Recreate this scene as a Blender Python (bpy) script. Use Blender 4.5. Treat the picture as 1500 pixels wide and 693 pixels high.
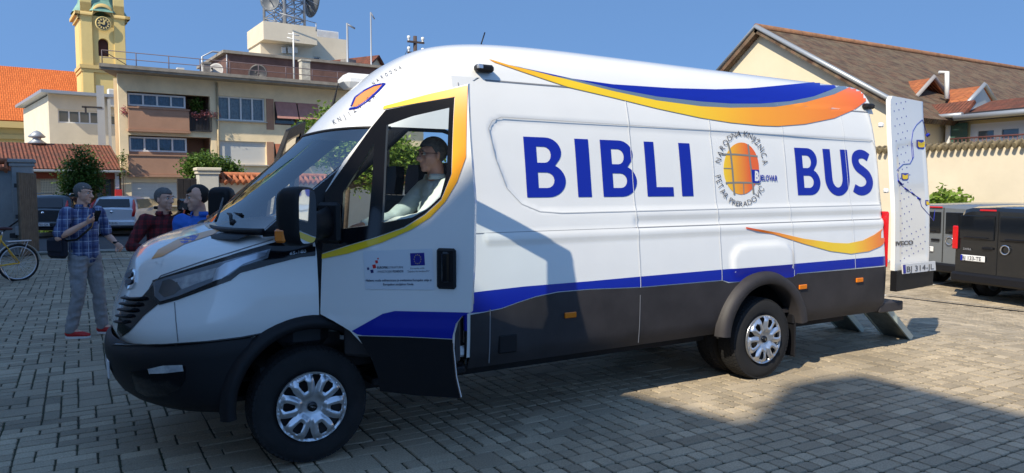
import bpy, bmesh, math, random
from math import sin, cos, pi, radians, sqrt, atan2
from mathutils import Vector, Matrix, noise
from mathutils.bvhtree import BVHTree
from mathutils.geometry import delaunay_2d_cdt, tessellate_polygon
random.seed(7)
for o in list(bpy.data.objects): bpy.data.objects.remove(o)
SC = bpy.context.scene
COL = SC.collection
# ------------------------------------------------------------------ camera
CAM = Vector((-1.2419, -4.6044, 1.7848)); YAW = 0.531417; PITCH = -0.0669246; FPX = 1075.0
cd = bpy.data.cameras.new('camera'); cam = bpy.data.objects.new('camera', cd); COL.objects.link(cam)
cam.location = CAM; cam.rotation_euler = (pi/2 + PITCH, 0, -YAW)
cd.sensor_width = 36; cd.lens = FPX/1500*36; cd.clip_start = 0.05; cd.clip_end = 2000
SC.camera = cam
# ------------------------------------------------------------------ light
SUN_EL = radians(42); SUN_AZ = radians(245)      # azimuth from +Y towards +X
S = Vector((sin(SUN_AZ)*cos(SUN_EL), cos(SUN_AZ)*cos(SUN_EL), sin(SUN_EL)))
w = bpy.data.worlds.new('World'); SC.world = w; w.use_nodes = True
nt = w.node_tree; nt.nodes.clear()
sky = nt.nodes.new('ShaderNodeTexSky'); sky.sky_type = 'NISHITA'; sky.sun_disc = False
sky.sun_elevation = SUN_EL; sky.sun_rotation = SUN_AZ
sky.air_density = 1.0; sky.dust_density = 0.35; sky.ozone_density = 2.6; sky.altitude = 100
bg = nt.nodes.new('ShaderNodeBackground'); bg.inputs[1].default_value = 0.15
wo = nt.nodes.new('ShaderNodeOutputWorld')
tcw = nt.nodes.new('ShaderNodeTexCoord'); vadd = nt.nodes.new('ShaderNodeVectorMath'); vadd.operation = 'ADD'; vadd.inputs[1].default_value = (0, 0, 0.55)
vn = nt.nodes.new('ShaderNodeVectorMath'); vn.operation = 'NORMALIZE'
nt.links.new(tcw.outputs['Generated'], vadd.inputs[0]); nt.links.new(vadd.outputs[0], vn.inputs[0]); nt.links.new(vn.outputs[0], sky.inputs[0])
tint = nt.nodes.new('ShaderNodeMix'); tint.data_type = 'RGBA'; tint.blend_type = 'MULTIPLY'; tint.inputs[0].default_value = 1.0; tint.inputs[7].default_value = (0.66, 0.78, 0.83, 1)
nt.links.new(sky.outputs[0], tint.inputs[6]); nt.links.new(tint.outputs[2], bg.inputs[0]); nt.links.new(bg.outputs[0], wo.inputs[0])
sl = bpy.data.lights.new('sun', 'SUN'); sl.energy = 3.0; sl.angle = radians(0.55); sl.color = (1.0, 0.90, 0.72)
so = bpy.data.objects.new('sun', sl); COL.objects.link(so)
so.rotation_euler = (-S).to_track_quat('-Z', 'Y').to_euler(); so.location = (0, 0, 30)
SC.view_settings.view_transform = 'Standard'; SC.view_settings.look = 'None'
SC.view_settings.exposure = 1.05; SC.view_settings.gamma = 1.0; SC.view_settings.use_curve_mapping = False
# ------------------------------------------------------------------ photo pixel -> ray (used to measure real positions)
_f = Vector((sin(YAW)*cos(PITCH), cos(YAW)*cos(PITCH), sin(PITCH)))
_r = Vector((cos(YAW), -sin(YAW), 0)); _u = _r.cross(_f)
def ray(px, py): return (_f + _r*((px-750)/FPX) - _u*((py-346.5)/FPX))
def at(px, py, n, d0):
    """point where the ray meets plane n.p = d0"""
    d = ray(px, py); n = Vector(n); t = (d0 - n.dot(CAM))/n.dot(d); return CAM + d*t
def atY(px, py, y): return at(px, py, (0, 1, 0), y)
def atZ(px, py, z=0): return at(px, py, (0, 0, 1), z)
def atX(px, py, x): return at(px, py, (1, 0, 0), x)
# ------------------------------------------------------------------ materials
MATS = {}
def mat(name, col, rough=0.6, metal=0.0, var=0.0, vs=8.0, bump=0.0, bs=60.0, coat=0.0, spec=0.5, col2=None, emis=None):
    if name in MATS: return MATS[name]
    m = bpy.data.materials.new(name); m.use_nodes = True; n = m.node_tree; b = n.nodes['Principled BSDF']
    c = (*col, 1)
    b.inputs['Base Color'].default_value = c; b.inputs['Roughness'].default_value = rough
    b.inputs['Metallic'].default_value = metal; b.inputs['Specular IOR Level'].default_value = spec
    b.inputs['Coat Weight'].default_value = coat; b.inputs['Coat Roughness'].default_value = 0.05
    tc = n.nodes.new('ShaderNodeTexCoord')
    if var > 0 or col2:
        t = n.nodes.new('ShaderNodeTexNoise'); t.inputs['Scale'].default_value = vs; t.inputs['Detail'].default_value = 6
        t.inputs['Roughness'].default_value = 0.65
        n.links.new(tc.outputs['Object'], t.inputs['Vector'])
        r = n.nodes.new('ShaderNodeValToRGB'); e = r.color_ramp.elements
        e[0].position = 0.34; e[1].position = 0.66
        c2 = col2 if col2 else tuple(min(1, x*(1+var)) for x in col)
        c1 = col if col2 else tuple(x*(1-var) for x in col)
        e[0].color = (*c1, 1); e[1].color = (*c2, 1)
        n.links.new(t.outputs['Fac'], r.inputs['Fac']); n.links.new(r.outputs['Color'], b.inputs['Base Color'])
    if bump > 0:
        t2 = n.nodes.new('ShaderNodeTexNoise'); t2.inputs['Scale'].default_value = bs; t2.inputs['Detail'].default_value = 4
        n.links.new(tc.outputs['Object'], t2.inputs['Vector'])
        bp = n.nodes.new('ShaderNodeBump'); bp.inputs['Strength'].default_value = bump; bp.inputs['Distance'].default_value = 0.01
        n.links.new(t2.outputs['Fac'], bp.inputs['Height']); n.links.new(bp.outputs['Normal'], b.inputs['Normal'])
    if emis: b.inputs['Emission Color'].default_value = (*emis, 1); b.inputs['Emission Strength'].default_value = 1
    MATS[name] = m; return m
def glass(name, tint=(0.75, 0.85, 0.85), refl=1.5, dark=0.0):
    if name in MATS: return MATS[name]
    m = bpy.data.materials.new(name); m.use_nodes = True; n = m.node_tree; n.nodes.clear()
    o = n.nodes.new('ShaderNodeOutputMaterial'); mx = n.nodes.new('ShaderNodeMixShader')
    t = n.nodes.new('ShaderNodeBsdfTransparent'); t.inputs[0].default_value = (*tint, 1)
    g = n.nodes.new('ShaderNodeBsdfGlossy'); g.inputs['Roughness'].default_value = 0.01
    f = n.nodes.new('ShaderNodeFresnel'); f.inputs['IOR'].default_value = refl
    n.links.new(f.outputs[0], mx.inputs[0]); n.links.new(t.outputs[0], mx.inputs[1]); n.links.new(g.outputs[0], mx.inputs[2])
    n.links.new(mx.outputs[0], o.inputs[0]); MATS[name] = m; return m
WHITE = mat('van_white_paint', (0.80, 0.80, 0.78), 0.22, coat=0.8, var=0.02, vs=1.2)
WHITE_PL = mat('white_plastic', (0.72, 0.73, 0.74), 0.4)
BLACKPL = mat('black_plastic', (0.008, 0.008, 0.010), 0.5, spec=.3, bump=0.25, bs=300)
GLOSSBLK = mat('gloss_black', (0.006, 0.006, 0.008), 0.12)
GREYPL = mat('dark_grey_cladding', (0.034, 0.031, 0.033), 0.55, spec=.35, var=0.25, vs=2.2, bump=0.15, bs=250)
RUBBER = mat('rubber', (0.010, 0.010, 0.011), 0.85, var=0.3, vs=6, bump=0.3, bs=120)
BLUE = mat('vinyl_blue', (0.002, 0.014, 0.33), 0.38, coat=0.15)
VGREY = mat('vinyl_grey', (0.13, 0.19, 0.27), 0.35, coat=0.3)
INK = mat('print_ink', (0.03, 0.035, 0.06), 0.4)
SILVER = mat('silver_metal', (0.62, 0.64, 0.68), 0.28, 0.85, var=0.06, vs=10)
CHROME = mat('chrome', (0.8, 0.82, 0.85), 0.08, 1.0)
AMBER = mat('amber_lens', (0.75, 0.20, 0.01), 0.2, coat=0.5)
REDLENS = mat('red_lens', (0.55, 0.008, 0.01), 0.15, coat=0.6)
GLASS = glass('van_glass', (0.86, 0.92, 0.92), 1.4)
WGLASS = glass('windshield_glass', (0.76, 0.88, 0.94), 3.2)
DARKGLASS = mat('dark_tinted_glass', (0.008, 0.010, 0.014), 0.04, coat=0.3)
GREYSEAT = mat('seat_fabric', (0.05, 0.05, 0.055), 0.9, var=0.2, vs=40)
def gradmat(name, stops, x0, x1, axis='X', rough=0.3):
    m = bpy.data.materials.new(name); m.use_nodes = True; n = m.node_tree; b = n.nodes['Principled BSDF']
    b.inputs['Roughness'].default_value = rough; b.inputs['Coat Weight'].default_value = 0.4
    tc = n.nodes.new('ShaderNodeTexCoord'); sp = n.nodes.new('ShaderNodeSeparateXYZ'); mr = n.nodes.new('ShaderNodeMapRange')
    mr.inputs['From Min'].default_value = x0; mr.inputs['From Max'].default_value = x1
    r = n.nodes.new('ShaderNodeValToRGB'); e = r.color_ramp.elements
    while len(e) < len(stops): e.new(0.5)
    for i, (p, c) in enumerate(stops): e[i].position = p; e[i].color = (*c, 1)
    n.links.new(tc.outputs['Object'], sp.inputs[0]); n.links.new(sp.outputs[axis], mr.inputs['Value'])
    n.links.new(mr.outputs[0], r.inputs['Fac']); n.links.new(r.outputs['Color'], b.inputs['Base Color']); return m
YEL = (0.90, 0.60, 0.01); ORG = (0.82, 0.13, 0.012); AMB = (0.90, 0.36, 0.012)
# ------------------------------------------------------------------ tagging
def tag(o, label=None, cat=None, group=None, kind=None):
    if label: o['label'] = label
    if cat: o['category'] = cat
    if group: o['group'] = group
    if kind: o['kind'] = kind
    return o
def empty(name, loc=(0, 0, 0), rz=0.0, label=None, cat=None, group=None):
    o = bpy.data.objects.new(name, None); COL.objects.link(o); o.location = loc; o.rotation_euler = (0, 0, rz)
    o.empty_display_size = 0.2
    return tag(o, label, cat, group)
# ------------------------------------------------------------------ mesh builder
class MB:
    def __init__(s): s.v = []; s.f = []; s.mi = []; s.sm = []
    def add(s, vs, fs, mi=0, smooth=False):
        k = len(s.v); s.v += [tuple(v) for v in vs]
        for f in fs: s.f.append(tuple(i+k for i in f)); s.mi.append(mi); s.sm.append(smooth)
        return s
    def box(s, c, d, rz=0, mi=0, M=None, bev=0.0):
        hx, hy, hz = d[0]/2, d[1]/2, d[2]/2
        if bev > 0:
            b = min(bev, hx*.9, hy*.9, hz*.9)
            vs = []; idx = {}
            for sx in (-1, 1):
                for sy in (-1, 1):
                    for sz in (-1, 1):
                        for ax in range(3):
                            p = [sx*(hx-b), sy*(hy-b), sz*(hz-b)]
                            p[ax] = (sx*hx, sy*hy, sz*hz)[ax]
                            idx[(sx, sy, sz, ax)] = len(vs); vs.append(Vector(p))
            fs = []
            for ax in range(3):
                a, bb = [(1, 2), (2, 0), (0, 1)][ax]
                for sg in (-1, 1):
                    q = []
                    for (u, v) in ((-1, -1), (1, -1), (1, 1), (-1, 1)):
                        k = [0, 0, 0]; k[ax] = sg; k[a] = u; k[bb] = v; q.append(idx[(*k, ax)])
                    fs.append(q if sg > 0 else q[::-1])
            for ax in range(3):      # edges parallel to ax
                a, bb = [(1, 2), (2, 0), (0, 1)][ax]
                for u in (-1, 1):
                    for v in (-1, 1):
                        k0 = [0]*3; k1 = [0]*3; k0[ax] = -1; k1[ax] = 1
                        for k in (k0, k1): k[a] = u; k[bb] = v
                        fs.append([idx[(*k0, a)], idx[(*k1, a)], idx[(*k1, bb)], idx[(*k0, bb)]][::(1 if u*v > 0 else -1)])
            for sx in (-1, 1):
                for sy in (-1, 1):
                    for sz in (-1, 1): fs.append([idx[(sx, sy, sz, a)] for a in range(3)][::(1 if sx*sy*sz > 0 else -1)])
        else:
            vs = [Vector((x*hx, y*hy, z*hz)) for x in (-1, 1) for y in (-1, 1) for z in (-1, 1)]
            fs = [(0, 1, 3, 2), (4, 6, 7, 5), (0, 4, 5, 1), (2, 3, 7, 6), (0, 2, 6, 4), (1, 5, 7, 3)]
        if M is None: M = Matrix.Translation(Vector(c)) @ Matrix.Rotation(rz, 4, 'Z')
        else: M = Matrix.Translation(Vector(c)) @ M
        return s.add([M @ v for v in vs], fs, mi)
    def tube(s, pts, r, n=10, mi=0, cap=True, smooth=True, flat=1.0, up=None):
        """tube along pts; r number or list; flat scales the second axis"""
        pts = [Vector(p) for p in pts]; m = len(pts)
        rs = r if isinstance(r, (list, tuple)) else [r]*m
        vs = []; prev = None
        for i, p in enumerate(pts):
            t = (pts[min(i+1, m-1)]-pts[max(i-1, 0)])
            if t.length < 1e-9: t = Vector((0, 0, 1))
            t.normalize()
            if prev is None:
                a = Vector(up) if up else (Vector((0, 0, 1)) if abs(t.z) < .9 else Vector((1, 0, 0)))
            else: a = prev
            a = (a - t*a.dot(t))
            if a.length < 1e-6: a = t.orthogonal()
            a.normalize(); b = t.cross(a); prev = a
            rr = rs[i]; ra, rb = rr if isinstance(rr, (tuple, list)) else (rr, rr*flat)
            for k in range(n):
                th = 2*pi*k/n; vs.append(p + a*(ra*cos(th)) + b*(rb*sin(th)))
        fs = [(i*n+k, i*n+(k+1) % n, (i+1)*n+(k+1) % n, (i+1)*n+k) for i in range(m-1) for k in range(n)]
        s.add(vs, fs, mi, smooth)
        if cap:
            k0 = len(s.v)-len(vs)
            s.f.append(tuple(k0+k for k in range(n))[::-1]); s.mi.append(mi); s.sm.append(False)
            s.f.append(tuple(k0+(m-1)*n+k for k in range(n))); s.mi.append(mi); s.sm.append(False)
        return s
    def lathe(s, prof, n=32, M=Matrix(), mi=0, smooth=True, a0=0, a1=2*pi):
        """prof: (r, h) about local Z"""
        full = abs(a1-a0-2*pi) < 1e-6; m = len(prof); cols = n if full else n+1
        vs = [M @ Vector((r*cos(a0+(a1-a0)*k/n), r*sin(a0+(a1-a0)*k/n), h)) for r, h in prof for k in range(cols)]
        fs = []
        for i in range(m-1):
            for k in range(n):
                k2 = (k+1) % n if full else k+1
                fs.append((i*cols+k, i*cols+k2, (i+1)*cols+k2, (i+1)*cols+k))
        return s.add(vs, fs, mi, smooth)
    def prism(s, poly, d, M=Matrix(), mi=0, d0=0.0):
        """2D polygon (x,y) extruded from d0 to d along local z (concave ok)"""
        n = len(poly)
        tris = tessellate_polygon([[Vector((x, y, 0)) for x, y in poly]])
        vs = [M @ Vector((x, y, d0)) for x, y in poly] + [M @ Vector((x, y, d)) for x, y in poly]
        fs = [(i, (i+1) % n, n+(i+1) % n, n+i) for i in range(n)]
        fs += [tuple(t) for t in tris] + [tuple(n+i for i in t) for t in tris]
        return s.add(vs, fs, mi)
    def grid(s, rows, mi=0, smooth=True, closed=False):
        m = len(rows[0]); vs = [p for r in rows for p in r]; fs = []
        for i in range(len(rows)-1):
            for k in range(m if closed else m-1):
                k2 = (k+1) % m; fs.append((i*m+k, i*m+k2, (i+1)*m+k2, (i+1)*m+k))
        return s.add(vs, fs, mi, smooth)
    def quad(s, a, b, c, d, mi=0): return s.add([a, b, c, d], [(0, 1, 2, 3)], mi)
    def ico(s, c, r, sub=2, mi=0, sc=(1, 1, 1), jit=0.0):
        bm = bmesh.new(); bmesh.ops.create_icosphere(bm, subdivisions=sub, radius=1)
        vs = []
        for v in bm.verts:
            q = v.co*(1+jit*noise.noise(v.co*2.3+Vector(c))); vs.append(Vector(c)+Vector((q.x*r*sc[0], q.y*r*sc[1], q.z*r*sc[2])))
        fs = [[v.index for v in f.verts] for f in bm.faces]; bm.free(); return s.add(vs, fs, mi, True)
    def build(s, name, mats, parent=None, recalc=True, loc=None, rot=None, **kw):
        me = bpy.data.meshes.new(name); me.from_pydata([tuple(v) for v in s.v], [], s.f)
        if not isinstance(mats, (list, tuple)): mats = [mats]
        for m in mats: me.materials.append(m)
        me.polygons.foreach_set('material_index', s.mi); me.polygons.foreach_set('use_smooth', s.sm)
        if recalc:
            bm = bmesh.new(); bm.from_mesh(me); bmesh.ops.recalc_face_normals(bm, faces=bm.faces); bm.to_mesh(me); bm.free()
        me.update()
        o = bpy.data.objects.new(name, me); COL.objects.link(o)
        if parent: o.parent = parent
        if loc is not None: o.location = loc
        if rot is not None: o.rotation_euler = rot
        if kw: tag(o, **kw)
        return o
def sharp(o, ang=35):
    """smooth shading split at sharp edges"""
    me = o.data
    for p in me.polygons: p.use_smooth = True
    me.set_sharp_from_angle(angle=radians(ang)); return o
def weld(o, d=1e-4):
    bm = bmesh.new(); bm.from_mesh(o.data); bmesh.ops.remove_doubles(bm, verts=bm.verts, dist=d)
    bmesh.ops.recalc_face_normals(bm, faces=bm.faces); bm.to_mesh(o.data); bm.free(); return o
def copy_tree(o, parent=None):
    c = o.copy(); COL.objects.link(c)
    if parent: c.parent = parent
    for ch in [x for x in bpy.data.objects if x.parent == o]: copy_tree(ch, c)
    return c
# ------------------------------------------------------------------ 2D regions laid on surfaces
def inside(p, rings):
    c = False; x, y = p
    for r in rings:
        n = len(r); j = n-1
        for i in range(n):
            xi, yi = r[i]; xj, yj = r[j]
            if (yi > y) != (yj > y) and x < (xj-xi)*(y-yi)/(yj-yi)+xi: c = not c
            j = i
    return c
def resample(r, step):
    out = []
    for i in range(len(r)):
        a = Vector(r[i]); b = Vector(r[(i+1) % len(r)]); k = max(1, int((b-a).length/step))
        out += [tuple(a.lerp(b, j/k)) for j in range(k)]
    return out
def tri2d(rings, step):
    rings = [resample(r, step) for r in rings]
    pts = []; edges = []
    for r in rings:
        k = len(pts); pts += [Vector(p) for p in r]; edges += [(k+i, k+(i+1) % len(r)) for i in range(len(r))]
    xs = [p[0] for p in pts]; ys = [p[1] for p in pts]
    nx = int((max(xs)-min(xs))/step); ny = int((max(ys)-min(ys))/step)
    bd = {}
    for p in pts: bd.setdefault((int(p[0]/step), int(p[1]/step)), []).append(p)
    for i in range(1, nx+1):
        for j in range(1, ny+1):
            p = (min(xs)+(max(xs)-min(xs))*i/(nx+1), min(ys)+(max(ys)-min(ys))*j/(ny+1))
            if not inside(p, rings): continue
            ok = True; ci, cj = int(p[0]/step), int(p[1]/step)
            for di in (-1, 0, 1):
                for dj in (-1, 0, 1):
                    for q in bd.get((ci+di, cj+dj), ()):
                        if (q[0]-p[0])**2+(q[1]-p[1])**2 < (0.45*step)**2: ok = False
            if ok: pts.append(Vector(p))
    res = delaunay_2d_cdt(pts, edges, [], 0, 1e-6)
    V = [tuple(v) for v in res[0]]; F = []
    for f in res[2]:
        c = (sum(V[i][0] for i in f)/len(f), sum(V[i][1] for i in f)/len(f))
        if inside(c, rings): F.append(tuple(f))
    return V, F
def sheet(name, rings, fn, m, parent=None, step=0.05, thick=0.0, **kw):
    """fn(x, y) -> (point, outward normal); thick > 0 makes a closed slab going inwards"""
    V, F = tri2d(rings, step); P = []; N = []; bad = set()
    for v in V:
        r_ = fn(*v)
        if len(r_) > 2: bad.add(len(P))
        P.append(r_[0]); N.append(r_[1])
    if bad: F = [f for f in F if not any(i in bad for i in f)]
    mb = MB()
    if thick > 0:
        n = len(V); mb.add(P + [p-nn*thick for p, nn in zip(P, N)], F + [tuple(i+n for i in f[::-1]) for f in F], 0, True)
        cnt = {}
        for f in F:
            for a, b in zip(f, f[1:]+f[:1]): cnt[(a, b)] = 1
        mb.add([], [])
        for (a, b) in list(cnt):
            if (b, a) not in cnt: mb.f.append((a, b, b+n, a+n)); mb.mi.append(0); mb.sm.append(False)
        o = mb.build(name, m, parent, **kw); sharp(o, 50)
    else:
        o = mb.add(P, F, 0, True).build(name, m, parent, **kw)
    return o
def bvh_of(objs):
    V = []; F = []
    for o in objs:
        k = len(V); M = o.matrix_world
        V += [M @ v.co for v in o.data.vertices]; F += [tuple(i+k for i in p.vertices) for p in o.data.polygons]
    return BVHTree.FromPolygons(V, F)
def on_surface(bvh, off=0.003, plane=None):
    last = [None]
    def fn(px, py):
        d = ray(px, py).normalized(); h = bvh.ray_cast(CAM, d)
        if h[0] is None:
            n = last[0][1] if last[0] else Vector((0, -1, 0)); p0 = last[0][0] if last[0] else CAM+d*6
            t = n.dot(p0-CAM)/n.dot(d) if abs(n.dot(d)) > 1e-4 else 6; return CAM+d*t, n, False
        n = h[1]
        if n.dot(d) > 0: n = -n
        last[0] = (h[0], n); return h[0]+n*off, n
    return fn
def text_tris(s, size=1.0, bold=0.0, align='LEFT', sx=1.0):
    cu = bpy.data.curves.new('t', 'FONT'); cu.body = s; cu.size = size; cu.offset = bold; cu.align_x = align; cu.resolution_u = 3
    o = bpy.data.objects.new('t', cu); COL.objects.link(o); dg = bpy.context.evaluated_depsgraph_get()
    me = bpy.data.meshes.new_from_object(o.evaluated_get(dg))
    V = [(v.co.x*sx, v.co.y) for v in me.vertices]; F = [tuple(p.vertices) for p in me.polygons]
    bpy.data.objects.remove(o); bpy.data.curves.remove(cu); bpy.data.meshes.remove(me); return V, F
def text_on(name, parts, fn, m, parent=None):
    """parts: list of (V, F, map2d) joined in one mesh laid with fn"""
    mb = MB()
    for V, F, mp in parts:
        mb.add([fn(*mp(x, y))[0] for x, y in V], F)
    return mb.build(name, m, parent, recalc=False)
def fit_text(s, x0, y0, x1, y1, h, bold=0.0):
    """glyphs along the line (x0,y0)-(x1,y1), height h, in y-down pixels"""
    V, F = text_tris(s, 1.0, bold); w = max(v[0] for v in V); lo = min(v[0] for v in V)
    cap = 0.70
    dx, dy = (x1-x0), (y1-y0); L = sqrt(dx*dx+dy*dy)
    def mp(x, y): t = (x-lo)/(w-lo); return x0+dx*t, y0+dy*t - y*h/cap
    return V, F, mp
# ------------------------------------------------------------------ the library van
def interp(tab, v):
    """smooth monotone table lookup"""
    if v <= tab[0][0]: return tab[0][1]
    if v >= tab[-1][0]: return tab[-1][1]
    for i in range(len(tab)-1):
        if tab[i][0] <= v <= tab[i+1][0]:
            x0, y0 = tab[i]; x1, y1 = tab[i+1]; h = x1-x0; t = (v-x0)/h
            d = (y1-y0)/h
            dm = (y0-tab[i-1][1])/(x0-tab[i-1][0]) if i > 0 else d
            dp = (tab[i+2][1]-y1)/(tab[i+2][0]-x1) if i+2 < len(tab) else d
            m0 = 0 if dm*d <= 0 else 2*dm*d/(dm+d); m1 = 0 if dp*d <= 0 else 2*dp*d/(dp+d)
            return ((2*t**3-3*t*t+1)*y0+(t**3-2*t*t+t)*h*m0+(-2*t**3+3*t*t)*y1+(t**3-t*t)*h*m1)
YC = 1.03
INS = [(.40, .085), (.5, .065), (.7, .05), (.95, .045), (1.1, .055), (1.3, .075), (1.5, .10), (1.7, .13), (2.0, .168), (2.2, .198), (2.4, .24), (2.6, .295)]
def yn(z): return interp(INS, z)
def sdf(p, poly):
    x, y = p; d = 1e9; c = False; n = len(poly); j = n-1
    for i in range(n):
        ax, ay = poly[j]; bx, by = poly[i]; ex, ey = bx-ax, by-ay
        t = max(0, min(1, ((x-ax)*ex+(y-ay)*ey)/(ex*ex+ey*ey+1e-12)))
        d = min(d, (x-ax-ex*t)**2+(y-ay-ey*t)**2)
        if (ay > y) != (by > y) and x < (bx-ax)*(y-ay)/(by-ay)+ax: c = not c
        j = i
    return -sqrt(d) if c else sqrt(d)
def ss(a, b, x): t = max(0, min(1, (x-a)/(b-a))); return t*t*(3-2*t)
REC = [(1.38, 2.22), (1.42, 2.28), (1.5, 2.31), (6.02, 2.28), (6.06, 2.2), (6.1, 1.6), (1.98, 1.585), (1.78, 1.60), (1.62, 1.66), (1.5, 1.78), (1.42, 2.0)]
BELT = [(2.70, 1.525), (6.12, 1.525), (6.12, 1.455), (2.70, 1.455)]
HUMP = [(3.78, 1.00), (3.78, 1.17), (3.86, 1.25), (3.98, 1.275), (4.42, 1.275), (4.54, 1.25), (4.62, 1.17), (4.62, 1.00)]
def side_pt(x, z):
    y = yn(z)
    if x > 1.3:
        y += 0.012*ss(0.0, -0.022, sdf((x, z), REC))
        if 1.40 < z < 1.58: y += 0.011*ss(0.004, -0.010, sdf((x, z), BELT))
        if 3.6 < x < 4.8 and 0.9 < z < 1.4: y -= 0.020*ss(0.012, -0.035, sdf((x, z), HUMP))
        y -= 0.010*ss(1.36, 1.40, z)*ss(1.455, 1.43, z) if x > 1.3 else 0
    y += 0.09*(max(0, x-6.04)/0.11)**2.2
    # soft ripple of thin sheet metal
    y += 0.0030*noise.noise(Vector((x*1.3, z*2.2, 3.1))) + 0.0010*noise.noise(Vector((x*4, z*5, 8.1)))
    return Vector((x, y, z))
def side_fn(x, z):
    e = 0.004; p = side_pt(x, z); a = side_pt(x+e, z)-p; b = side_pt(x, z+e)-p
    n = a.cross(b).normalized()
    if n.y > 0: n = -n
    return p, n
def pix_side(px, py):
    y = .1
    for k in range(12):
        p = atY(px, py, y); y = yn(p.z) if p.z < 2.6 else .3
    return p.x, p.z
def contour(z, xf, A, n, w, phi, rake=0):
    c = abs(cos(phi))**(2/n); s_ = abs(sin(phi))**(2/n)*(1 if phi >= 0 else -1)
    return Vector((xf + A*(1-c), YC - w*s_, z))      # phi>0 = near side
LOW = lambda x, z: -0.035*ss(2.2, 2.7, z)*max(0, (x-2.4))/3.7
van = empty('library_van', (3.0, 1.03, 0), label='tall white panel van with big blue lettering and orange and blue swooshes', cat='van')
VL = -Vector((3.0, 1.03, 0))
def VP(mb, name, m, parent=None, **kw):
    """van part: coordinates given in world space"""
    o = mb.build(name, m, None, **kw); vpar(o, parent); return o
def worldm(q):
    M = Matrix.LocRotScale(q.location, q.rotation_euler, q.scale)
    return worldm(q.parent) @ q.matrix_parent_inverse @ M if q.parent else M
def vpar(o, parent=None):
    """keeps world coordinates under the parent"""
    par = parent or van; o.parent = par; o.matrix_parent_inverse = worldm(par).inverted(); return o
# side wall, near
def arc(cx, cz, r, a0, a1, n): return [(cx+r*cos(radians(a0+(a1-a0)*i/n)), cz+r*sin(radians(a0+(a1-a0)*i/n))) for i in range(n+1)]
RA = (4.185, 0.42)
ring = [(1.12, .56)] + arc(*RA, .5, 163, 17, 20) + [(6.15, .56), (6.15, 2.6), (1.12, 2.6)]
side = sheet('side_panel', [ring], side_fn, WHITE, None, 0.026); vpar(side)
XFC = [(1.50, -.47), (1.53, -.44), (2.19, .30), (2.3, .40), (2.45, .54), (2.6, .70), (2.72, .84), (2.8, .96), (2.87, 1.10), (2.92, 1.28), (2.955, 1.55), (2.984, 2.1)]
AC = [(1.5, .42), (2.19, .46), (2.6, .66), (2.94, .9)]
NC = 2.7
UP = [(2.6, .295), (2.68, .325), (2.76, .365), (2.83, .415), (2.88, .475), (2.915, .55), (2.94, .64), (2.96, .74), (2.972, .84), (2.98, .94), (2.984, 1.03)]
def zup(ins):  # crown height from inset
    return interp([(a, b) for b, a in UP], ins)
def row(z, ins, xend, nx, nc=40, near=True, xf=None):
    xf = interp(XFC, z) if xf is None else xf; A = interp(AC, z); w = max(YC-ins, .0005); r = []
    xs = xf+A
    if near: r += [Vector((xend+(xs-xend)*k/nx, YC-w, z)) for k in range(nx)]
    r += [contour(z, xf, A, NC, w, pi/2-pi*k/nc) for k in range(nc+1)]
    r += [Vector((xs+(xend-xs)*k/nx, YC+w, z)) for k in range(1, nx+1)]
    for p in r: p.z += LOW(p.x, p.z)
    return r
cap = MB()
zs = [2.2+.4*i/12 for i in range(13)]
cap.grid([row(z, yn(z), 1.12, 8) for z in zs]); cap.build  # front cap above the doors
capo = VP(cap, 'roof_cap', WHITE)
rf = MB(); prof = []
for i in range(len(UP)-1):
    for k in range(6): t = k/6; prof.append((UP[i][0]+(UP[i+1][0]-UP[i][0])*t, UP[i][1]+(UP[i+1][1]-UP[i][1])*t))
prof.append(UP[-1]); prof = [(z if i in (0,) else interp([(b, a) for a, b in UP], ins), ins) for i, (z, ins) in enumerate(prof)]
def row2(z, ins):
    # crown: front contour recedes with the inset
    return row(z, ins, 6.15, 40)
rf.grid([row2(z, i) for z, i in prof]); roof = VP(rf, 'roof', WHITE)
# far side and rear wall
fs_ = MB(); zz = [.5+2.1*i/20 for i in range(21)]
fs_.grid([[Vector((2.45+3.70*k/16, 2*YC-yn(z), z)) for k in range(17)] for z in zz]); fs_.grid([[Vector((1.12+1.33*k/6, 2*YC-yn(z), z)) for k in range(7)] for z in (2.34, 2.42, 2.5, 2.6)]); fs_.grid([[Vector((1.12+.13*k, 2*YC-yn(z)-.0, z)) for k in range(2)] for z in zz]); fs_.box((1.8, 1.96, .58), (1.3, .06, .1)); VP(fs_, 'side_panel', WHITE)
rear = MB()
def rearprof(y0, y1, n=12, x=6.15):
    pts = []
    return pts
for (ya, yb) in ((.14, .24), (1.82, 1.94)):
    rear.grid([[Vector((6.14, y, z)) for y in (ya+max(0, (yn(z)-.05))*(1 if ya < 1 else -1), yb+max(0, (yn(z)-.05))*(1 if ya < 1 else -1))] for z in zz], smooth=False)
VP(rear, 'rear_frame', WHITE)
rd = MB(); rd.box((6.13, 1.5, 1.55), (.04, .80, 2.0), bev=.02); VP(rd, 'rear_door', WHITE)
ins_ = MB(); ins_.box((3.75, 1.03, .60), (4.75, 1.86, .04)); VP(ins_, 'load_floor', GREYPL)
ins_ = MB(); ins_.box((2.48, 1.03, 1.35), (.03, 1.52, 1.6)); ins_.box((2.48, 1.03, 2.32), (.03, 1.38, .4)); VP(ins_, 'bulkhead', mat('bulkhead_grey', (.16, .16, .17), .7))
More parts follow.
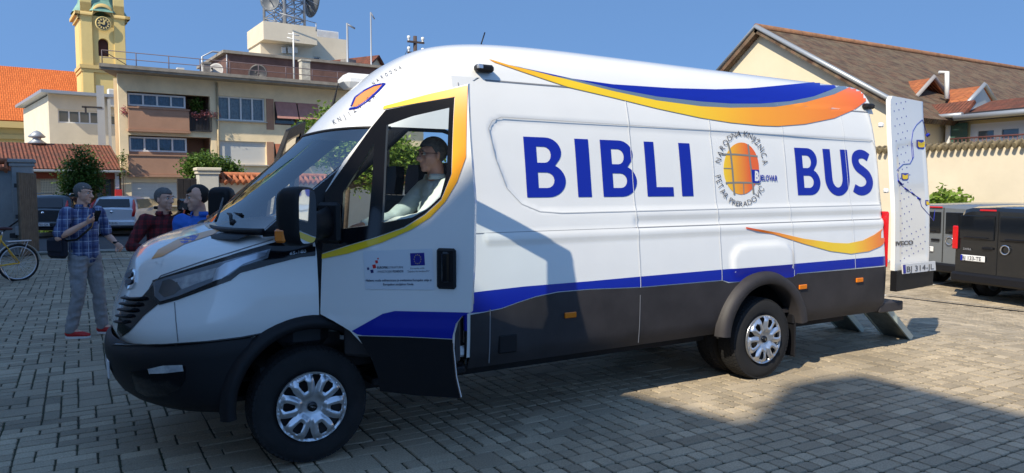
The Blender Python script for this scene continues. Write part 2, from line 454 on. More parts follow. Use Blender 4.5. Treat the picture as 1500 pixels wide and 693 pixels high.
# dark lower cladding and blue band, near side
def off_side(off):
    def fn(x, z):
        p, n = side_fn(x, z); return p+n*off, n
    return fn
B_T = 1.055; B_B = .965
wave_top = [(1.14, 1.03), (1.25, 1.035), (1.6, 1.045), (2.2, 1.045), (2.72, 1.05)]
wave_bot = [(1.14, .885), (1.25, .885), (1.40, .90), (1.55, .935), (1.70, .965), (1.9, .985), (2.2, .985), (2.45, .975), (2.72, .965)]
blue = sheet('blue_band', [[(1.14, .885)] + wave_bot[1:] + [(3.66, .962), (3.74, .94), (4.60, .90), (4.66, .962), (6.11, .965), (6.11, 1.06), (4.68, B_T), (4.62, B_T), (3.66, B_T), (2.72, 1.05)] + wave_top[::-1][1:]], off_side(.0035), BLUE, None, .05); vpar(blue)
lowr = [(1.145, .47), (RA[0]-.51, .47)] + arc(RA[0], RA[1], .53, 175, 5, 24) + [(RA[0]+.51, .47), (6.02, .47), (6.08, .50), (6.12, .56), (6.125, .958), (4.66, .955), (4.60, .93), (3.74, .93), (3.66, .955)] + wave_bot[::-1][:-1] + [(1.145, .878)]
lowr = [(x, z if z > .9 or x > 6 else z) for x, z in lowr]
lowr2 = [(p[0], p[1]-.006 if p[1] > .86 and abs(p[0]-RA[0]) > .56 else p[1]) for p in lowr]
def clad_fn(x, z):
    p, n = side_fn(x, z); t = ss(.58, .46, z); return p+n*.008+Vector((0, .035*t, 0)), n
clad = sheet('lower_cladding', [lowr2], clad_fn, GREYPL, None, .05, .012); vpar(clad)
# cladding joints
SEAM = mat('panel_seam', (.86, .87, .88), .5); SEAMD = mat('seam_dark', (.22, .22, .23), .6)
sm = SEAM; smd = SEAMD
def strip(m_, pts, wd, off, fn=side_fn):
    L = []; R = []; mb = MB()
    for i, p in enumerate(pts):
        a = Vector(pts[max(0, i-1)]); b = Vector(pts[min(len(pts)-1, i+1)]); t = (b-a).normalized(); nn = Vector((-t.y, t.x))*wd/2
        for lst, sg in ((L, 1), (R, -1)):
            q, n = fn(p[0]+nn.x*sg, p[1]+nn.y*sg); lst.append(q+n*off)
    mb.grid([L, R]); vpar(mb.build('panel_seam', m_))
for x in (2.72, 3.655, 4.62, 5.55):
    strip(sm, [(x, .93+1.66*i/30) for i in range(31)], .0045, .005)
    strip(smd, [(x+.006, .93+1.66*i/30) for i in range(31)], .002, .0055)
strip(smd, [(1.40+4.72*i/60, 2.585) for i in range(61)], .010, .004)
strip(mat('seam_soft', (.48, .49, .50), .5), resample(REC, .03)+[REC[0]], .006, .0025)
strip(smd, [(1.2+4.9*i/60, 1.452) for i in range(61)], .005, .003)
strip(smd, [(1.17, .95+1.6*i/30) for i in range(31)], .006, .004)
for x in (1.30, 2.71): strip(smd, [(x, .5+.4*i/8) for i in range(9)], .008, .0125)
# wheel arch flares
def flare(cx, cz, r0, r1, a0, a1, y0, y1, dz=1.0, nm='wheel_arch_flare', m=GREYPL):
    mb = MB(); prof = [(r1, y1), (r1-.012, y1-.03), (r1-.03, y0+.01), ((r0+r1)/2, y0), (r0+.012, y0+.003), (r0, y0+.02), (r0, y1+.10)]
    rows = []
    for r, y in prof:
        rows.append([Vector((cx+r*cos(radians(a0+(a1-a0)*k/28)), y, cz+dz*r*sin(radians(a0+(a1-a0)*k/28)))) for k in range(29)])
    mb.grid(rows); return VP(mb, nm, m)
flare(*RA, .475, .60, 176, 8, -.035, .055)
for q_ in (RA[0], 0): inn = MB(); inn.lathe([(.50, .06), (.50, .75)], 28, Matrix.Translation((q_, 0, .42)) @ Matrix.Rotation(-pi/2, 4, 'X'), a0=pi, a1=2*pi); VP(inn, 'wheel_well', RUBBER)
# nose: hood and wings
XFH = [(.86, -1.06), (.93, -1.085), (1.0, -1.07), (1.08, -1.03), (1.2, -.985), (1.3, -.945), (1.38, -.88), (1.44, -.79), (1.49, -.67), (1.53, -.52), (1.55, -.38)]
HIN = [(.86, .075), (.95, .06), (1.1, .065), (1.3, .085), (1.36, .095), (1.40, .115), (1.435, .16), (1.465, .23), (1.49, .33), (1.515, .5), (1.535, .72), (1.545, .9), (1.55, 1.03)]
def frow(z, ins, xf, A, n, xend, nx=14, nc=48):
    w = max(YC-ins, .0005); xs = xf+A; r = []
    r += [Vector((xend+(xs-xend)*k/nx, YC-w, z)) for k in range(nx)]
    r += [contour(z, xf, A, n, w, pi/2-pi*k/nc) for k in range(nc+1)]
    r += [Vector((xs+(xend-xs)*k/nx, YC+w, z)) for k in range(1, nx+1)]
    return r
AH = [(.86, .74), (1.1, .72), (1.35, .66), (1.5, .5), (1.55, .4)]
hz = [.86+.54*i/20 for i in range(21)] + [1.40+.15*(1-(1-i/14)**1.6) for i in range(1, 15)]
hd = MB(); rows = [frow(z, interp(HIN, z), interp(XFH, z), interp(AH, z), 2.35, .06) for z in hz]
for r in rows:
    for p in r:   # hood climbs to the windshield
        p.z -= .075*(1-ss(-1.05, -.45, p.x))*ss(1.12, .86, p.z)
        t = max(0, min(1, (p.x+1.0)/1.06)); k = ss(1.36, 1.5, p.z); p.z += k*.025*t-.04*k*(1-t)
hd.grid(rows)
keep = []
for f in hd.f:
    c = sum((Vector(hd.v[i]) for i in f), Vector())/4
    keep.append(not ((c.x)**2+(c.z-.42)**2 < .50**2 and (c.y < .5 or c.y > 1.6)))
hd.f = [f for f, k in zip(hd.f, keep) if k]; hd.mi = hd.mi[:len(hd.f)]; hd.sm = hd.sm[:len(hd.f)]
hood = VP(hd, 'hood', WHITE)
# bumper
XFB = [(.38, -.90), (.42, -1.0), (.5, -1.08), (.62, -1.12), (.78, -1.135), (.86, -1.12), (.885, -1.09)]
bz = [.38, .40, .43, .47, .52, .58, .64, .70, .76, .82, .86, .885]
bp = MB(); rb = [frow(z, .10 if z < .4 else .062 if z < .86 else .08, interp(XFB, z), .80, 2.3, -.30, 12) for z in bz]
for r in rb:
    for p in r: p.z -= .075*(1-ss(-1.05, -.45, p.x))*ss(.55, .86, p.z)
bp.grid(rb)
kf = []
for f in bp.f:
    c = sum((Vector(bp.v[i]) for i in f), Vector())/4
    kf.append(not ((c.x)**2+(c.z-.42)**2 < .50**2 and (c.y < .6 or c.y > 1.5) and c.x > -.52))
bp.f = [f for f, k in zip(bp.f, kf) if k]; bp.mi = bp.mi[:len(bp.f)]; bp.sm = bp.sm[:len(bp.f)]
bump = VP(bp, 'bumper', BLACKPL)
fl = MB(); fl.box((-.30, YC, .40), (.9, 1.3, .03)); VP(fl, 'engine_tray', RUBBER)
flare(0, .42, .465, .555, 186, 14, .015, .075, 1.0, 'wheel_arch_flare', BLACKPL)
# underbody
ub = MB(); ub.box((2.8, .45, .42), (6.2, .10, .16)); ub.box((2.8, 1.6, .42), (6.2, .10, .16))
for x in (.9, 1.9, 2.9, 3.6, 4.9, 5.7): ub.box((x, 1.03, .42), (.08, 1.2, .10))
ub.box((3.5, 1.03, .5), (4.9, 1.8, .03)); ub.box((2.2, 1.0, .40), (.9, .5, .24), bev=.04); ub.tube([(4.185, .35, .38), (4.185, 1.7, .38)], .06); ub.tube([(0, .2, .38), (0, 1.85, .38)], .05); ub.box((.3, 1.03, .5), (1.6, 1.1, .03))
ub.tube([(4.185, 1.03, .20), (4.185, 1.03, .56)], [.14, .14]); VP(ub, 'chassis', RUBBER)
# wheels -----------------------------------------------------------
def make_tyre(parent, R=.378, W=.225, nm='tyre'):
    mb = MB(); h = W/2; rim = .215
    prof = [(rim, -h+.03), (rim+.01, -h+.012), (rim+.05, -h), (R-.06, -h+.002), (R-.022, -h+.012), (R-.008, -h+.028), (R-.003, -h+.05), (R, 0), (R-.003, h-.05), (R-.008, h-.028), (R-.022, h-.012), (R-.06, h-.002), (rim+.05, h), (rim+.01, h-.012), (rim, h-.03)]
    mb.lathe(prof, 56)
    # tread blocks
    n = 64
    for j, (u0, u1, sh) in enumerate(((-h+.012, -.066, 0), (-.062, -.022, .5), (-.018, .018, 0), (.022, .062, .5), (.066, h-.012, 0))):
        for k in range(n):
            a0 = 2*pi*(k+sh*.9)/n; a1 = a0+2*pi*.80/n; sk = .02*(1 if j % 2 else -1)
            def P(a, u, r): return Vector((r*cos(a), r*sin(a), u))
            r0 = R-.02 if abs(u0+u1)/2 > .08 else R-.006; r1 = R+.002
            e0 = -.012 if j in (0, ) else 0; e1 = -.012 if j == 4 else 0
            vs = [P(a0, u0, R-.025), P(a1, u0, R-.025), P(a1+sk, u1, R-.025), P(a0+sk, u1, R-.025), P(a0, u0, r1+e0), P(a1, u0, r1+e0), P(a1+sk, u1, r1+e1), P(a0+sk, u1, r1+e1)]
            mb.add(vs, [(4, 5, 6, 7), (0, 1, 5, 4), (1, 2, 6, 5), (2, 3, 7, 6), (3, 0, 4, 7)])
    return mb.build(nm, RUBBER, parent)
def make_wheel(name, cover=True, R=.378, W=.225, covr=.24):
    root = empty(name, (0, 0, 0))     # axle along local Z, outside = +Z
    make_tyre(root, R, W)
    h = W/2
    rm = MB(); rm.lathe([(.0, h-.07), (.16, h-.07), (.20, h-.06), (.215, h-.045), (.222, h-.01), (.215, h-.002), (.212, h-.012)], 40); rm.lathe([(.215, -h+.03), (.19, 0), (.2, h-.06)], 40)
    rm.build('rim', SILVER if cover else mat('steel_rim', (.25, .26, .28), .4, .8), root)
    if cover:
        outer = [(covr*cos(2*pi*k/72), covr*sin(2*pi*k/72)) for k in range(72)]; rings = [outer]
        for k in range(6):
            a = 2*pi*k/6+.25
            def pol(r, d): return (r*cos(a+d), r*sin(a+d))
            rings.append([pol(.115, -.10), pol(.14, -.15), pol(.175, -.16), pol(.19, -.10), pol(.19, .10), pol(.175, .16), pol(.14, .15), pol(.115, .10)])
            b = a+pi/6
            def pol2(r, d): return (r*cos(b+d), r*sin(b+d))
            rings.append([pol2(.125, 0), pol2(.16, -.06), pol2(.205, -.145), pol2(.210, -.1), pol2(.210, .1), pol2(.205, .145), pol2(.16, .06)])
        def cf(x, y):
            def H(x, y):
                r = sqrt(x*x+y*y); a = atan2(y, x)-.25; u = (a/(2*pi/6)) % 1; u = min(u, 1-u)*2    # 0 centre of petal, 1 between
                base = h+.006+.012*ss(.0, .10, r)-.014*ss(.17, .225, r)
                pet = .020*ss(.95, .55, u)*ss(.06, .10, r)*ss(.216, .195, r)
                dip = -.016*ss(.42, .18, u)*ss(.085, .12, r)*ss(.205, .185, r)
                rimr = .010*ss(.212, .218, r)
                return base+pet+dip*.6+rimr
            z = H(x, y); e = .002; n = Vector((-(H(x+e, y)-z)/e, -(H(x, y+e)-z)/e, 1)).normalized(); return Vector((x, y, z)), n
        sheet('hubcap', rings, cf, SILVER, root, .011, .006)
        bk = MB(); bk.lathe([(0, h-.035), (.225, h-.03), (.235, h-.005)], 40); bk.build('hub_back', mat('wheel_dark', (.02, .02, .022), .6), root)
        lo = MB(); lo.lathe([(0, h+.024), (.022, h+.024), (.030, h+.021), (.032, h+.012)], 28); b = lo.build('hub_badge', GLOSSBLK, root)
        V, F = text_tris('IVECO', .011, .0003, 'CENTER'); mt = MB(); mt.add([(x, y-.003, h+.0255) for x, y in V], F); mt.build('badge_lettering', SILVER, b, recalc=False)
    return root
wheel = make_wheel('wheel', covr=.226); wheel.parent = van
def place_wheel(wobj, x, y, z, rot, near=True):
    M = Matrix.Translation(Vector((x, y, z))+VL)
    # local Z (outside) -> -Y for near side
    wobj.location = Vector((x, y, z))+VL; wobj.rotation_euler = (pi/2 if near else -pi/2, rot, 0)
place_wheel(wheel, 0, .165, .378, .4)
w2 = copy_tree(wheel, van); place_wheel(w2, 4.185, .135, .378, 1.1)
w3 = copy_tree(wheel, van); place_wheel(w3, 0, 1.90, .378, 0, False)
w4 = copy_tree(wheel, van); place_wheel(w4, 4.185, 1.92, .378, 0, False)
iw = make_wheel('inner_wheel', False); iw.parent = van; place_wheel(iw, 4.185, .415, .378, .2)
iw2 = copy_tree(iw, van); place_wheel(iw2, 4.185, 1.64, .378, .2, False)
# mud flap
mf = MB(); mf.box((4.66, .17, .36), (.02, .26, .42), bev=.008); mf.box((4.655, .17, .52), (.045, .24, .10), bev=.01); VP(mf, 'mud_flap', BLACKPL)
# windshield, pillars
ROT = 0
def ws(phi, z):
    xf = interp(XFC, z) + 0.0; return contour(z, xf, interp(AC, z), NC, YC-yn(z), phi)
def phi_of(z, yo):  # angle where lateral offset = yo
    w = YC-yn(z); return math.asin(min(1, (yo/w))**(NC/2))
wsg = MB(); zr = [1.50+.70*i/16 for i in range(17)]
wsg.grid([[ws(phi_of(z, .875-.055*(z-1.5)/.7)*(1-2*k/40), z) for k in range(41)] for z in zr])
VP(wsg, 'windshield', WGLASS)
for sg in (1, -1):
    fr = MB(); fr.grid([[ws(sg*(phi_of(z, .865-.055*(z-1.5)/.7)+(pi/2-phi_of(z, .865-.055*(z-1.5)/.7))*k/6), z)+Vector((0, 0, 0)) for k in range(7)] for z in zr])
    fro = VP(fr, 'a_pillar', BLACKPL); sm_ = fro.modifiers.new('s', 'SOLIDIFY'); sm_.thickness = .05; sm_.offset = -1
tb = MB()
tb.tube([ws(phi_of(2.19, .82)*(1-2*k/30), 2.195)+Vector((-.002, 0, 0)) for k in range(31)], .010, 6)
tb.tube([ws(phi_of(1.505, .88)*(1-2*k/30), 1.505)+Vector((-.01, 0, 0)) for k in range(31)], .022, 6)
VP(tb, 'windshield_seal', BLACKPL)
cw = MB(); cw.grid([[ws(phi_of(1.51, .86)*(1-2*k/20), 1.51)+Vector((dx, 0, dz)) for k in range(21)] for dx, dz in ((.05, -.02), (-.04, -.02), (-.10, -.03), (-.14, -.05))]); VP(cw, 'cowl', BLACKPL)
wp = MB()
wp.tube([(-.42, .92, 1.545), (-.36, 1.15, 1.60), (-.27, 1.55, 1.70)], [.012, .010, .006], 6); wp.tube([(-.385, .50, 1.545), (-.36, .70, 1.60), (-.34, 1.05, 1.60)], [.014, .011, .006], 6)
wp.tube([(-.39, .5, 1.54), (-.36, .5, 1.56)], .02, 8); wp.box((-.33, .78, 1.607), (.02, .60, .014)); VP(wp, 'wiper', BLACKPL)
# cabin
cb = MB(); cb.box((.55, 1.03, .62), (1.7, 1.80, .06)); VP(cb, 'cab_floor', RUBBER)
ds = MB(); ds.tube([(-.12, .22, 1.28), (-.12, 1.85, 1.28)], [(.16, .30), (.16, .30)], 16, up=(0, 0, 1)); ds.box((0.02, 1.03, 1.0), (.34, 1.62, .62), bev=.08); ds.box((-.28, 1.03, 1.36), (.3, 1.6, .08), bev=.03); ds.tube([(.02, .35, 1.42), (.02, .72, 1.42)], [(.07, .12)]*2, 12, up=(0, 0, 1)); VP(ds, 'dashboard', mat('dash_plastic', (.025, .026, .03), .6))
sw = MB(); MW = Matrix.Translation((.27, .53, 1.40)) @ Matrix.Rotation(radians(62), 4, 'Y')
sw.tube([MW @ Vector((.20*cos(2*pi*k/32), .20*sin(2*pi*k/32), 0)) for k in range(33)], .016, 8); sw.tube([MW @ Vector((-.19, 0, 0)), MW @ Vector((0, 0, -.04)), MW @ Vector((.0, .19, 0))], .018, 6); sw.tube([MW @ Vector((0, -.19, 0)), MW @ Vector((0, 0, -.04))], .018, 6); sw.tube([MW @ Vector((0, 0, -.01)), MW @ Vector((0, 0, -.30))], [.06, .03]); VP(sw, 'steering_wheel', BLACKPL)
def seat(y, wd):
    s = MB(); s.box((.80, y, .98), (.52, wd, .16), bev=.06); s.box((1.10, y, 1.36), (.16, wd, .72), M=Matrix.Rotation(radians(12), 4, 'Y'), bev=.06); s.box((.80, y, .78), (.44, wd*.8, .30), bev=.03)
    o = VP(s, 'seat', GREYSEAT); h = MB()
    for dy in ([0] if wd < .6 else [-.25, .25]):
        c = Vector((1.21, y+dy, 1.84)); MR = Matrix.Translation(c) @ Matrix.Rotation(radians(96), 4, 'Y') @ Matrix.Rotation(pi/2, 4, 'Z')
        h.prism([(-.13, -.12), (.13, -.12), (.145, .03), (.11, .13), (-.11, .13), (-.145, .03)], .04, MR, d0=-.04)
        h.tube([c+Vector((0, -.06, -.10)), c+Vector((-.02, -.06, -.22))], .007, 6); h.tube([c+Vector((0, .06, -.10)), c+Vector((-.02, .06, -.22))], .007, 6)
    VP(h, 'headrest', BLACKPL, o)
seat(.53, .50); seat(1.42, .92)
# door aperture trim
ap = MB()
ap.tube([(1.125, yn(z)+.02, z) for z in [.55+.1*i for i in range(17)]] + [(1.09, yn(2.18)+.03, 2.17), (1.02, yn(2.18)+.03, 2.19), (.6, yn(2.18)+.03, 2.19)], .016, 8)
ap.tube([(1.10, yn(z)+.07, z) for z in [.55+.1*i for i in range(17)]], .02, 8); VP(ap, 'door_seal', BLACKPL)
jb = MB(); jb.grid([[Vector((1.12, yn(z)+.0, z)), Vector((1.16, yn(z)+.16, z)), Vector((1.30, yn(z)+.18, z))] for z in [.5+.17*i for i in range(11)]]); jb.box((.85, .12, .60), (.6, .08, .08), bev=.02); VP(jb, 'door_jamb', WHITE_PL)
st = MB(); st.box((.75, .16, .48), (.7, .26, .05), bev=.01); VP(st, 'cab_step', BLACKPL)
bl = MB(); bl.box((1.13, .07, .86), (.05, .04, .22), bev=.01); VP(bl, 'jamb_cover', BLUE)
# ------------------------------------------------------------------ front door (open 20 degrees)
HX, HY = .06, .05
def make_door(ang, mirror_side):
    """built in world pose of a closed near door, then turned about the hinge"""
    d = empty('front_door', (0, 0, 0)); T = Matrix.Translation((HX, HY, 0)) @ Matrix.Rotation(-radians(ang), 4, 'Z') @ Matrix.Translation((-HX, -HY, 0))
    if mirror_side: T = Matrix.Translation((0, YC, 0)) @ Matrix.Scale(-1, 4, (0, 1, 0)) @ Matrix.Translation((0, -YC, 0)) @ T
    def part(o, par=None):
        o.data.transform(T)
        if mirror_side: o.data.flip_normals()
        return vpar(o, par or d)
    d.parent = van; d.location = Vector((0, 0, 0))
    d.matrix_parent_inverse = Matrix.Identity(4); d.location = Vector((HX, HY if not mirror_side else 2*YC-HY, 0))+VL
    def df(off):
        def fn(x, z):
            z += .02*min(1, max(0, x)); x = .065+(x-.065)*1.03; p = Vector((x, yn(z)+.006*(1 if z > .95 else 0), z)); e = .01
            n = Vector((0, -e, -(yn(z+e)-yn(z-e))/2)).normalized(); n = Vector((0, -1, (-(yn(z+e)-yn(z-e))/(2*e)))).normalized()
            return p+n*off, n
        return fn
    lower = [(.065, 1.345), (.065, .97), (.16, .93), (.27, .87), (.36, .78), (.41, .70), (.45, .59), (.46, .49), (.70, .475), (.98, .475), (.955, .60), (.94, .78), (.945, .87), (.965, .94), (1.0, .985), (1.055, 1.01), (1.065, 1.3), (1.055, 1.68), (1.01, 2.06), (.975, 2.405), (.72, 2.36), (.45, 2.30), (.36, 2.17), (.18, 1.95), (.065, 1.76)]
    panel = part(sheet('door_panel', [lower, [(.17, 1.50), (.43, 1.515), (.62, 1.56), (.755, 1.635), (.845, 1.73), (.89, 1.86), (.885, 2.29), (.45, 2.20), (.37, 2.10), (.15, 1.78)]], df(0), BLACKPL if mirror_side else WHITE, None, .03, .035))
    sur = part(sheet('window_surround', [[(.065, 1.36), (.25, 1.415), (.43, 1.465), (.61, 1.525), (.74, 1.605), (.84, 1.695), (.90, 1.85), (.895, 2.325), (.67, 2.30), (.45, 2.27), (.36, 2.16), (.065, 1.75)],
               [(.19, 1.515), (.19, 1.75), (.28, 1.89), (.385, 2.06), (.385, 1.85), (.37, 1.535)], [(.462, 1.55), (.65, 1.58), (.755, 1.635), (.835, 1.71), (.872, 1.86), (.868, 2.262), (.63, 2.22), (.462, 2.17)]], df(.004), GLOSSBLK, None, .03, .03))
    part(sheet('window_glass', [[(.18, 1.50), (.45, 1.53), (.65, 1.57), (.76, 1.63), (.85, 1.72), (.885, 1.86), (.88, 2.275), (.45, 2.18), (.18, 1.77)]], df(-.012), GLASS, None, .1))
    yo = [(.065, 1.325), (.25, 1.362), (.47, 1.43), (.66, 1.51), (.78, 1.585), (.87, 1.68), (.94, 1.80), (.99, 1.95), (.985, 2.15), (.977, 2.40), (.72, 2.355), (.435, 2.295), (.43, 2.275), (.67, 2.305), (.90, 2.33), (.905, 1.85), (.845, 1.69), (.745, 1.60), (.615, 1.52), (.43, 1.46), (.25, 1.41), (.065, 1.355)]
    if not mirror_side:
        m = gradmat('vinyl_yellow_orange', [(0, YEL), (.55, YEL), (.80, (.92, .42, .01)), (1, (.88, .22, .012))], .10, .88)
        part(sheet('yellow_trim', [yo], df(.006), m, None, .03))
        part(sheet('blue_band', [[(.285, .87), (.49, .985), (.57, 1.005), (1.05, 1.008), (.998, .983), (.963, .938), (.946, .87), (.942, .845), (.66, .848), (.355, .845), (.32, .85)]], df(.004), BLUE, None, .04))
    part(sheet('door_cladding', [[(.325, .84), (.365, .775), (.415, .70), (.452, .59), (.462, .488), (.70, .473), (.982, .473), (.957, .60), (.942, .78), (.942, .84), (.66, .843), (.355, .84)]], df(.008), BLACKPL, None, .05, .02))
    hb = MB(); hb.box((.925, yn(1.29)-.012, 1.29), (.125, .03, .25), bev=.014)
    h = part(hb.build('door_handle', BLACKPL)); h2 = MB(); h2.box((.925, yn(1.29)-.034, 1.30), (.05, .025, .19), bev=.012); part(h2.build('grip', GLOSSBLK), h)
    # inner trim and the edge
    it = MB(); it.box((.58, .145, 1.02), (.80, .05, .66), bev=.02); part(it.build('door_trim', GREYPL))
    # mirror
    ar = MB(); ar.tube([(.13, .12, 1.57), (.13, -.06, 1.55), (.13, -.24, 1.55)], [(.11, .05), (.09, .04), (.08, .03)], 8, up=(0, 0, 1)); ar.box((.13, .07, 1.56), (.16, .05, .26), bev=.02)
    part(ar.build('mirror_arm', BLACKPL))
    mh = MB(); cx, cy, cz = (.22, -.29, 1.615) if mirror_side else (.13, -.32, 1.615)
    rows = []
    for t in (-.075, -.07, -.04, .0, .045, .075, .082):
        k = {-.075: .72, -.07: .86, -.04: .97, .0: 1.0, .045: 1.0, .075: .97, .082: .90}[t]
        rr = []
        for a in range(24):
            th = 2*pi*a/24; ca, sa = cos(th), sin(th)
            rr.append(Vector((cx+t, cy+.105*k*(abs(ca)**.5)*(1 if ca > 0 else -1), cz+.175*k*(abs(sa)**.45)*(1 if sa > 0 else -1))))
        rows.append(rr)
    mh.grid(rows, closed=True); mh.add(rows[0], [tuple(range(24))]); mo = part(mh.build('mirror_housing', BLACKPL))
    mg = MB(); mg.add(rows[-1], [tuple(range(24))[::-1]]); part(mg.build('mirror_glass', mat('mirror_glass', (.8, .82, .85), .03, 1.0)), mo)
    bi = MB(); bi.box((cx-.045, cy-.09, cz-.11), (.07, .035, .08), bev=.012); part(bi.build('side_indicator', AMBER), mo)
    return d, panel
door, dpanel = make_door(46, False)
fdoor, _ = make_door(62, True)
# ------------------------------------------------------------------ nose details, measured on the body surface
bpy.context.view_layer.update()
def WM(o): return worldm(o)
def bvhw(objs):
    V = []; F = []
    for o in objs:
        k = len(V); M = WM(o); V += [M @ v.co for v in o.data.vertices]; F += [tuple(i+k for i in p.vertices) for p in o.data.polygons]
    return BVHTree.FromPolygons(V, F)
nose = bvhw([hood, bump]); sidebvh = bvhw([side, roof, capo]); doorb = bvhw([dpanel])
def zs3(rx, ry, sc, pts): return [(rx+x/sc, ry+y/sc) for x, y in pts]
N0 = on_surface(nose, .004)
def surf(bvh, off): return on_surface(bvh, off)
# grille opening, from the hood lip to the chin
vpar(sheet('grille', [[(183, 432), (175, 462), (172, 486), (178, 494), (190, 486), (212, 462), (232, 446), (226, 424), (238, 408), (226, 410), (218, 424), (208, 437), (196, 438)]], N0, GLOSSBLK, None, 3))
for i in range(5):
    t = i/4; px0, py0 = 184-10*t, 440+34*t
    pts = []
    for k in range(9):
        u = k/8; q = (px0+(30-4*i)*u, py0+5*u-3+(-5*u*u)); pts.append(surf(nose, .016)(*q)[0])
    g = MB(); g.tube(pts, [(.010, .018)]*9, 6); VP(g, 'grille_slat', SILVER if i == 9 else BLACKPL)
# black strip around the headlamp, running back to the door
strip_px = [(224, 411), (240, 405), (300, 386), (350, 370), (400, 356), (430, 348), (470, 338), (470, 374), (440, 377), (400, 387), (352, 400), (338, 411), (300, 425), (262, 439), (234, 447), (226, 440)]
vpar(sheet('lamp_surround', [strip_px], surf(nose, .004), GLOSSBLK, None, 4))
lampm = mat('lamp_reflector', (.78, .80, .84), .15, .45, var=.3, vs=14)
hl = vpar(sheet('headlight', [[(226, 414), (244, 407), (300, 391), (350, 377), (396, 365), (392, 378), (352, 391), (336, 403), (300, 418), (262, 434), (236, 442), (228, 434)]], surf(nose, .008), mat('lamp_housing', (.34, .36, .39), .2, .3), None, 3))
vpar(sheet('reflector', [[(254, 410), (300, 397), (344, 386), (354, 379), (346, 392), (326, 402), (296, 413), (268, 424), (262, 416)]], surf(nose, .010), lampm, None, 3), hl)
vpar(sheet('reflector', [[(240, 412), (250, 409), (262, 414), (266, 424), (256, 432), (242, 436), (234, 428)]], surf(nose, .010), mat('lamp_bowl', (.26, .24, .23), .2, .6), None, 3), hl)
vpar(sheet('daylight_strip', [[(318, 394), (330, 386), (354, 378), (392, 367), (388, 375), (356, 387), (340, 398), (326, 408), (312, 412)]], surf(nose, .012), SILVER, None, 2), hl)
vpar(sheet('lamp_lens', [[(226, 412), (244, 405), (300, 389), (350, 375), (398, 363), (394, 380), (352, 393), (338, 405), (300, 420), (262, 436), (234, 444), (227, 436)]], surf(nose, .018), glass('lamp_glass', (.8, .83, .86), 1.35), None, 5), hl)
# hood shut line and panel joints
sh = MB()
def pixline(mb, pts, r, bvh, off=.002, n=4):
    P = []
    for i in range(len(pts)-1):
        for k in range(6): t = k/6; P.append((pts[i][0]+(pts[i+1][0]-pts[i][0])*t, pts[i][1]+(pts[i+1][1]-pts[i][1])*t))
    P.append(pts[-1]); fn = surf(bvh, off); mb.tube([fn(*p)[0] for p in P], r, n)
pixline(sh, [(196, 438), (208, 436), (222, 420), (236, 404), (300, 382), (400, 351)], .004, nose)
VP(sh, 'panel_seam', SEAMD); sh = MB(); pixline(sh, [(256, 443), (258, 470), (261, 500)], .003, nose); VP(sh, 'panel_seam', SEAMD)
sh = MB(); pixline(sh, [(166, 505), (190, 506), (240, 505), (300, 501), (352, 495), (384, 489)], .009, nose, .0); VP(sh, 'panel_seam', GLOSSBLK)
# fog lamp recess and number plate on the bumper
vpar(sheet('fog_lamp_recess', [[(192, 545), (214, 541), (272, 536), (272, 556), (262, 572), (244, 580), (214, 580), (200, 572)]], surf(nose, .004), GLOSSBLK, None, 4))
vpar(sheet('fog_lamp', [[(218, 540), (240, 535), (268, 534), (270, 543), (244, 546), (220, 547)]], surf(nose, .010), lampm, None, 3))
pl = MB(); pl.box((-1.119, 1.03, .60), (.012, .52, .115), bev=.004); npl = VP(pl, 'number_plate', mat('plate_white', (.72, .72, .72), .4))
# round-cornered emblem on the nose
em = []
for (ex, ey) in ((193, 410),):
    pts = [(ex-7+1, ey-11), (ex+4, ey-16), (ex+8, ey-12), (ex+7, ey+4), (ex+2, ey+12), (ex-5, ey+14), (ex-8, ey+8)]
    e0 = vpar(sheet('emblem', [pts], surf(nose, .012), CHROME, None, 3, .012))
    for a in (-6, 4): vpar(sheet('emblem_mark', [[(ex-5, ey+a-2), (ex+4, ey+a-5), (ex+4, ey+a+1), (ex+1, ey+a+3), (ex-5, ey+a+5)]], surf(nose, .020), INK, None, 2), e0)
# reflections of orange and blue print, painted on the hood as coloured decals
hp = gradmat('hood_reflection', [(0, (.75, .28, .05)), (1, (.8, .55, .08))], .4, 1.6, 'Y')
hood_refl = [([(232, 366), (262, 350), (306, 338), (330, 334), (312, 344), (270, 358), (238, 376), (222, 380)], hp), ([(262, 352), (280, 345), (292, 344), (286, 352), (268, 358)], BLUE), ([(300, 330), (322, 325), (340, 324), (322, 331), (306, 335)], hp), ([(226, 384), (240, 378), (236, 392), (232, 386)], WHITE)]
for pts, m in hood_refl: vpar(sheet('hood_reflection', [pts], surf(nose, .003), m, None, 4))
# ------------------------------------------------------------------ side graphics
SF = surf(sidebvh, .007)
SC1 = 1478/640
P1 = lambda pts: zs3(680, 50, SC1, pts)
g_or = gradmat('vinyl_swoosh', [(0, AMB), (.14, YEL), (.42, YEL), (.60, AMB), (1, ORG)], 1.5, 6.1)
grey_low = [(1310, 178), (1250, 205), (1150, 232), (1050, 247), (900, 250), (800, 245), (650, 225), (500, 193), (350, 155), (250, 130), (150, 106), (80, 85)]
vpar(sheet('orange_swoosh', [P1(grey_low + [(100, 96), (200, 130), (350, 180), (500, 215), (650, 252), (800, 284), (900, 300), (1000, 310), (1060, 312), (1150, 305), (1250, 285), (1320, 255), (1365, 222), (1360, 195), (1345, 182)])], SF, g_or, None, 3.5))
blue_low = [(1275, 174), (1240, 190), (1180, 212), (1100, 228), (1000, 236), (900, 236), (800, 229), (650, 212), (500, 184), (350, 149), (220, 121), (150, 106)]
blue_up = [(190, 114), (300, 143), (500, 171), (700, 184), (850, 188), (960, 185), (1060, 176), (1190, 164)]
vpar(sheet('blue_swoosh', [P1(blue_up + blue_low)], surf(sidebvh, .008), BLUE, None, 3.5))
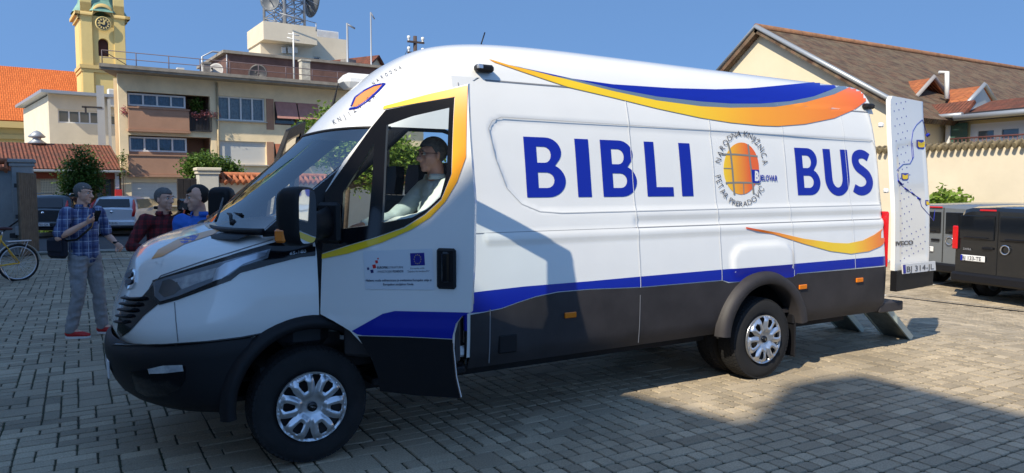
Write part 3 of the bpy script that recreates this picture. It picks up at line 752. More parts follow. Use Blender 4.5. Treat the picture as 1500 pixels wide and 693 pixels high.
vpar(sheet('grey_swoosh', [P1(blue_low[::-1] + grey_low[:9])], surf(sidebvh, .0075), VGREY, None, 3.5))
SC8 = 1247/540
g_lo = gradmat('vinyl_low_swoosh', [(0, (.75, .08, .01)), (.30, AMB), (.5, YEL), (.72, YEL), (.85, AMB), (1, ORG)], 4.0, 6.1)
vpar(sheet('orange_swoosh', [zs3(960, 270, SC8, [(305, 145), (400, 161), (500, 184), (600, 198), (650, 200), (700, 190), (740, 170), (796, 129), (796, 180), (760, 210), (720, 227), (660, 235), (590, 226), (500, 201), (400, 169), (305, 150)])], SF, g_lo, None, 5))
# big letters in (x, z)
def seg(cx, cz, rx, rz, a0, a1, n=10): return [(cx+rx*cos(radians(a0+(a1-a0)*i/n)), cz+rz*sin(radians(a0+(a1-a0)*i/n))) for i in range(n+1)]
def gB(): # unit height 1, width .68
    o = [(0, 0), (.34, 0)] + seg(.36, .28, .31, .28, -90, 50, 12) + [(.50, .53)] + seg(.36, .76, .26, .24, -40, 90, 12) + [(.34, 1), (0, 1)]
    return [o, [(.20, .155), (.34, .155)] + seg(.35, .285, .125, .13, -90, 90, 8) + [(.20, .415)], [(.20, .575), (.32, .575)] + seg(.33, .71, .11, .135, -90, 90, 8) + [(.20, .845)]]
def gI(): return [[(0, 0), (.22, 0), (.22, 1), (0, 1)]]
def gL(): return [[(0, 0), (.56, 0), (.56, .17), (.20, .17), (.20, 1), (0, 1)]]
def gU():
    return [[(0, 1), (0, .36)] + seg(.34, .36, .34, .38, 180, 360, 16) + [(.68, 1), (.48, 1), (.48, .38)] + seg(.34, .37, .14, .21, 0, -180, 10)[0:] + [(.20, 1)]]
def gS():
    # stroke of a centre line
    c = [(.52, .84), (.40, .905), (.27, .915), (.15, .86), (.12, .74), (.18, .62), (.32, .53), (.44, .44), (.50, .30), (.44, .16), (.30, .09), (.16, .09), (.02, .155)]
    P = []
    for i in range(len(c)-1):
        p0 = Vector(c[max(0, i-1)]); p1 = Vector(c[i]); p2 = Vector(c[i+1]); p3 = Vector(c[min(len(c)-1, i+2)])
        for k in range(4):
            t = k/4; P.append(.5*((2*p1)+(p2-p0)*t+(2*p0-5*p1+4*p2-p3)*t*t+(-p0+3*p1-3*p2+p3)*t**3))
    P.append(Vector(c[-1])); L = []; R = []
    for i, p in enumerate(P):
        t = (P[min(len(P)-1, i+1)]-P[max(0, i-1)]).normalized(); n = Vector((-t.y, t.x)); wd = .093+.012*sin(pi*i/(len(P)-1)); L.append(tuple(p+n*wd)); R.append(tuple(p-n*wd))
    return [L + R[::-1]]
def xz_fn(off): return off_side(off)
def letter(g, pxl, pxr, wn):
    """pxl/pxr = pixel extents at the baseline"""
    x0 = pix_side(pxl, 287)[0]; x1 = pix_side(pxr, 286)[0]
    rings = [[(x0+(x1-x0)*u/wn, 1.708+.462*v) for u, v in r] for r in g]
    o = sheet('letter', rings, xz_fn(.0035), BLUE, None, .035); vpar(o); return o
zb = lambda x: 680+x/SC1
for g, a, b, wn in ((gB(), 215, 349, .67), (gI(), 388, 434, .22), (gB(), 474, 590, .67), (gL(), 623, 712, .56), (gI(), 740, 778, .22), (gB(), 1132, 1211, .67), (gU(), 1228, 1311, .68), (gS(), 1322, 1389, .60)):
    letter(g, zb(a), zb(b), wn)
# library logo
ZL = 606/140
PL_ = lambda pts: zs3(1030, 170, ZL, pts)
lg = gradmat('logo_orange', [(0, AMB), (.35, YEL), (.6, (.88, .40, .01)), (1, ORG)], 3.62, 4.12)
disc = [(240+112*cos(2*pi*k/40)*(1.0), 333+165*sin(2*pi*k/40)) for k in range(40)]
LF = surf(sidebvh, .005)
logo = vpar(sheet('logo_disc', [PL_(disc)], surf(sidebvh, .0035), lg, None, 4))
lines = [[(155, 170), (172, 235), (182, 330), (190, 430), (196, 500)], [(282, 180), (290, 250), (302, 340), (312, 430), (318, 495)], [(115, 243), (200, 244), (280, 250), (342, 256)], [(128, 332), (182, 334)], [(140, 425), (220, 422), (320, 424), (360, 427)], [(254, 425), (256, 495)]]
lm_ = MB()
for ln in lines:
    wd = 5.5 if len(ln) > 2 else 3
    L = []; R = []
    ln2 = []
    for i in range(len(ln)-1):
        for k in range(4): ln2.append((ln[i][0]+(ln[i+1][0]-ln[i][0])*k/4, ln[i][1]+(ln[i+1][1]-ln[i][1])*k/4))
    ln2.append(ln[-1])
    for i, p in enumerate(ln2):
        t = (Vector(ln2[min(len(ln2)-1, i+1)])-Vector(ln2[max(0, i-1)])).normalized(); n = Vector((-t.y, t.x))*wd
        L.append(LF(*PL_([(p[0]+n.x, p[1]+n.y)])[0])[0]); R.append(LF(*PL_([(p[0]-n.x, p[1]-n.y)])[0])[0])
    lm_.grid([L, R])
vpar(lm_.build('logo_grid', mat('logo_grey', (.22, .22, .20), .5)))
vpar(sheet('logo_square', [PL_([(303, 340), (352, 342), (350, 372), (354, 425), (310, 424)])], surf(sidebvh, .006), BLUE, None, 4))
lt = surf(sidebvh, .008)
def fitz(s, x0, y0, x1, y1, h, b): return fit_text(s, *PL_([(x0, y0)])[0], *PL_([(x1, y1)])[0], h/ZL, b)
vpar(text_on('logo_lettering', [fitz('B', 324, 408, 350, 412, 58, .05)], lt, WHITE)); vpar(text_on('logo_lettering', [fitz('JELOVAR', 354, 408, 468, 412, 34, .025)], lt, BLUE))
def ring_text(s, a0, a1, rx, ry, h, inward):
    parts = []; G = []; pos = 0.0
    for ch in s:
        if ch == ' ': G.append(None); pos += .36; continue
        V, F = text_tris(ch, 1.0, -.006, 'LEFT'); lo = min(v[0] for v in V); hi = max(v[0] for v in V)
        G.append((V, F, pos+(hi-lo)/2, (lo+hi)/2)); pos += (hi-lo)+.13
    pos -= .13
    for g in G:
        if g is None: continue
        V, F, c, mid = g; a = radians(a0+(a1-a0)*c/pos); sc = h/.7
        def mp(x, y, a=a, mid=mid):
            y = y*sc; x = (x-mid)*sc*.86; yy = (y-h/2) if not inward else -(y-h/2)
            cxp = 240+rx*cos(a); cyp = 335-ry*sin(a); rd = Vector((cos(a)*rx, -sin(a)*ry)).normalized(); tg = Vector((-rd.y, rd.x)); q = Vector((cxp, cyp))+tg*x*(-1 if inward else 1)+rd*yy
            return PL_([(q.x, q.y)])[0]
        parts.append((V, F, mp))
    return parts
vpar(text_on('logo_lettering', ring_text('NARODNA KNJIŽNICA', 171, 6, 152, 224, 36, False), lt, INK))
vpar(text_on('logo_lettering', ring_text('PETAR PRERADOVIĆ', 190, 330, 152, 224, 36, True), lt, INK))
# lamps and small fittings on the side
def fit_box(name, px, py, d, m, rz=0):
    p, n = SF(px, py); b = MB(); b.box(p+n*d[1]*.4, d, bev=min(d)*.3); return VP(b, name, m)
fit_box('marker_lamp', 706, 104, (.15, .07, .055), BLACKPL); fit_box('marker_lens', 699, 103, (.06, .075, .045), SILVER)
fit_box('marker_lamp', 1268, 158, (.15, .07, .055), BLACKPL)
for px, py in ((834, 461), (1174, 420), (1257, 410)):
    x, z = pix_side(px, py); p, n = side_fn(x, z); b = MB(); b.box(p+n*.016, (.11, .016, .045), bev=.005); VP(b, 'side_marker', AMBER)
b = MB(); x, z = pix_side(743, 503); b.box((x, yn(z)-.004, z), (.16, .03, .14), bev=.01); VP(b, 'fuel_flap', BLACKPL)
# door sticker with the two emblems
DS = surf(doorb, .003); DT = surf(doorb, .0045)
ZS = 1500/180; PS = lambda pts: zs3(520, 360, ZS, pts)
stk = vpar(sheet('funding_sticker', [PS([(100, 68), (945, 35), (975, 538), (128, 532)])], DS, mat('sticker_white', (.66, .70, .74), .3), None, 6), door)
vpar(sheet('flag', [PS([(675, 92), (848, 86), (858, 238), (685, 244)])], DT, mat('flag_blue', (.006, .008, .22), .4), None, 6), stk)
stars = MB(); DU = surf(doorb, .006)
for k in range(12):
    a = 2*pi*k/12; cx, cy = 768+42*cos(a), 166+55*sin(a); pts = []
    for j in range(10): r = (8 if j % 2 == 0 else 3.4); b_ = -pi/2+pi*j/5; pts.append(DU(*PS([(cx+r*cos(b_), cy+r*sin(b_))])[0])[0])
    c = DU(*PS([(cx, cy)])[0])[0]; stars.add([c]+pts, [(0, i+1, (i+1) % 10+1) for i in range(10)])
vpar(stars.build('flag_stars', mat('star_yellow', (.8, .6, .05), .5), recalc=False), stk)
for (cx, cy, r, col) in ((285, 158, 10, 'r'), (267, 196, 19, 'r'), (238, 252, 24, 'r'), (211, 312, 21, 'b'), (164, 280, 16, 'b')):
    vpar(sheet('square_mark', [PS([(cx-r, cy-r*.8), (cx+r*.7, cy-r), (cx+r, cy+r*.8), (cx-r*.6, cy+r*1.1)])], DT, mat('mark_red', (.65, .02, .02), .4) if col == 'r' else mat('mark_navy', (.02, .02, .12), .4), None, 4), stk)
def fs(s, x0, y0, x1, y1, h, b=.0): return fit_text(s, *PS([(x0, y0)])[0], *PS([(x1, y1)])[0], h/ZS, b)
STX = [fs('EUROPSKI', 275, 278, 412, 277, 26, .03), fs('STRUKTURNI', 424, 277, 590, 274, 26, 0), fs('I INVESTICIJSKI', 275, 328, 460, 326, 26, 0), fs('FONDOVI', 468, 326, 594, 323, 26, .03),
    fs('Europska unija', 682, 285, 852, 280, 20, 0), fs('"Zajedno do fondova EU"', 640, 325, 915, 318, 22, 0), fs('Nabavu vozila sufinancirana je sredstvima Europske unije iz', 138, 436, 940, 430, 26, .02), fs('Europskog socijalnog fonda', 348, 484, 718, 480, 26, .02)]
for t_ in STX: vpar(text_on('sticker_lettering', [t_], DU, INK), stk)
# engine badge lettering on the black strip
vpar(text_on('strip_lettering', [fit_text('65-180', 424, 374, 448, 370, 4, .02)], surf(nose, .009), SILVER))
# print over the windshield on the roof cap
rp = surf(sidebvh, .004)
Z6 = 1053/380; P6 = lambda pts: zs3(300, 0, Z6, pts)
vpar(sheet('cap_logo', [P6([(612, 400), (640, 376), (690, 352), (722, 345), (700, 372), (660, 408), (620, 436), (598, 432)])], rp, gradmat('cap_orange', [(0, (.8, .25, .03)), (1, YEL)], .5, 1.5, 'Y'), None, 4))
cm = MB()
for ln in ([(590, 445), (620, 440), (664, 410), (705, 372), (732, 342)], [(598, 432), (612, 398), (650, 370), (690, 350), (725, 342)]):
    pixline(cm, P6(ln), .012, sidebvh, .003)
vpar(cm.build('cap_logo_outline', BLUE))
def arc_letters(s, pts, h, bv):
    parts = []
    L = [0]
    for a, b in zip(pts, pts[1:]): L.append(L[-1]+(Vector(b)-Vector(a)).length)
    for i, ch in enumerate(s):
        if ch == ' ': continue
        t = L[-1]*i/(len(s)-1)
        for k in range(len(L)-1):
            if L[k] <= t <= L[k+1]+1e-6: break
        a, b = Vector(pts[k]), Vector(pts[k+1]); c = a.lerp(b, (t-L[k])/(L[k+1]-L[k])); d = (b-a).normalized(); n = Vector((d.y, -d.x))
        V, F = text_tris(ch, h/.7, .01, 'CENTER')
        parts.append((V, F, lambda x, y, c=c, d=d, n=n: tuple(c+d*x*.7+n*y)))
    return parts
vpar(text_on('cap_lettering', arc_letters('KNJIŽNICA', P6([(530, 505), (580, 480), (640, 436), (690, 400)]), 7, None), rp, INK))
vpar(text_on('cap_lettering', arc_letters('NARODNA', P6([(690, 345), (720, 322), (760, 300), (796, 282)]), 5, None), rp, INK))
# white aerial pod beside the roof and the wing aerial
pod = MB(); pc = at(532, 121, (0, 1, 0), 1.9); pod.box(pc, (.42, .26, .13), bev=.05); VP(pod, 'roof_light_pod', WHITE_PL)
an = MB(); a0 = atY(482, 178, 1.80); an.tube([a0+Vector((-.03, 0, -.05)), a0+Vector((.03, 0, .12)), a0+Vector((.09, 0, .34))], [(.03, .02), (.016, .012), .003], 6); VP(an, 'aerial', BLACKPL)
ra = MB(); a1 = Vector((1.75, 1.03, 2.97)); ra.tube([a1, a1+Vector((.05, 0, .14))], .006, 6); ra.tube([a1, a1+Vector((0, 0, .02))], .03, 10); VP(ra, 'aerial', BLACKPL)
# ------------------------------------------------------------------ rear door opened back along the side

def rdy(z): return .01+max(0, (z-1.0))*.03+.09*ss(1.4, 2.9, z)
def rdz(x): return (x-6.15)*.13
def rear_fn(x, z):
    y = rdy(z) + rdz(x) - .010*ss(0, -.02, sdf((x, z), [(6.30, 1.0), (6.30, 2.2), (6.34, 2.25), (6.98, 2.28), (6.98, 1.0)]))*-1
    y += .04*(max(0, x-6.99)/.07)**2; n = Vector((0, -1, -.1)).normalized(); return Vector((x, y, z)), n
rdoor = vpar(sheet('rear_door', [[(6.18, .90), (7.06, .90), (7.06, 2.2), (7.05, 2.71), (7.02, 2.75), (6.28, 2.76), (6.23, 2.71), (6.18, 1.9)]], rear_fn, WHITE, None, .04, .05))
vpar(sheet('door_cladding', [[(6.18, .68), (7.06, .68), (7.07, .895), (6.18, .895)]], lambda x, z: (Vector((x, -.015+rdz(x), z)), Vector((0, -1, 0))), BLACKPL, None, .06, .07), rdoor)
rbv = bvhw([rdoor]+[o for o in bpy.data.objects if o.name.startswith('door_cladding') and o.parent == rdoor]); RF = surf(rbv, .003); RG = surf(rbv, .006)
def PLN(off): return lambda px, py: (at(px, py, (-.13, 1, 0), -.8145-off), Vector((0, -1, 0)))
PLQ = [(1322, 387.5), (1370, 382.5), (1371, 396), (1323, 401.5)]
rpl = vpar(sheet('number_plate', [PLQ], PLN(.022), mat('plate_white', (.72, .72, .72), .4), None, 8, .012), rdoor)
vpar(sheet('plate_band', [[(1322.6, 388.2), (1326.5, 387.8), (1327.3, 400.2), (1323.4, 400.7)]], PLN(.026), BLUE, None, 4), rpl)
vpar(text_on('plate_lettering', [fit_text('BJ 314-JL', 1328.5, 398.4, 1368, 394.2, 8.0, 0)], PLN(.026), INK), rpl)
vpar(text_on('maker_lettering', [fit_text('IVECO', 1311.5, 360, 1337, 358, 6, .03)], RG, INK), rdoor)
R5 = 492/220; P5 = lambda pts: zs3(1280, 120, R5, pts)
out = [(132, 150), (150, 128), (158, 124), (165, 140), (178, 178), (170, 180)]
mb_ = MB()
for ln in ([(126, 255), (122, 200), (128, 160), (140, 140), (158, 124), (166, 145), (176, 176)], [(75, 290), (95, 270), (118, 268), (130, 245), (126, 200)], [(78, 300), (80, 330), (110, 355), (148, 380), (156, 408), (180, 435), (196, 455), (200, 420)]):
    pixline(mb_, P5(ln), .0035, rbv, .002)
vpar(mb_.build('map_outline', BLUE), rdoor)
mb_ = MB()
for ln in ([(78, 322), (92, 336)], [(100, 348), (112, 356)], [(122, 362), (132, 370)], [(142, 380), (152, 384)], [(172, 178), (182, 170)]): pixline(mb_, P5(ln), .011, rbv, .002)
vpar(mb_.build('map_ribbon', BLUE), rdoor)
dots = MB()
for i in range(7):
    for j in range(22):
        x = 6.30+.11*i+(j % 2)*.055; z = 1.0+.08*j+.02*i
        if z > 2.72 or x > 6.95-(.02 if z > 2.3 else 0) or (x > 6.62 and z > 1.35): continue
        y = rear_fn(x, z)[0].y-.003; dots.add([Vector((x+.008*cos(a*pi/3), y, z+.008*sin(a*pi/3))) for a in range(6)], [tuple(range(6))])
vpar(dots.build('map_dots', BLUE), rdoor)
for cx, cy, s_ in ((154, 205, 15), (101, 311, 12), (178, 397, 10)):
    b0 = vpar(sheet('map_icon', [P5([(cx-s_, cy-s_), (cx+s_, cy-s_), (cx+s_, cy+s_*.5), (cx+s_*.6, cy+s_), (cx-s_*.6, cy+s_), (cx-s_, cy+s_*.5)])], RF, BLUE, None, 3), rdoor)
    vpar(sheet('icon_face', [P5([(cx-s_*.75, cy-s_*.7), (cx, cy-s_*.35), (cx+s_*.75, cy-s_*.7), (cx+s_*.75, cy+s_*.4), (cx+s_*.4, cy+s_*.65), (cx-s_*.4, cy+s_*.65), (cx-s_*.75, cy+s_*.4)])], RG, mat('icon_yellow', YEL, .4), None, 3), b0)
for z in (1.0, 1.75, 2.45): hb = MB(); hb.box((6.165, .10+max(0, z-1.5)*.12, z), (.05, .05, .05), bev=.012); VP(hb, 'hinge', WHITE_PL)
tl = MB(); tl.box((6.13, .115, 1.23), (.035, .10, .60), bev=.02); VP(tl, 'tail_lamp', REDLENS)
stp = MB(); stp.box((6.25, .55, .50), (.42, .95, .10), bev=.01); VP(stp, 'rear_step', GREYPL)
# loading ramps
RAMP = mat('ramp_aluminium', (.22, .24, .22), .5, .5, var=.2, vs=12)
def ramp(px_top, px_bot, label):
    g0 = atZ(*px_bot); top = Vector((g0.x-.62, g0.y, .50)); r = empty('loading_ramp', (g0.x, g0.y, 0), label=label, cat='ramp', group='ramps under the rear step')
    d = top-g0; L = d.length; ang = atan2(d.z, -d.x)
    M = Matrix.Translation((-.31, .17, .25)) @ Matrix.Rotation(ang, 4, 'Y')
    p = MB(); p.box((0, 0, 0), (L, .34, .02), M=M, bev=.003); p.v = [tuple(Vector(v)) for v in p.v]
    p = MB(); Mx = M; p.add([Mx @ Vector(q) for q in [(x*L/2, y*.17, z*.01) for x in (-1, 1) for y in (-1, 1) for z in (-1, 1)]], [(0, 1, 3, 2), (4, 6, 7, 5), (0, 4, 5, 1), (2, 3, 7, 6), (0, 2, 6, 4), (1, 5, 7, 3)]); p.build('ramp_plate', RAMP, r)
    for s_ in (-1, 1):
        p = MB(); p.add([Mx @ Vector(q) for q in [(x*L/2, s_*.17+y*.012, .015+z*.035) for x in (-1, 1) for y in (-1, 1) for z in (-1, 1)]], [(0, 1, 3, 2), (4, 6, 7, 5), (0, 4, 5, 1), (2, 3, 7, 6), (0, 2, 6, 4), (1, 5, 7, 3)]); p.build('side_rail', mat('ramp_edge', (.50, .56, .50), .45, .3), r)
    return r
ramp(None, (1334, 497), 'grey metal loading ramp nearest the tail of the open rear door')
ramp(None, (1263, 486), 'grey metal loading ramp further under the van, close to its rear wheel')
# ------------------------------------------------------------------ unseen building left of the yard, its outline shaped to shade the near paving
def back(p):   # where the sun ray through p meets the plane x=-12
    p = Vector(p); t = (-12-p.x)/S.x; return p+S*t
PLAST = mat('plaster_pale', (.70, .68, .64), .9, var=.08, vs=1.5, bump=.2, bs=20)
def bz(p): q = back(p); return (q.y, q.z)
q1 = bz(atZ(1500, 606)); q2 = bz(atZ(1262, 548)); q3 = bz(atZ(1190, 556)); q4 = bz(atZ(1118, 626)); q5 = bz(atZ(930, 578))
H0 = q5[1] - .62
sil = [(-18, 0), (-18, q1[1]+.5), q1, q2, q3, q4, (q5[0]+.1, q5[1]), (q5[0]+.45, H0), (23.0, H0), (23.0, 0)]
bl_ = MB(); bl_.prism([(y, z) for y, z in sil], .35, Matrix(((0, 0, -1, -12), (1, 0, 0, 0), (0, 1, 0, 0), (0, 0, 0, 1)))); 
o = bl_.build('shade_building', PLAST); tag(o, 'long plain plastered building out of view, outlined to shade the yard', 'house')
# ------------------------------------------------------------------ ground
def attr_mat(name, base, rough=.85, amp=.35, bump=.5, bs=90, tint2=None, wear=None):
    m = bpy.data.materials.new(name); m.use_nodes = True; n = m.node_tree; b = n.nodes['Principled BSDF']; b.inputs['Roughness'].default_value = rough
    b.inputs['Specular IOR Level'].default_value = .3
    at_ = n.nodes.new('ShaderNodeAttribute'); at_.attribute_name = 'tint'
    r = n.nodes.new('ShaderNodeValToRGB'); e = r.color_ramp.elements
    e[0].color = (*[c*(1-amp) for c in base], 1); e[1].color = (*([c*(1+amp) for c in base] if not tint2 else tint2), 1)
    n.links.new(at_.outputs['Fac'], r.inputs['Fac'])
    tc = n.nodes.new('ShaderNodeTexCoord'); t = n.nodes.new('ShaderNodeTexNoise'); t.inputs['Scale'].default_value = bs; t.inputs['Detail'].default_value = 5
    n.links.new(tc.outputs['Object'], t.inputs['Vector'])
    t2 = n.nodes.new('ShaderNodeTexNoise'); t2.inputs['Scale'].default_value = .55; t2.inputs['Detail'].default_value = 7; t2.inputs['Roughness'].default_value = .65
    n.links.new(tc.outputs['Object'], t2.inputs['Vector'])
    m1 = n.nodes.new('ShaderNodeMapRange'); m1.inputs['From Min'].default_value = .3; m1.inputs['From Max'].default_value = .7; m1.inputs['To Min'].default_value = .74; m1.inputs['To Max'].default_value = 1.22
    m2 = n.nodes.new('ShaderNodeMapRange'); m2.inputs['From Min'].default_value = .3; m2.inputs['From Max'].default_value = .7; m2.inputs['To Min'].default_value = .72; m2.inputs['To Max'].default_value = 1.18
    n.links.new(t.outputs['Fac'], m1.inputs['Value']); n.links.new(t2.outputs['Fac'], m2.inputs['Value'])
    mu = n.nodes.new('ShaderNodeMath'); mu.operation = 'MULTIPLY'; n.links.new(m1.outputs[0], mu.inputs[0]); n.links.new(m2.outputs[0], mu.inputs[1])
    vm = n.nodes.new('ShaderNodeVectorMath'); vm.operation = 'SCALE'; n.links.new(r.outputs['Color'], vm.inputs[0]); n.links.new(mu.outputs[0], vm.inputs['Scale'])
    n.links.new(vm.outputs[0], b.inputs['Base Color'])
    bp_ = n.nodes.new('ShaderNodeBump'); bp_.inputs['Strength'].default_value = bump; bp_.inputs['Distance'].default_value = .004
    n.links.new(t.outputs['Fac'], bp_.inputs['Height']); n.links.new(bp_.outputs['Normal'], b.inputs['Normal'])
    return m
def set_tint(o, tints):
    a = o.data.attributes.new('tint', 'FLOAT', 'FACE'); a.data.foreach_set('value', tints)
JOINT = mat('joint_sand', (.05, .043, .032), .95, col2=(.045, .06, .022), vs=3, bump=.6, bs=40)
def gz(x, y=0): return -.5*ss(7.2, 13.5, x)*ss(19.5, 15.5, y)      # the yard falls gently towards the boundary wall
def atG(px, py):
    z = 0
    for k in range(12): P = atZ(px, py, z); z = gz(P.x, P.y)
    return P
xs_ = [-60, -8, 7]+[7.2+.5*i for i in range(13)]+[14, 20, 90]; ys_ = [-40, 15.5, 16.2, 17, 18, 18.8, 19.5, 160]
g = MB(); g.grid([[Vector((x, y, gz(x, y)-.012)) for x in xs_] for y in ys_]); g.build('ground', JOINT, kind='structure')
CONC = (.39, .322, .23)
PAVE = attr_mat('concrete_paver', CONC, .85, .30)
def visible_ground(x, y):
    d = Vector((x, y, 0))-CAM; fz = d.dot(_f)
    if fz < .3: return False
    u = d.dot(_r)/fz*FPX; v = -d.dot(_u)/fz*FPX
    return -900 < u < 900 and v < 470
def pavers():
    rnd = random.Random(11); m = .121; x0, y0 = -7.0, -4.2; NX = int(27/m); NY = int(22.6/m)
    used = [bytearray(NY) for _ in range(NX)]; V = []; F = []; T = []
    KL = [(1, 1, .28), (2, 1, .38), (1, 2, .07), (2, 2, .12), (3, 1, .08), (3, 2, .07)]; KR = [(1, 1, .50), (2, 1, .22), (1, 2, .08), (2, 2, .10), (3, 2, .05), (3, 1, .05)]
    for j in range(NY):
        for i in range(NX):
            if used[i][j]: continue
            x = x0+i*m; y = y0+j*m
            if not visible_ground(x, y): continue
            if 0.3 < x < 5.8 and .9 < y < 2.0 and False: continue
            zone = noise.noise(Vector((x*.25, y*.25, 5)))
            r = rnd.random(); acc = 0; k = (1, 1)
            for a, b, p in (KL if x+.5*noise.noise(Vector((x, y, 7))) < .6 else KR):
                acc += p
                if r < acc: k = (a, b); break
            if zone > .12: k = (2, 1) if r > (.25 if x < .6 else .75) else (1, 1)      # plain coursed areas
            a, b = k
            while a > 1 and (i+a > NX or any(used[i+q][j] for q in range(a))): a -= 1
            if b > 1 and (j+b > NY or any(used[i+q][j+1] for q in range(a))): b = 1
            for q in range(a):
                for s_ in range(b): used[i+q][j+s_] = 1
            def wob(px, py):
                return px+.010*noise.noise(Vector((px*.7, py*.7, 1))) + .004*noise.noise(Vector((px*5, py*5, 2))), py+.016*noise.noise(Vector((px*.6, py*.6, 9)))+.005*noise.noise(Vector((px*5, py*5, 4)))
            gx = .003+rnd.random()*.004; gy = .003+rnd.random()*.004; c = .005
            z = rnd.gauss(0, .0012); tx = rnd.gauss(0, .006); ty = rnd.gauss(0, .006)
            X0, X1, Y0, Y1 = x+gx, x+a*m-gx, y+gy, y+b*m-gy; cx, cy = (X0+X1)/2, (Y0+Y1)/2
            k0 = len(V); cc = .011
            outer = [(X0+cc, Y0), (X1-cc, Y0), (X1, Y0+cc), (X1, Y1-cc), (X1-cc, Y1), (X0+cc, Y1), (X0, Y1-cc), (X0, Y0+cc)]
            for (px, py) in outer:
                wx, wy = wob(px, py); V.append((wx, wy, -.009+gz(wx, wy)))
            for (px, py) in outer:
                qx = cx+(px-cx)*(1-c*2/(X1-X0)); qy = cy+(py-cy)*(1-c*2/(Y1-Y0)); wx, wy = wob(qx, qy); V.append((wx, wy, z+gz(wx, wy)+(px-cx)*tx+(py-cy)*ty))
            t = min(1, max(0, rnd.gauss(.5, .22) + .25*noise.noise(Vector((x*.8, y*.8, 3)))))
            F.append(tuple(range(k0+8, k0+16))); T.append(t)
            for q in range(8): F.append((k0+q, k0+(q+1) % 8, k0+8+(q+1) % 8, k0+8+q)); T.append(t*.7)
    me = bpy.data.meshes.new('paving'); me.from_pydata(V, [], F); me.materials.append(PAVE); me.update()
    o = bpy.data.objects.new('paving', me); COL.objects.link(o); tag(o, kind='structure'); set_tint(o, T); return o
pavers()
# farther paving as a plain sheet with a fine brick pattern
def brickmat():
    m = bpy.data.materials.new('far_pavers'); m.use_nodes = True; n = m.node_tree; b = n.nodes['Principled BSDF']; b.inputs['Roughness'].default_value = .9
    tc = n.nodes.new('ShaderNodeTexCoord'); br = n.nodes.new('ShaderNodeTexBrick'); br.inputs['Scale'].default_value = 1; br.inputs['Brick Width'].default_value = .26; br.inputs['Row Height'].default_value = .128; br.inputs['Mortar Size'].default_value = .009
    br.inputs['Color1'].default_value = (.29, .27, .225, 1); br.inputs['Color2'].default_value = (.21, .195, .165, 1); br.inputs['Mortar'].default_value = (.09, .085, .07, 1)
    n.links.new(tc.outputs['Object'], br.inputs['Vector']); n.links.new(br.outputs['Color'], b.inputs['Base Color']); return m
fp = MB(); fp.quad((20.0, -20, -.494), (60, -20, -.494), (60, 15, -.494), (20.0, 15, -.494)); fp.build('paving', brickmat(), kind='structure')
# painted line and drain channel in the lot
PAINT = mat('road_paint', (.62, .61, .57), .7, var=.25, vs=14)
def gline(name, a, b, wd, m, z=.006):
    a = Vector((a.x, a.y, 0)); b = Vector((b.x, b.y, 0)); t = (b-a).normalized(); n = Vector((-t.y, t.x, 0))*wd/2; L = []; R = []
    for k in range(41):
        q = a.lerp(b, k/40)
        for lst, p in ((L, q+n), (R, q-n)): p.z = gz(p.x, p.y)+z; lst.append(p)
    o = MB(); o.grid([L, R]); return o.build(name, m, kind='structure')
gline('parking_line', atG(1310, 427), atG(1402, 411), .09, PAINT)
gline('parking_line', atG(1296, 432), atG(1200, 446), .09, PAINT)
gline('parking_line', atZ(58, 369), atZ(225, 367), .07, PAINT)
gline('parking_line', atZ(55, 381), atZ(190, 379), .07, PAINT)
gline('drain_channel', atG(1300, 434), atG(1500, 457), .10, mat('drain_iron', (.03, .03, .032), .6), .008)
gline('drain_channel', atG(1300, 431.5), atG(1500, 454.3), .03, mat('kerb_concrete', (.42, .40, .36), .8), .007)
# ------------------------------------------------------------------ street beyond the gate
YR0, YR1 = 19.3, 27.2
ASPH = mat('asphalt', (.062, .063, .066), .9, var=.18, vs=2, bump=.5, bs=60)
def flat(name, x0, x1, y0, y1, z, m, kind='structure'):
    b = MB(); b.quad((x0, y0, z), (x1, y0, z), (x1, y1, z), (x0, y1, z)); return b.build(name, m, kind=kind)
flat('road', -40, 60, YR0, YR1, .004, ASPH)
KERB = mat('kerb_concrete', (.42, .40, .36), .8, var=.1, vs=6)
kb = MB(); kb.box((10, YR1+.06, .06), (100, .12, .12), bev=.01); kb.build('kerb', KERB, kind='structure')
kb = MB(); kb.box((10, YR0-.08, .0), (100, .16, .04)); kb.build('kerb', KERB, kind='structure')
flat('pavement', -40, 60, YR1+.12, 60, .115, mat('pavement_concrete', (.30, .29, .26), .9, var=.1, vs=3))
def grass(name, x0, x1, y0, y1, z, n, h=.10):
    rnd = random.Random(5); V = []; F = []; T = []
    for i in range(n):
        x = rnd.uniform(x0, x1); y = rnd.uniform(y0, y1); a = rnd.uniform(0, pi); hh = h*rnd.uniform(.5, 1.3); w_ = .012
        k = len(V); V += [(x-w_*cos(a), y-w_*sin(a), z), (x+w_*cos(a), y+w_*sin(a), z), (x+rnd.uniform(-.04, .04), y+rnd.uniform(-.04, .04), z+hh)]; F.append((k, k+1, k+2)); T.append(rnd.random())
    me = bpy.data.meshes.new(name); me.from_pydata(V, [], F); me.materials.append(attr_mat('grass_blades', (.075, .15, .02), .8, .4, .1)); o = bpy.data.objects.new(name, me); COL.objects.link(o); set_tint(o, T); tag(o, kind='stuff'); return o
flat('verge', -14, 20, YR1+.14, YR1+1.5, .119, mat('verge_soil', (.07, .12, .025), .95, var=.3, vs=5))
gr = grass('grass', -8, 8, YR1+.16, YR1+1.45, .12, 6000)
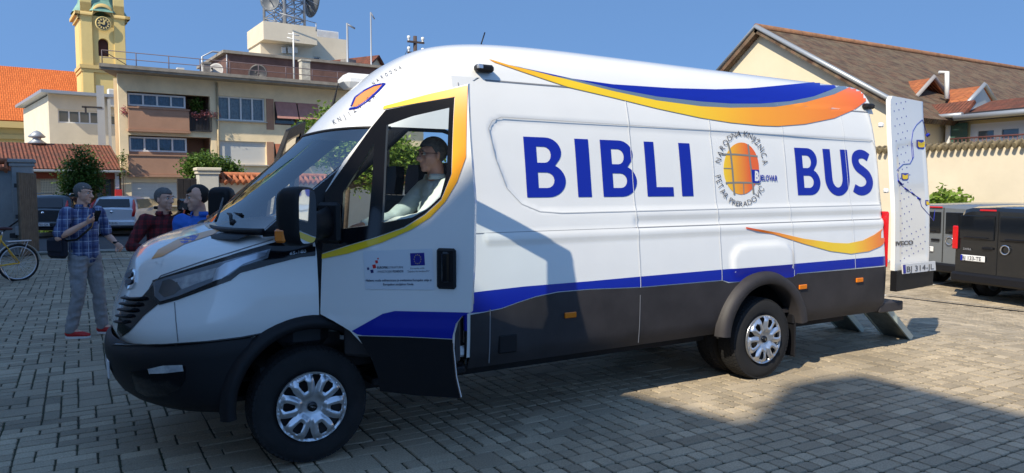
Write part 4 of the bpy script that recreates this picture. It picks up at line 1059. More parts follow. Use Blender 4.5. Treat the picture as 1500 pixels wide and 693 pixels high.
# ------------------------------------------------------------------ foliage
def leafmat(name, c1, c2):
    m = bpy.data.materials.new(name); m.use_nodes = True; n = m.node_tree; b = n.nodes['Principled BSDF']; b.inputs['Roughness'].default_value = .5
    at_ = n.nodes.new('ShaderNodeAttribute'); at_.attribute_name = 'tint'; r = n.nodes.new('ShaderNodeValToRGB'); e = r.color_ramp.elements
    e[0].color = (*c1, 1); e[1].color = (*c2, 1); n.links.new(at_.outputs['Fac'], r.inputs['Fac']); n.links.new(r.outputs['Color'], b.inputs['Base Color'])
    tr = n.nodes.new('ShaderNodeBsdfTranslucent'); n.links.new(r.outputs['Color'], tr.inputs['Color']); mx = n.nodes.new('ShaderNodeMixShader'); mx.inputs[0].default_value = .35
    out = n.nodes['Material Output']; n.links.new(b.outputs[0], mx.inputs[1]); n.links.new(tr.outputs[0], mx.inputs[2]); n.links.new(mx.outputs[0], out.inputs['Surface']); return m
def crown_mesh(blobs, n, leaf, seed=1, clump=.22):
    """leaves in small clumps spread through ellipsoid volumes; blobs: (cx,cy,cz,rx,ry,rz)"""
    rnd = random.Random(seed); V = []; F = []; T = []; tot = sum(b[3]*b[4]*b[5] for b in blobs)
    for b in blobs:
        nc = max(4, int(n/14*b[3]*b[4]*b[5]/tot))
        for c in range(nc):
            while True:
                q = Vector((rnd.uniform(-1, 1), rnd.uniform(-1, 1), rnd.uniform(-1, 1)))
                if q.length < 1 and (q.length > .45 or rnd.random() < .35): break
            q *= 1+.22*noise.noise(q*2.5+Vector((seed, b[0], 0))); cc = Vector((b[0]+q.x*b[3], b[1]+q.y*b[4], b[2]+q.z*b[5])); ct = rnd.random()
            for k in range(14):
                p = cc+Vector((rnd.gauss(0, 1), rnd.gauss(0, 1), rnd.gauss(0, .8)))*clump*.5
                a = Vector((rnd.gauss(0, 1), rnd.gauss(0, 1), rnd.gauss(0, .6))).normalized(); up = Vector((rnd.gauss(0, .5), rnd.gauss(0, .5), 1)).normalized(); s_ = a.cross(up).normalized(); L = leaf*rnd.uniform(.7, 1.3)
                i = len(V); V += [p, p+a*L*.5+s_*L*.32, p+a*L, p+a*L*.5-s_*L*.32]; F.append((i, i+1, i+2, i+3)); T.append(min(1, max(0, ct*.6+rnd.random()*.4)))
    me = bpy.data.meshes.new('crown'); me.from_pydata([tuple(v) for v in V], [], F); a = me.attributes.new('tint', 'FLOAT', 'FACE'); a.data.foreach_set('value', T); return me
BARK = mat('bark', (.09, .065, .045), .95, var=.3, vs=8, bump=.8, bs=20)
L_DARK = leafmat('leaf_dark', (.03, .065, .014), (.12, .21, .035)); L_MID = leafmat('leaf_mid', (.05, .10, .016), (.17, .28, .045)); L_LIGHT = leafmat('leaf_light', (.09, .16, .02), (.28, .40, .06))
def tree(name, base, blobs, n, leaf, m, label, cat='tree', trunk=.12, seed=1, clump=.22, group=None):
    r = empty(name, base, label=label, cat=cat, group=group); me = crown_mesh(blobs, n, leaf, seed, clump); me.materials.append(m)
    o = bpy.data.objects.new('crown', me); COL.objects.link(o); o.parent = r
    t = MB(); top = Vector((sum(b[0] for b in blobs)/len(blobs), sum(b[1] for b in blobs)/len(blobs), sum(b[2] for b in blobs)/len(blobs)))
    fork = top*.62 if trunk > .03 else top*.3
    t.tube([Vector((0, 0, 0)), fork*.5+Vector((.05*trunk, .02, 0)), fork], [trunk, trunk*.8, trunk*.65], 8)
    rnd = random.Random(seed+3)
    for b in blobs:
        for k in range(3):
            e = Vector((b[0]+rnd.uniform(-.6, .6)*b[3], b[1]+rnd.uniform(-.6, .6)*b[4], b[2]+rnd.uniform(-.2, .7)*b[5])); mid = fork.lerp(e, .5)+Vector((0, 0, -.05*b[5]))
            t.tube([fork*.97, mid, e], [trunk*.5, trunk*.3, trunk*.1], 6)
    t.build('trunk', BARK, r); return r
# ------------------------------------------------------------------ a frame for facades: local x along the wall, -y outwards, z up
class Fac:
    def __init__(s, px, y, az):
        """left end of the facade under pixel column px at distance y; az = direction of the wall"""
        P = atY(px, 274, y); s.o = Vector((P.x, P.y, 0)); s.u = Vector((sin(radians(az)), cos(radians(az)), 0)); s.n = Vector((s.u.y, -s.u.x, 0)); s.rz = atan2(s.u.y, s.u.x)
    def q(s, px, py, back=0.0):
        P = at(px, py, s.n, s.n.dot(s.o)-back); return (P-s.o).dot(s.u), P.z
    def rect(s, x0, y0, x1, y1, back=0.0):
        """pixel box -> (u0, z0, u1, z1)"""
        a = s.q(x0, (y0+y1)/2, back); b = s.q(x1, (y0+y1)/2, back); xm = (x0+x1)/2
        return a[0], s.q(xm, y1, back)[1], b[0], s.q(xm, y0, back)[1]
    def root(s, name, **kw): return empty(name, tuple(s.o), s.rz, **kw)
def wall_fn(d=0.0): return lambda u, z: (Vector((u, d, z)), Vector((0, -1, 0)))
def ring4(r): return [(r[0], r[1]), (r[2], r[1]), (r[2], r[3]), (r[0], r[3])]
PANE = mat('window_pane', (.06, .09, .11), .05, spec=.8); FRAMEW = mat('window_frame_white', (.70, .70, .68), .5); CURT = mat('net_curtain', (.46, .48, .50), .8, var=.18, vs=9)
SHUT = mat('roller_shutter', (.60, .59, .55), .6); BROWNF = mat('brown_timber', (.13, .055, .03), .6, var=.2, vs=8)
def window(par, r, d, panes=2, fm=FRAMEW, pm=PANE, fr=.07, sill=True, curtain=None, shutter=0.0, depth=.14, name='window'):
    """r = (u0,z0,u1,z1), d = wall face y"""
    u0, z0, u1, z1 = r; w = MB(); cx, cz = (u0+u1)/2, (z0+z1)/2
    y = d+depth
    w.box((cx, y, z0+fr/2), (u1-u0, .06, fr)); w.box((cx, y, z1-fr/2), (u1-u0, .06, fr))
    for k in range(panes+1):
        x = u0+fr/2+(u1-u0-fr)*k/panes; w.box((x, y-.002, cz), (fr, .06, z1-z0-.01))
    o = w.build(name, fm, par)
    p = MB(); p.quad((u0, y+.02, z0), (u1, y+.02, z0), (u1, y+.02, z1), (u0, y+.02, z1)); p.build('pane', glass('house_glass', (.75, .8, .8), 1.6) if curtain or shutter else pm, o)
    if curtain:
        c = MB(); n = 60; c.grid([[Vector((u0+(u1-u0)*k/n, y+.10+.025*sin(k*1.9), z)) for k in range(n+1)] for z in (z0, z1)]); c.build('curtain', curtain, o)
    if shutter > 0:
        s_ = MB(); n = int((z1-z0)*shutter/.06)
        for k in range(n): s_.box((cx, y-.035, z1-.03-.06*k), (u1-u0-fr, .02, .056))
        s_.build('roller_shutter', SHUT, o)
    if sill:
        s_ = MB(); s_.box((cx, d-.03, z0-.03), (u1-u0+.14, .20, .05)); s_.build('sill', KERB, o)
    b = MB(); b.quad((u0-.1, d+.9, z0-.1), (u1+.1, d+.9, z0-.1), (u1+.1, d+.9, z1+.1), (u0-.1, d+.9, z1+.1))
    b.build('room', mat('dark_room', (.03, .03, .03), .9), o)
    return o
# ---- apartment house
F = Fac(178, 30.5, 86)
TAN = mat('render_tan', (.82, .66, .42), .9, var=.14, vs=.7, bump=.3, bs=25); BRN = mat('render_brown', (.38, .215, .14), .9, var=.10, vs=1.1, bump=.2, bs=30); TAND = mat('render_stained', (.42, .33, .20), .9, var=.3, vs=1.3)
apt = F.root('apartment_house', label='three-storey tan apartment house with brown balconies, flat roof and roof railing', cat='house')
uL = 0; uR = F.q(620, 150)[0]; zT = F.q(178, 107)[1]
lo = F.rect(188, 133, 306, 193); lo2 = F.rect(188, 198, 306, 258)
top_z = zT
wr = [(uL, 0), (uR, 0), (uR, top_z), (uL, top_z)]
LU0, LU1 = F.q(188, 200)[0], F.q(309, 200)[0]
# floors
z3t = F.q(230, 136)[1]; z3b = F.q(230, 187)[1]; z2t = F.q(230, 199)[1]; z2b = F.q(230, 253)[1]
gw = F.rect(193, 267, 268, 301)
R1 = [F.rect(318, 142, 388, 177), F.rect(318, 207, 390, 241)]; R2 = [F.rect(402, 151, 466, 184), F.rect(402, 212, 466, 243)]
holes = [[(LU0, z3b-.1), (LU1, z3b-.1), (LU1, z3t), (LU0, z3t)], [(LU0, z2b-.1), (LU1, z2b-.1), (LU1, z2t), (LU0, z2t)], ring4(gw)] + [ring4(r) for r in R1+R2]
sheet('wall', [wr]+holes, wall_fn(), TAN, apt, 4.0, .28)
b = MB(); b.prism([(.02, 1.72), (uR, 1.72), (uR, 9), (3.4, 9)], top_z-.02, d0=0); b.build('wall', TAN, apt); b = MB(); b.prism([(.0, .28), (.25, .28), (.9, 1.9), (.55, 1.9)], top_z-.02, d0=0); b.prism([(LU1+.15, .28), (uR, .28), (uR, 1.72), (LU1+.15, 1.72)], top_z-.02); b.build('wall', TAN, apt)
# stained plinth, loggia insides
b = MB(); b.box(((uL+uR)/2, -.02, .65), (uR-uL, .05, 1.3)); b.build('plinth', TAND, apt)
for zb, zt_ in ((z3b, z3t), (z2b, z2t)):
    b = MB(); b.box(((LU0+LU1)/2, 1.65, (zb+zt_)/2), (LU1-LU0+.3, .06, zt_-zb+.4)); b.box(((LU0+LU1)/2, .95, zb-.16), (LU1-LU0+.3, 1.5, .12)); b.box(((LU0+LU1)/2, .95, zt_+.06), (LU1-LU0+.3, 1.5, .10))
    b.box((LU0-.07, .95, (zb+zt_)/2), (.12, 1.5, zt_-zb)); b.box((LU1+.07, .95, (zb+zt_)/2), (.12, 1.5, zt_-zb)); b.build('loggia', BRN, apt)
    uw = F.q(272, 180, .3)[0]
    window(apt, (LU0+.05, zb+(.85 if zb > 5 else .9), uw, zt_-.05), .15, 4, curtain=mat('blue_curtain', (.20, .28, .38), .8, var=.2, vs=6), depth=.1, sill=False)
    b = MB(); b.box(((LU0+uw)/2, .2, zb+.45), (uw-LU0, .10, .9)); b.build('loggia', BRN, apt)
for (r, nm) in ((F.rect(187, 161, 276, 191), 'p'), (F.rect(187, 229, 275, 256), 'p')):
    b = MB(); b.box(((r[0]+r[2])/2, -.16, (r[1]+r[3])/2), (r[2]-r[0], .14, r[3]-r[1]), bev=.01); b.box(((r[0]+r[2])/2, -.16, r[3]+.03), (r[2]-r[0]+.06, .22, .06)); b.box(((r[0]+r[2])/2, -.14, r[1]-.05), (r[2]-r[0]+.04, .3, .1)); b.build('balcony', BRN, apt)
r = F.rect(276, 167, 309, 192); b = MB()
IRON = mat('dark_iron', (.03, .028, .03), .6)
for k in range(17): b.box((r[0]+(r[2]-r[0])*k/16, -.12, (r[1]+r[3])/2), (.03, .02, r[3]-r[1]))
b.box(((r[0]+r[2])/2, -.12, r[3]), (r[2]-r[0], .05, .05)); b.box(((r[0]+r[2])/2, -.12, r[1]), (r[2]-r[0], .05, .05)); b.build('railing', IRON, apt)
window(apt, gw, 0, 2, shutter=.98)
window(apt, R1[0], 0, 4, curtain=CURT); window(apt, R1[1], 0, 2, shutter=1.0)
for r in R2: window(apt, r, 0, 2, fm=BROWNF, sill=False)
for r, t in ((R2[0], .75), (R2[1], .8)):      # sloping blinds
    for k in range(2):
        ua, ub = r[0]+(r[2]-r[0])*(k*.5)+.03, r[0]+(r[2]-r[0])*(k*.5+.5)-.03
        b = MB(); b.grid([[Vector((ua, -.02, r[3])), Vector((ub, -.02, r[3]))], [Vector((ua, -.38, r[3]-(r[3]-r[1])*t)), Vector((ub, -.38, r[3]-(r[3]-r[1])*t))]], smooth=False); bo = b.build('blind', mat('blind_red', (.40, .20, .17), .8, var=.1, vs=5) if r is R2[0] else mat('blind_rust', (.33, .11, .06), .8), apt)
        s_ = bo.modifiers.new('s', 'SOLIDIFY'); s_.thickness = .02
for rr in (F.rect(390, 145, 401, 190), F.rect(391, 208, 401, 246)):
    b = MB(); b.box(((rr[0]+rr[2])/2, -.01, (rr[1]+rr[3])/2), (rr[2]-rr[0], .03, rr[3]-rr[1])); b.build('brown_panel', BRN, apt)
# roof slab with overhang
zs_ = top_z; b = MB(); b.prism([(-.75, -.9), (uR+.3, -.9), (uR+.3, 9.3), (3.0, 9.3)], zs_+.18, d0=zs_-.02); b.box(((uL+uR)/2-.2, -.93, zs_+.14), (uR-uL+1.1, .06, .14)); b.build('roof', mat('roof_concrete', (.26, .23, .19), .9, var=.25, vs=2), apt)
rl = MB(); zr_ = zs_+.18
for k in range(15): rl.tube([(uL-.6+k*1.25, -.5, zr_), (uL-.6+k*1.25, -.5, zr_+.62)], .02, 5)
for h_ in (.33, .62): rl.tube([(uL-.6, -.5, zr_+h_), (uL-.6+14*1.25, -.5, zr_+h_)], .018, 5)
rl.tube([(uL-.6, -.5, zr_+.62), (uL+2.6, 8, zr_+.62)], .018, 5); rl.build('roof_railing', mat('rail_rust', (.12, .09, .10), .7), apt)
dp = MB(); dp.tube([(LU1+.3, -.07, top_z-.1), (LU1+.3, -.07, .2)], .05, 8); dp.build('downpipe', TAND, apt)
# penthouse, brown
ph = F.rect(333, 96, 640, 131, 4.0); b = MB(); b.box(((ph[0]+ph[2])/2, 7.0, (zs_+ph[3])/2+.1), (ph[2]-ph[0], 6.0, ph[3]-zs_)); b.build('penthouse', mat('brown_cladding', (.14, .075, .06), .85, var=.2, vs=2), apt)
b = MB(); b.box(((ph[0]+ph[2])/2, 7.0, ph[3]+.17), (ph[2]-ph[0]+.4, 6.3, .14)); b.build('penthouse_roof', mat('roof_concrete', (.26, .23, .19), .9), apt)
def chimney(px, pyt, back, w_, m, h_=None):
    u, z = F.q(px, pyt, back); b = MB(); b.box((u, back, (zs_+z)/2), (w_, w_, z-zs_)); b.box((u, back, z+.03), (w_+.08, w_+.08, .08)); b.build('chimney', m, apt)
chimney(302, 94, 2.0, .30, mat('chimney_grey', (.22, .20, .18), .9, var=.3, vs=5)); chimney(446, 90, 1.0, .42, mat('chimney_pale', (.46, .43, .36), .9, var=.3, vs=5)); chimney(264, 102, 2.0, .22, SHUT)
def dish(px, py, y, R, name='satellite_dish', label='', m=None, par=None, face=(-.6, -.75, .3)):
    P = atY(px, py, y); r = empty(name, tuple(P), label=label, cat='dish') if not par else par
    f = Vector(face).normalized(); M = f.to_track_quat('Z', 'Y').to_matrix().to_4x4()
    b = MB(); b.lathe([(R*k/6, .28*R*(k/6)**2) for k in range(7)], 24, M); o = b.build('reflector', m or mat('dish_grey', (.35, .34, .33), .5), r)
    s_ = o.modifiers.new('s', 'SOLIDIFY'); s_.thickness = .02
    b = MB(); b.tube([M @ Vector((0, -R, .25*R)), M @ Vector((0, 0, .9*R))], .015, 5); b.tube([(0, .05, 0), (0, .10, -.9)], .03, 6); b.tube([M @ Vector((0, 0, .8*R)), M @ Vector((0, 0, .98*R))], .045, 8); b.build('arm', IRON, r); return r
dish(317, 106, 33, .42, label='small pale grey satellite dish on the apartment house roof, left of the brown penthouse')
dish(379, 109, 31.5, .45, label='black round satellite dish in front of the brown penthouse wall', m=mat('dish_black', (.02, .02, .025), .5), face=(-.5, -.85, .1))
# flowers on the balcony
FLR = MB(); rnd = random.Random(3); r = F.rect(276, 158, 309, 172)
flb = [((r[0]+r[2])/2+.2, -.22, r[1]+.12, (r[2]-r[0])/2+.2, .12, .16)]
fb = empty('balcony_flowers', tuple(F.o), F.rz, label='box of red and white flowers on the top balcony railing', cat='flowers')
me = crown_mesh([(f0[0], f0[1], f0[2], f0[3], f0[4], f0[5]) for f0 in flb], 420, .07, 8, .12); me.materials.append(leafmat('flower_mix', (.30, .01, .03), (.55, .35, .35))); o = bpy.data.objects.new('blossoms', me); COL.objects.link(o); o.parent = fb
r = F.rect(281, 141, 303, 166); me = crown_mesh([((r[0]+r[2])/2, .45, (r[1]+r[3])/2, (r[2]-r[0])/2, .2, (r[3]-r[1])/2)], 700, .10, 9, .16); me.materials.append(L_MID); o = bpy.data.objects.new('leaves', me); COL.objects.link(o); o.parent = fb
r = F.rect(178, 157, 188, 168); me = crown_mesh([(r[0]+.05, -.1, (r[1]+r[3])/2, .14, .1, .18)], 150, .06, 10, .1); me.materials.append(leafmat('flower_pink', (.25, .02, .06), (.4, .05, .12))); o = bpy.data.objects.new('blossoms', me); COL.objects.link(o); o.parent = fb
# ---- low house with brown-red tiled roof
def tilemat(name, c1, c2, c3=None, sx=.22, sy=.30, bump=.8):
    m = bpy.data.materials.new(name); m.use_nodes = True; n = m.node_tree; b = n.nodes['Principled BSDF']; b.inputs['Roughness'].default_value = .85; b.inputs['Specular IOR Level'].default_value = .25
    tc = n.nodes.new('ShaderNodeTexCoord'); br = n.nodes.new('ShaderNodeTexBrick'); br.inputs['Scale'].default_value = 1; br.inputs['Brick Width'].default_value = sx; br.inputs['Row Height'].default_value = sy; br.inputs['Mortar Size'].default_value = .02; br.inputs['Mortar Smooth'].default_value = .6
    br.inputs['Color1'].default_value = (*c1, 1); br.inputs['Color2'].default_value = (*c2, 1); br.inputs['Mortar'].default_value = (*[x*.45 for x in c1], 1)
    n.links.new(tc.outputs['UV'], br.inputs['Vector'])
    t = n.nodes.new('ShaderNodeTexNoise'); t.inputs['Scale'].default_value = 1.6; t.inputs['Detail'].default_value = 8; t.inputs['Roughness'].default_value = .7; n.links.new(tc.outputs['UV'], t.inputs['Vector'])
    r = n.nodes.new('ShaderNodeValToRGB'); r.color_ramp.elements[0].position = .42; r.color_ramp.elements[1].position = .62; n.links.new(t.outputs['Fac'], r.inputs['Fac'])
    mx = n.nodes.new('ShaderNodeMix'); mx.data_type = 'RGBA'; mx.inputs[7].default_value = (*(c3 or c2), 1); n.links.new(r.outputs['Color'], mx.inputs[0]); n.links.new(br.outputs['Color'], mx.inputs[6])
    mu = n.nodes.new('ShaderNodeMath'); mu.operation = 'MULTIPLY'; mu.inputs[1].default_value = .65 if c3 else 0; n.links.new(r.outputs['Color'], mu.inputs[0]); n.links.new(mu.outputs[0], mx.inputs[0])
    n.links.new(mx.outputs[2], b.inputs['Base Color'])
    # rolls of the tiles
    wv = n.nodes.new('ShaderNodeTexWave'); wv.inputs['Scale'].default_value = 1/(sx*2)*1.0; wv.bands_direction = 'X'; n.links.new(tc.outputs['UV'], wv.inputs['Vector'])
    ad = n.nodes.new('ShaderNodeMath'); ad.operation = 'MULTIPLY_ADD'; ad.inputs[1].default_value = .6; n.links.new(wv.outputs['Fac'], ad.inputs[0]); n.links.new(br.outputs['Fac'], ad.inputs[2])
    bp_ = n.nodes.new('ShaderNodeBump'); bp_.inputs['Strength'].default_value = bump; bp_.inputs['Distance'].default_value = .05; bp_.invert = False; n.links.new(wv.outputs['Fac'], bp_.inputs['Height']); n.links.new(bp_.outputs['Normal'], b.inputs['Normal'])
    return m
def roof_quad(name, a, b_, c, d, m, par, thick=.12):
    """a-b eave, d-c ridge; uv in metres"""
    a, b_, c, d = map(Vector, (a, b_, c, d)); me = bpy.data.meshes.new(name); U = (b_-a).normalized(); N = (b_-a).cross(d-a).normalized(); V_ = N.cross(U)
    if N.z < 0: N = -N
    vs = [a, b_, c, d] + [p-N*thick for p in (a, b_, c, d)]; me.from_pydata([tuple(v) for v in vs], [], [(0, 1, 2, 3), (7, 6, 5, 4), (0, 4, 5, 1), (1, 5, 6, 2), (2, 6, 7, 3), (3, 7, 4, 0)])
    uv = me.uv_layers.new(name='UVMap')
    for l in me.loops: p = vs[l.vertex_index]-a; uv.data[l.index].uv = (p.dot(U), p.dot(V_))
    me.materials.append(m); o = bpy.data.objects.new(name, me); COL.objects.link(o); o.parent = par; return o
T_RED = tilemat('tiles_weathered_red', (.22, .075, .045), (.14, .055, .04), (.09, .05, .035)); T_ORG = tilemat('tiles_orange', (.60, .155, .04), (.50, .12, .03), None, .25, .35, .4); T_BRN = tilemat('tiles_brown_mossy', (.17, .095, .062), (.075, .055, .044), (.21, .17, .11)); T_OR2 = tilemat('tiles_new_orange', (.48, .16, .06), (.36, .11, .045), (.24, .10, .05))
F2 = Fac(-140, 30.0, 84)
low = F2.root('low_house', label='low house with weathered red tiled roof and a lattice window beside the apartment house', cat='house')
ue = F2.q(177, 280)[0]; ze = F2.q(110, 246)[1]; zr2 = F2.q(100, 211, 3.2)[1]
lat = F2.rect(60, 250, 112, 306); dr = F2.rect(124, 250, 168, 303)
sheet('wall', [[(0, 0), (ue, 0), (ue, ze), (0, ze)], ring4(lat), ring4(dr)], wall_fn(), mat('render_cream_brown', (.40, .34, .25), .9, var=.12, vs=1.2), low, 4, .28)
roof_quad('roof', (-.2, -.45, ze-.05), (ue+.1, -.45, ze-.05), (ue+.1, 3.2, zr2), (-.2, 3.2, zr2), T_RED, low); roof_quad('roof', (ue+.1, 7, ze-.05), (-.2, 7, ze-.05), (-.2, 3.2, zr2), (ue+.1, 3.2, zr2), T_RED, low)
b = MB(); b.box((ue/2, -.5, ze-.14), (ue+.3, .12, .10), bev=.03); b.build('gutter', mat('zinc', (.38, .40, .42), .45, .5), low); b = MB(); b.box((ue/2, -.05, ze-.32), (ue+.1, .12, .26)); b.build('fascia', mat('fascia_red', (.28, .06, .03), .8), low)
b = MB()
for k in range(23): x = lat[0]+(lat[2]-lat[0])*k/22; b.box((x, .04, (lat[1]+lat[3])/2), (.035, .03, lat[3]-lat[1]))
for k in range(25): z = lat[1]+(lat[3]-lat[1])*k/24; b.box(((lat[0]+lat[2])/2, .02, z), (lat[2]-lat[0], .03, .035 if k % 2 else .03))
b.build('lattice', mat('lattice_cream', (.58, .55, .44), .7), low); b = MB(); b.quad((lat[0], .25, lat[1]), (lat[2], .25, lat[1]), (lat[2], .25, lat[3]), (lat[0], .25, lat[3])); b.build('pane', PANE, low)
window(low, dr, 0, 3, fm=BROWNF, fr=.11, sill=True)
b = MB(); b.box((ue-.15, -.12, ze/2), (.14, .14, ze)); b.build('downpipe', FRAMEW, low)
b = MB(); P = F2.q(172, 290); b.box((P[0], -.3, 1.4), (.25, .2, .6)); b.build('letter_box', mat('post_red', (.5, .03, .03), .5), low)
P = F2.q(56, 205, 2.4); b = MB(); b.lathe([(.0, .75), (.12, .7), (.34, .48), (.30, .44), (.16, .42), (.16, .36), (.36, .2), (.30, .16), (.2, .16), (.2, -.8)], 16, Matrix.Translation((P[0], 3.1, P[1]-.3))); b.build('roof_vent', mat('zinc', (.38, .40, .42), .45), low)
# ---- cream office block and concrete pole
F3 = Fac(76, 42, 80); off_ = F3.root('office_block', label='cream flat-roofed block with a strip of windows below the church', cat='building')
zo = F3.q(120, 142)[1]; uo = F3.q(186, 200)[0]; ws_ = F3.rect(85, 162, 148, 181); ws2 = F3.rect(162, 169, 176, 184)
CRM = mat('render_cream', (.66, .58, .44), .9, var=.06, vs=1, bump=.1, bs=20)
sheet('wall', [[(0, 0), (uo, 0), (uo, zo), (0, zo+.15)], ring4(ws_), ring4(ws2)], wall_fn(), CRM, off_, 5, .3); b = MB(); b.box((uo/2, 5.0, zo/2), (uo-.05, 9, zo-.05)); b.build('wall', CRM, off_)
window(off_, ws_, 0, 4, sill=False); window(off_, ws2, 0, 1, sill=False)
b = MB(); b.box((uo/2-.1, 4.4, zo+.12), (uo+.6, 10, .16)); b.build('roof', mat('zinc', (.38, .40, .42), .45), off_)
b = MB(); a_ = F3.q(167, 145); b.box((a_[0], -.3, a_[1]), (.75, .35, 1.0), bev=.04); b.build('air_conditioner', SHUT, off_)
P = atY(154, 330, 34); ut = empty('utility_pole', (P.x, 34, 0), label='pale concrete pole with cable brackets in front of the cream block', cat='pole'); zt2 = atY(152, 126, 34).z; b = MB(); b.box((0, 0, zt2/2), (.30, .22, zt2)); b.box((.33, 0, zt2/2-.3), (.12, .12, zt2-.6)); b.build('pole', mat('zinc', (.38, .40, .42), .45), ut)
for z_ in (zt2-1.0, zt2-4.3): b = MB(); b.box((-.35, -.1, z_), (.8, .08, .08)); b.box((-.6, -.1, z_-.15), (.08, .08, .3)); b.build('bracket', IRON, ut)
# ---- church
F4 = Fac(-160, 66, 84); ch = F4.root('church', label='yellow church with bright orange tiled roof and a clock tower under a green copper dome', cat='church')
YW = mat('church_yellow', (.66, .50, .20), .9, var=.05, vs=.6, bump=.1, bs=10); YW2 = mat('church_trim', (.60, .43, .17), .9)
z_e = F4.q(40, 178)[1]; z_r = F4.q(60, 101, 7)[1]; un = F4.q(118, 150)[0]
b = MB(); b.box((un/2, 7, z_e/2), (un, 14, z_e)); b.build('wall', YW, ch); roof_quad('roof', (-1, -.6, z_e), (un+.5, -.6, z_e), (un+.5, 7, z_r), (-1, 7, z_r), T_ORG, ch, .3)
b = MB(); b.box((un/2, -.3, z_e-.35), (un+1, .8, .5)); b.box((un/2, -.1, z_e-1.3), (un+1, .4, .35)); b.build('cornice', YW2, ch)
tw = F4.rect(116.5, 28, 181.5, 136); uc = (tw[0]+tw[2])/2; hw = (tw[2]-tw[0])/2; zt_ = tw[3]; td = -1.0
clk = F4.q(149, 36, -1); wn = F4.rect(141.5, 59, 157, 85)
arch = [(wn[0], wn[1]), (wn[2], wn[1]), (wn[2], wn[3]-hw*.2)] + [(uc+(wn[2]-wn[0])/2*cos(radians(a)), wn[3]-(wn[2]-wn[0])/2+(wn[2]-wn[0])/2*sin(radians(a))) for a in range(0, 181, 20)] + [(wn[0], wn[3]-hw*.2)]
arch = [(wn[0], wn[1]), (wn[2], wn[1])] + [((wn[0]+wn[2])/2+(wn[2]-wn[0])/2*cos(radians(a)), wn[3]-(wn[2]-wn[0])/2+(wn[2]-wn[0])/2*sin(radians(a))) for a in range(0, 181, 20)]
sheet('tower_wall', [[(uc-hw, 8), (uc+hw, 8), (uc+hw, zt_), (uc-hw, zt_)], arch], wall_fn(td), YW, ch, 6, .5)
b = MB(); b.box((uc, td+.5+hw, zt_/2+4), (2*hw-.01, 2*hw-.5, zt_-8)); b.build('tower_wall', YW, ch)
b = MB(); b.quad((wn[0]-.3, td+.45, wn[1]-.2), (wn[2]+.3, td+.45, wn[1]-.2), (wn[2]+.3, td+.45, wn[3]+.2), (wn[0]-.3, td+.45, wn[3]+.2)); b.build('louvre', mat('louvre_brown', (.06, .02, .02), .8), ch)
b = MB()
for s_ in (-1, 1): b.box((uc+s_*(hw-.45), td-.08, (zt_+12)/2+3), (.8, .18, zt_-14)); b.box((uc+s_*(hw-.45), td-.08, 12.5), (.8, .18, 9))
b.build('pilaster', YW, ch)
zm = F4.q(149, 102)[1]; b = MB(); b.box((uc, td+hw-.1, zm), (2*hw+.3, 2*hw+.4, .3)); b.box((uc, td+hw-.1, zm-.3), (2*hw+.15, 2*hw+.2, .25)); b.build('band', YW2, ch)
# arched cornice
b = MB(); n = 30; cr = clk; rr = hw*.48
def cz_(x, base): return base + (sqrt(max(0, rr*rr-(x-uc)**2))*1.0 if abs(x-uc) < rr else 0)
for (dz, pr, th) in ((-.15, .16, .35), (.15, .36, .26)):
    L = [Vector((uc-hw-pr+(2*hw+2*pr)*k/n, td-pr, cz_(uc-hw-pr+(2*hw+2*pr)*k/n, zt_-.2)+dz)) for k in range(n+1)]
    b.grid([L, [p+Vector((0, 0, th)) for p in L], [p+Vector((0, pr+.5, th)) for p in L]]); b.grid([L, [p+Vector((0, pr+.3, 0)) for p in L]])
    for s_ in (-1, 1): b.box((uc+s_*(hw+pr/2), td+hw, zt_-.2+dz+th/2), (pr, 2*hw+2*pr, th))
b.build('cornice', YW2, ch)
b = MB(); b.lathe([(.0, .08), (hw*.30, .08), (hw*.33, .14), (hw*.36, .0)], 32, Matrix.Translation((uc, td-.35, clk[1])) @ Matrix.Rotation(pi/2, 4, 'X')); b.build('clock_rim', YW, ch)
ck = MB(); ck.lathe([(0, 0.0), (hw*.29, 0)], 32, Matrix.Translation((uc, td-.45, clk[1])) @ Matrix.Rotation(pi/2, 4, 'X')); cko = ck.build('clock_face', mat('clock_dark', (.03, .035, .035), .5), ch)
ck = MB()
for k in range(12): a = 2*pi*k/12; MM = Matrix.Translation((uc, td-.50, clk[1])) @ Matrix.Rotation(a, 4, 'Y'); ck.add([MM @ Vector(v) for v in [(-.05, 0, hw*.17), (.05, 0, hw*.17), (.05, 0, hw*.26), (-.05, 0, hw*.26)]], [(0, 1, 2, 3)])
for a, L_, w_ in ((radians(15), hw*.18, .07), (radians(-85), hw*.23, .05)): MM = Matrix.Translation((uc, td-.53, clk[1])) @ Matrix.Rotation(a, 4, 'Y'); ck.add([MM @ Vector(v) for v in [(-w_, 0, -.1), (w_, 0, -.1), (w_, 0, L_), (-w_, 0, L_)]], [(0, 1, 2, 3)])
ck.build('clock_hands', YW, cko)
COP = mat('copper_green', (.17, .33, .26), .6, var=.22, vs=1.5)
dm = MB(); zc = zt_+.35
prof4 = [(hw+.42, 0), (hw+.15, .5), (hw*.93, 1.0), (hw*.86, 1.9), (hw*.84, 2.8), (hw*.80, 3.8), (hw*.66, 4.9), (hw*.40, 5.8), (hw*.3, 6.2), (hw*.3, 8), (0, 10)]
rows = []
for r_, h_ in prof4:
    row_ = []
    for k in range(8):
        a = pi/4*k+pi/8; c_ = .35; pts8 = [(1, -c_), (1, c_), (c_, 1), (-c_, 1), (-1, c_), (-1, -c_), (-c_, -1), (c_, -1)][k]; q = Vector(pts8)*r_; row_.append(Vector((uc+q.x, td+hw+q.y, zc+h_)))
    rows.append(row_)
dm.grid(rows, closed=True, smooth=False); dm.build('dome', COP, ch)
dm = MB()
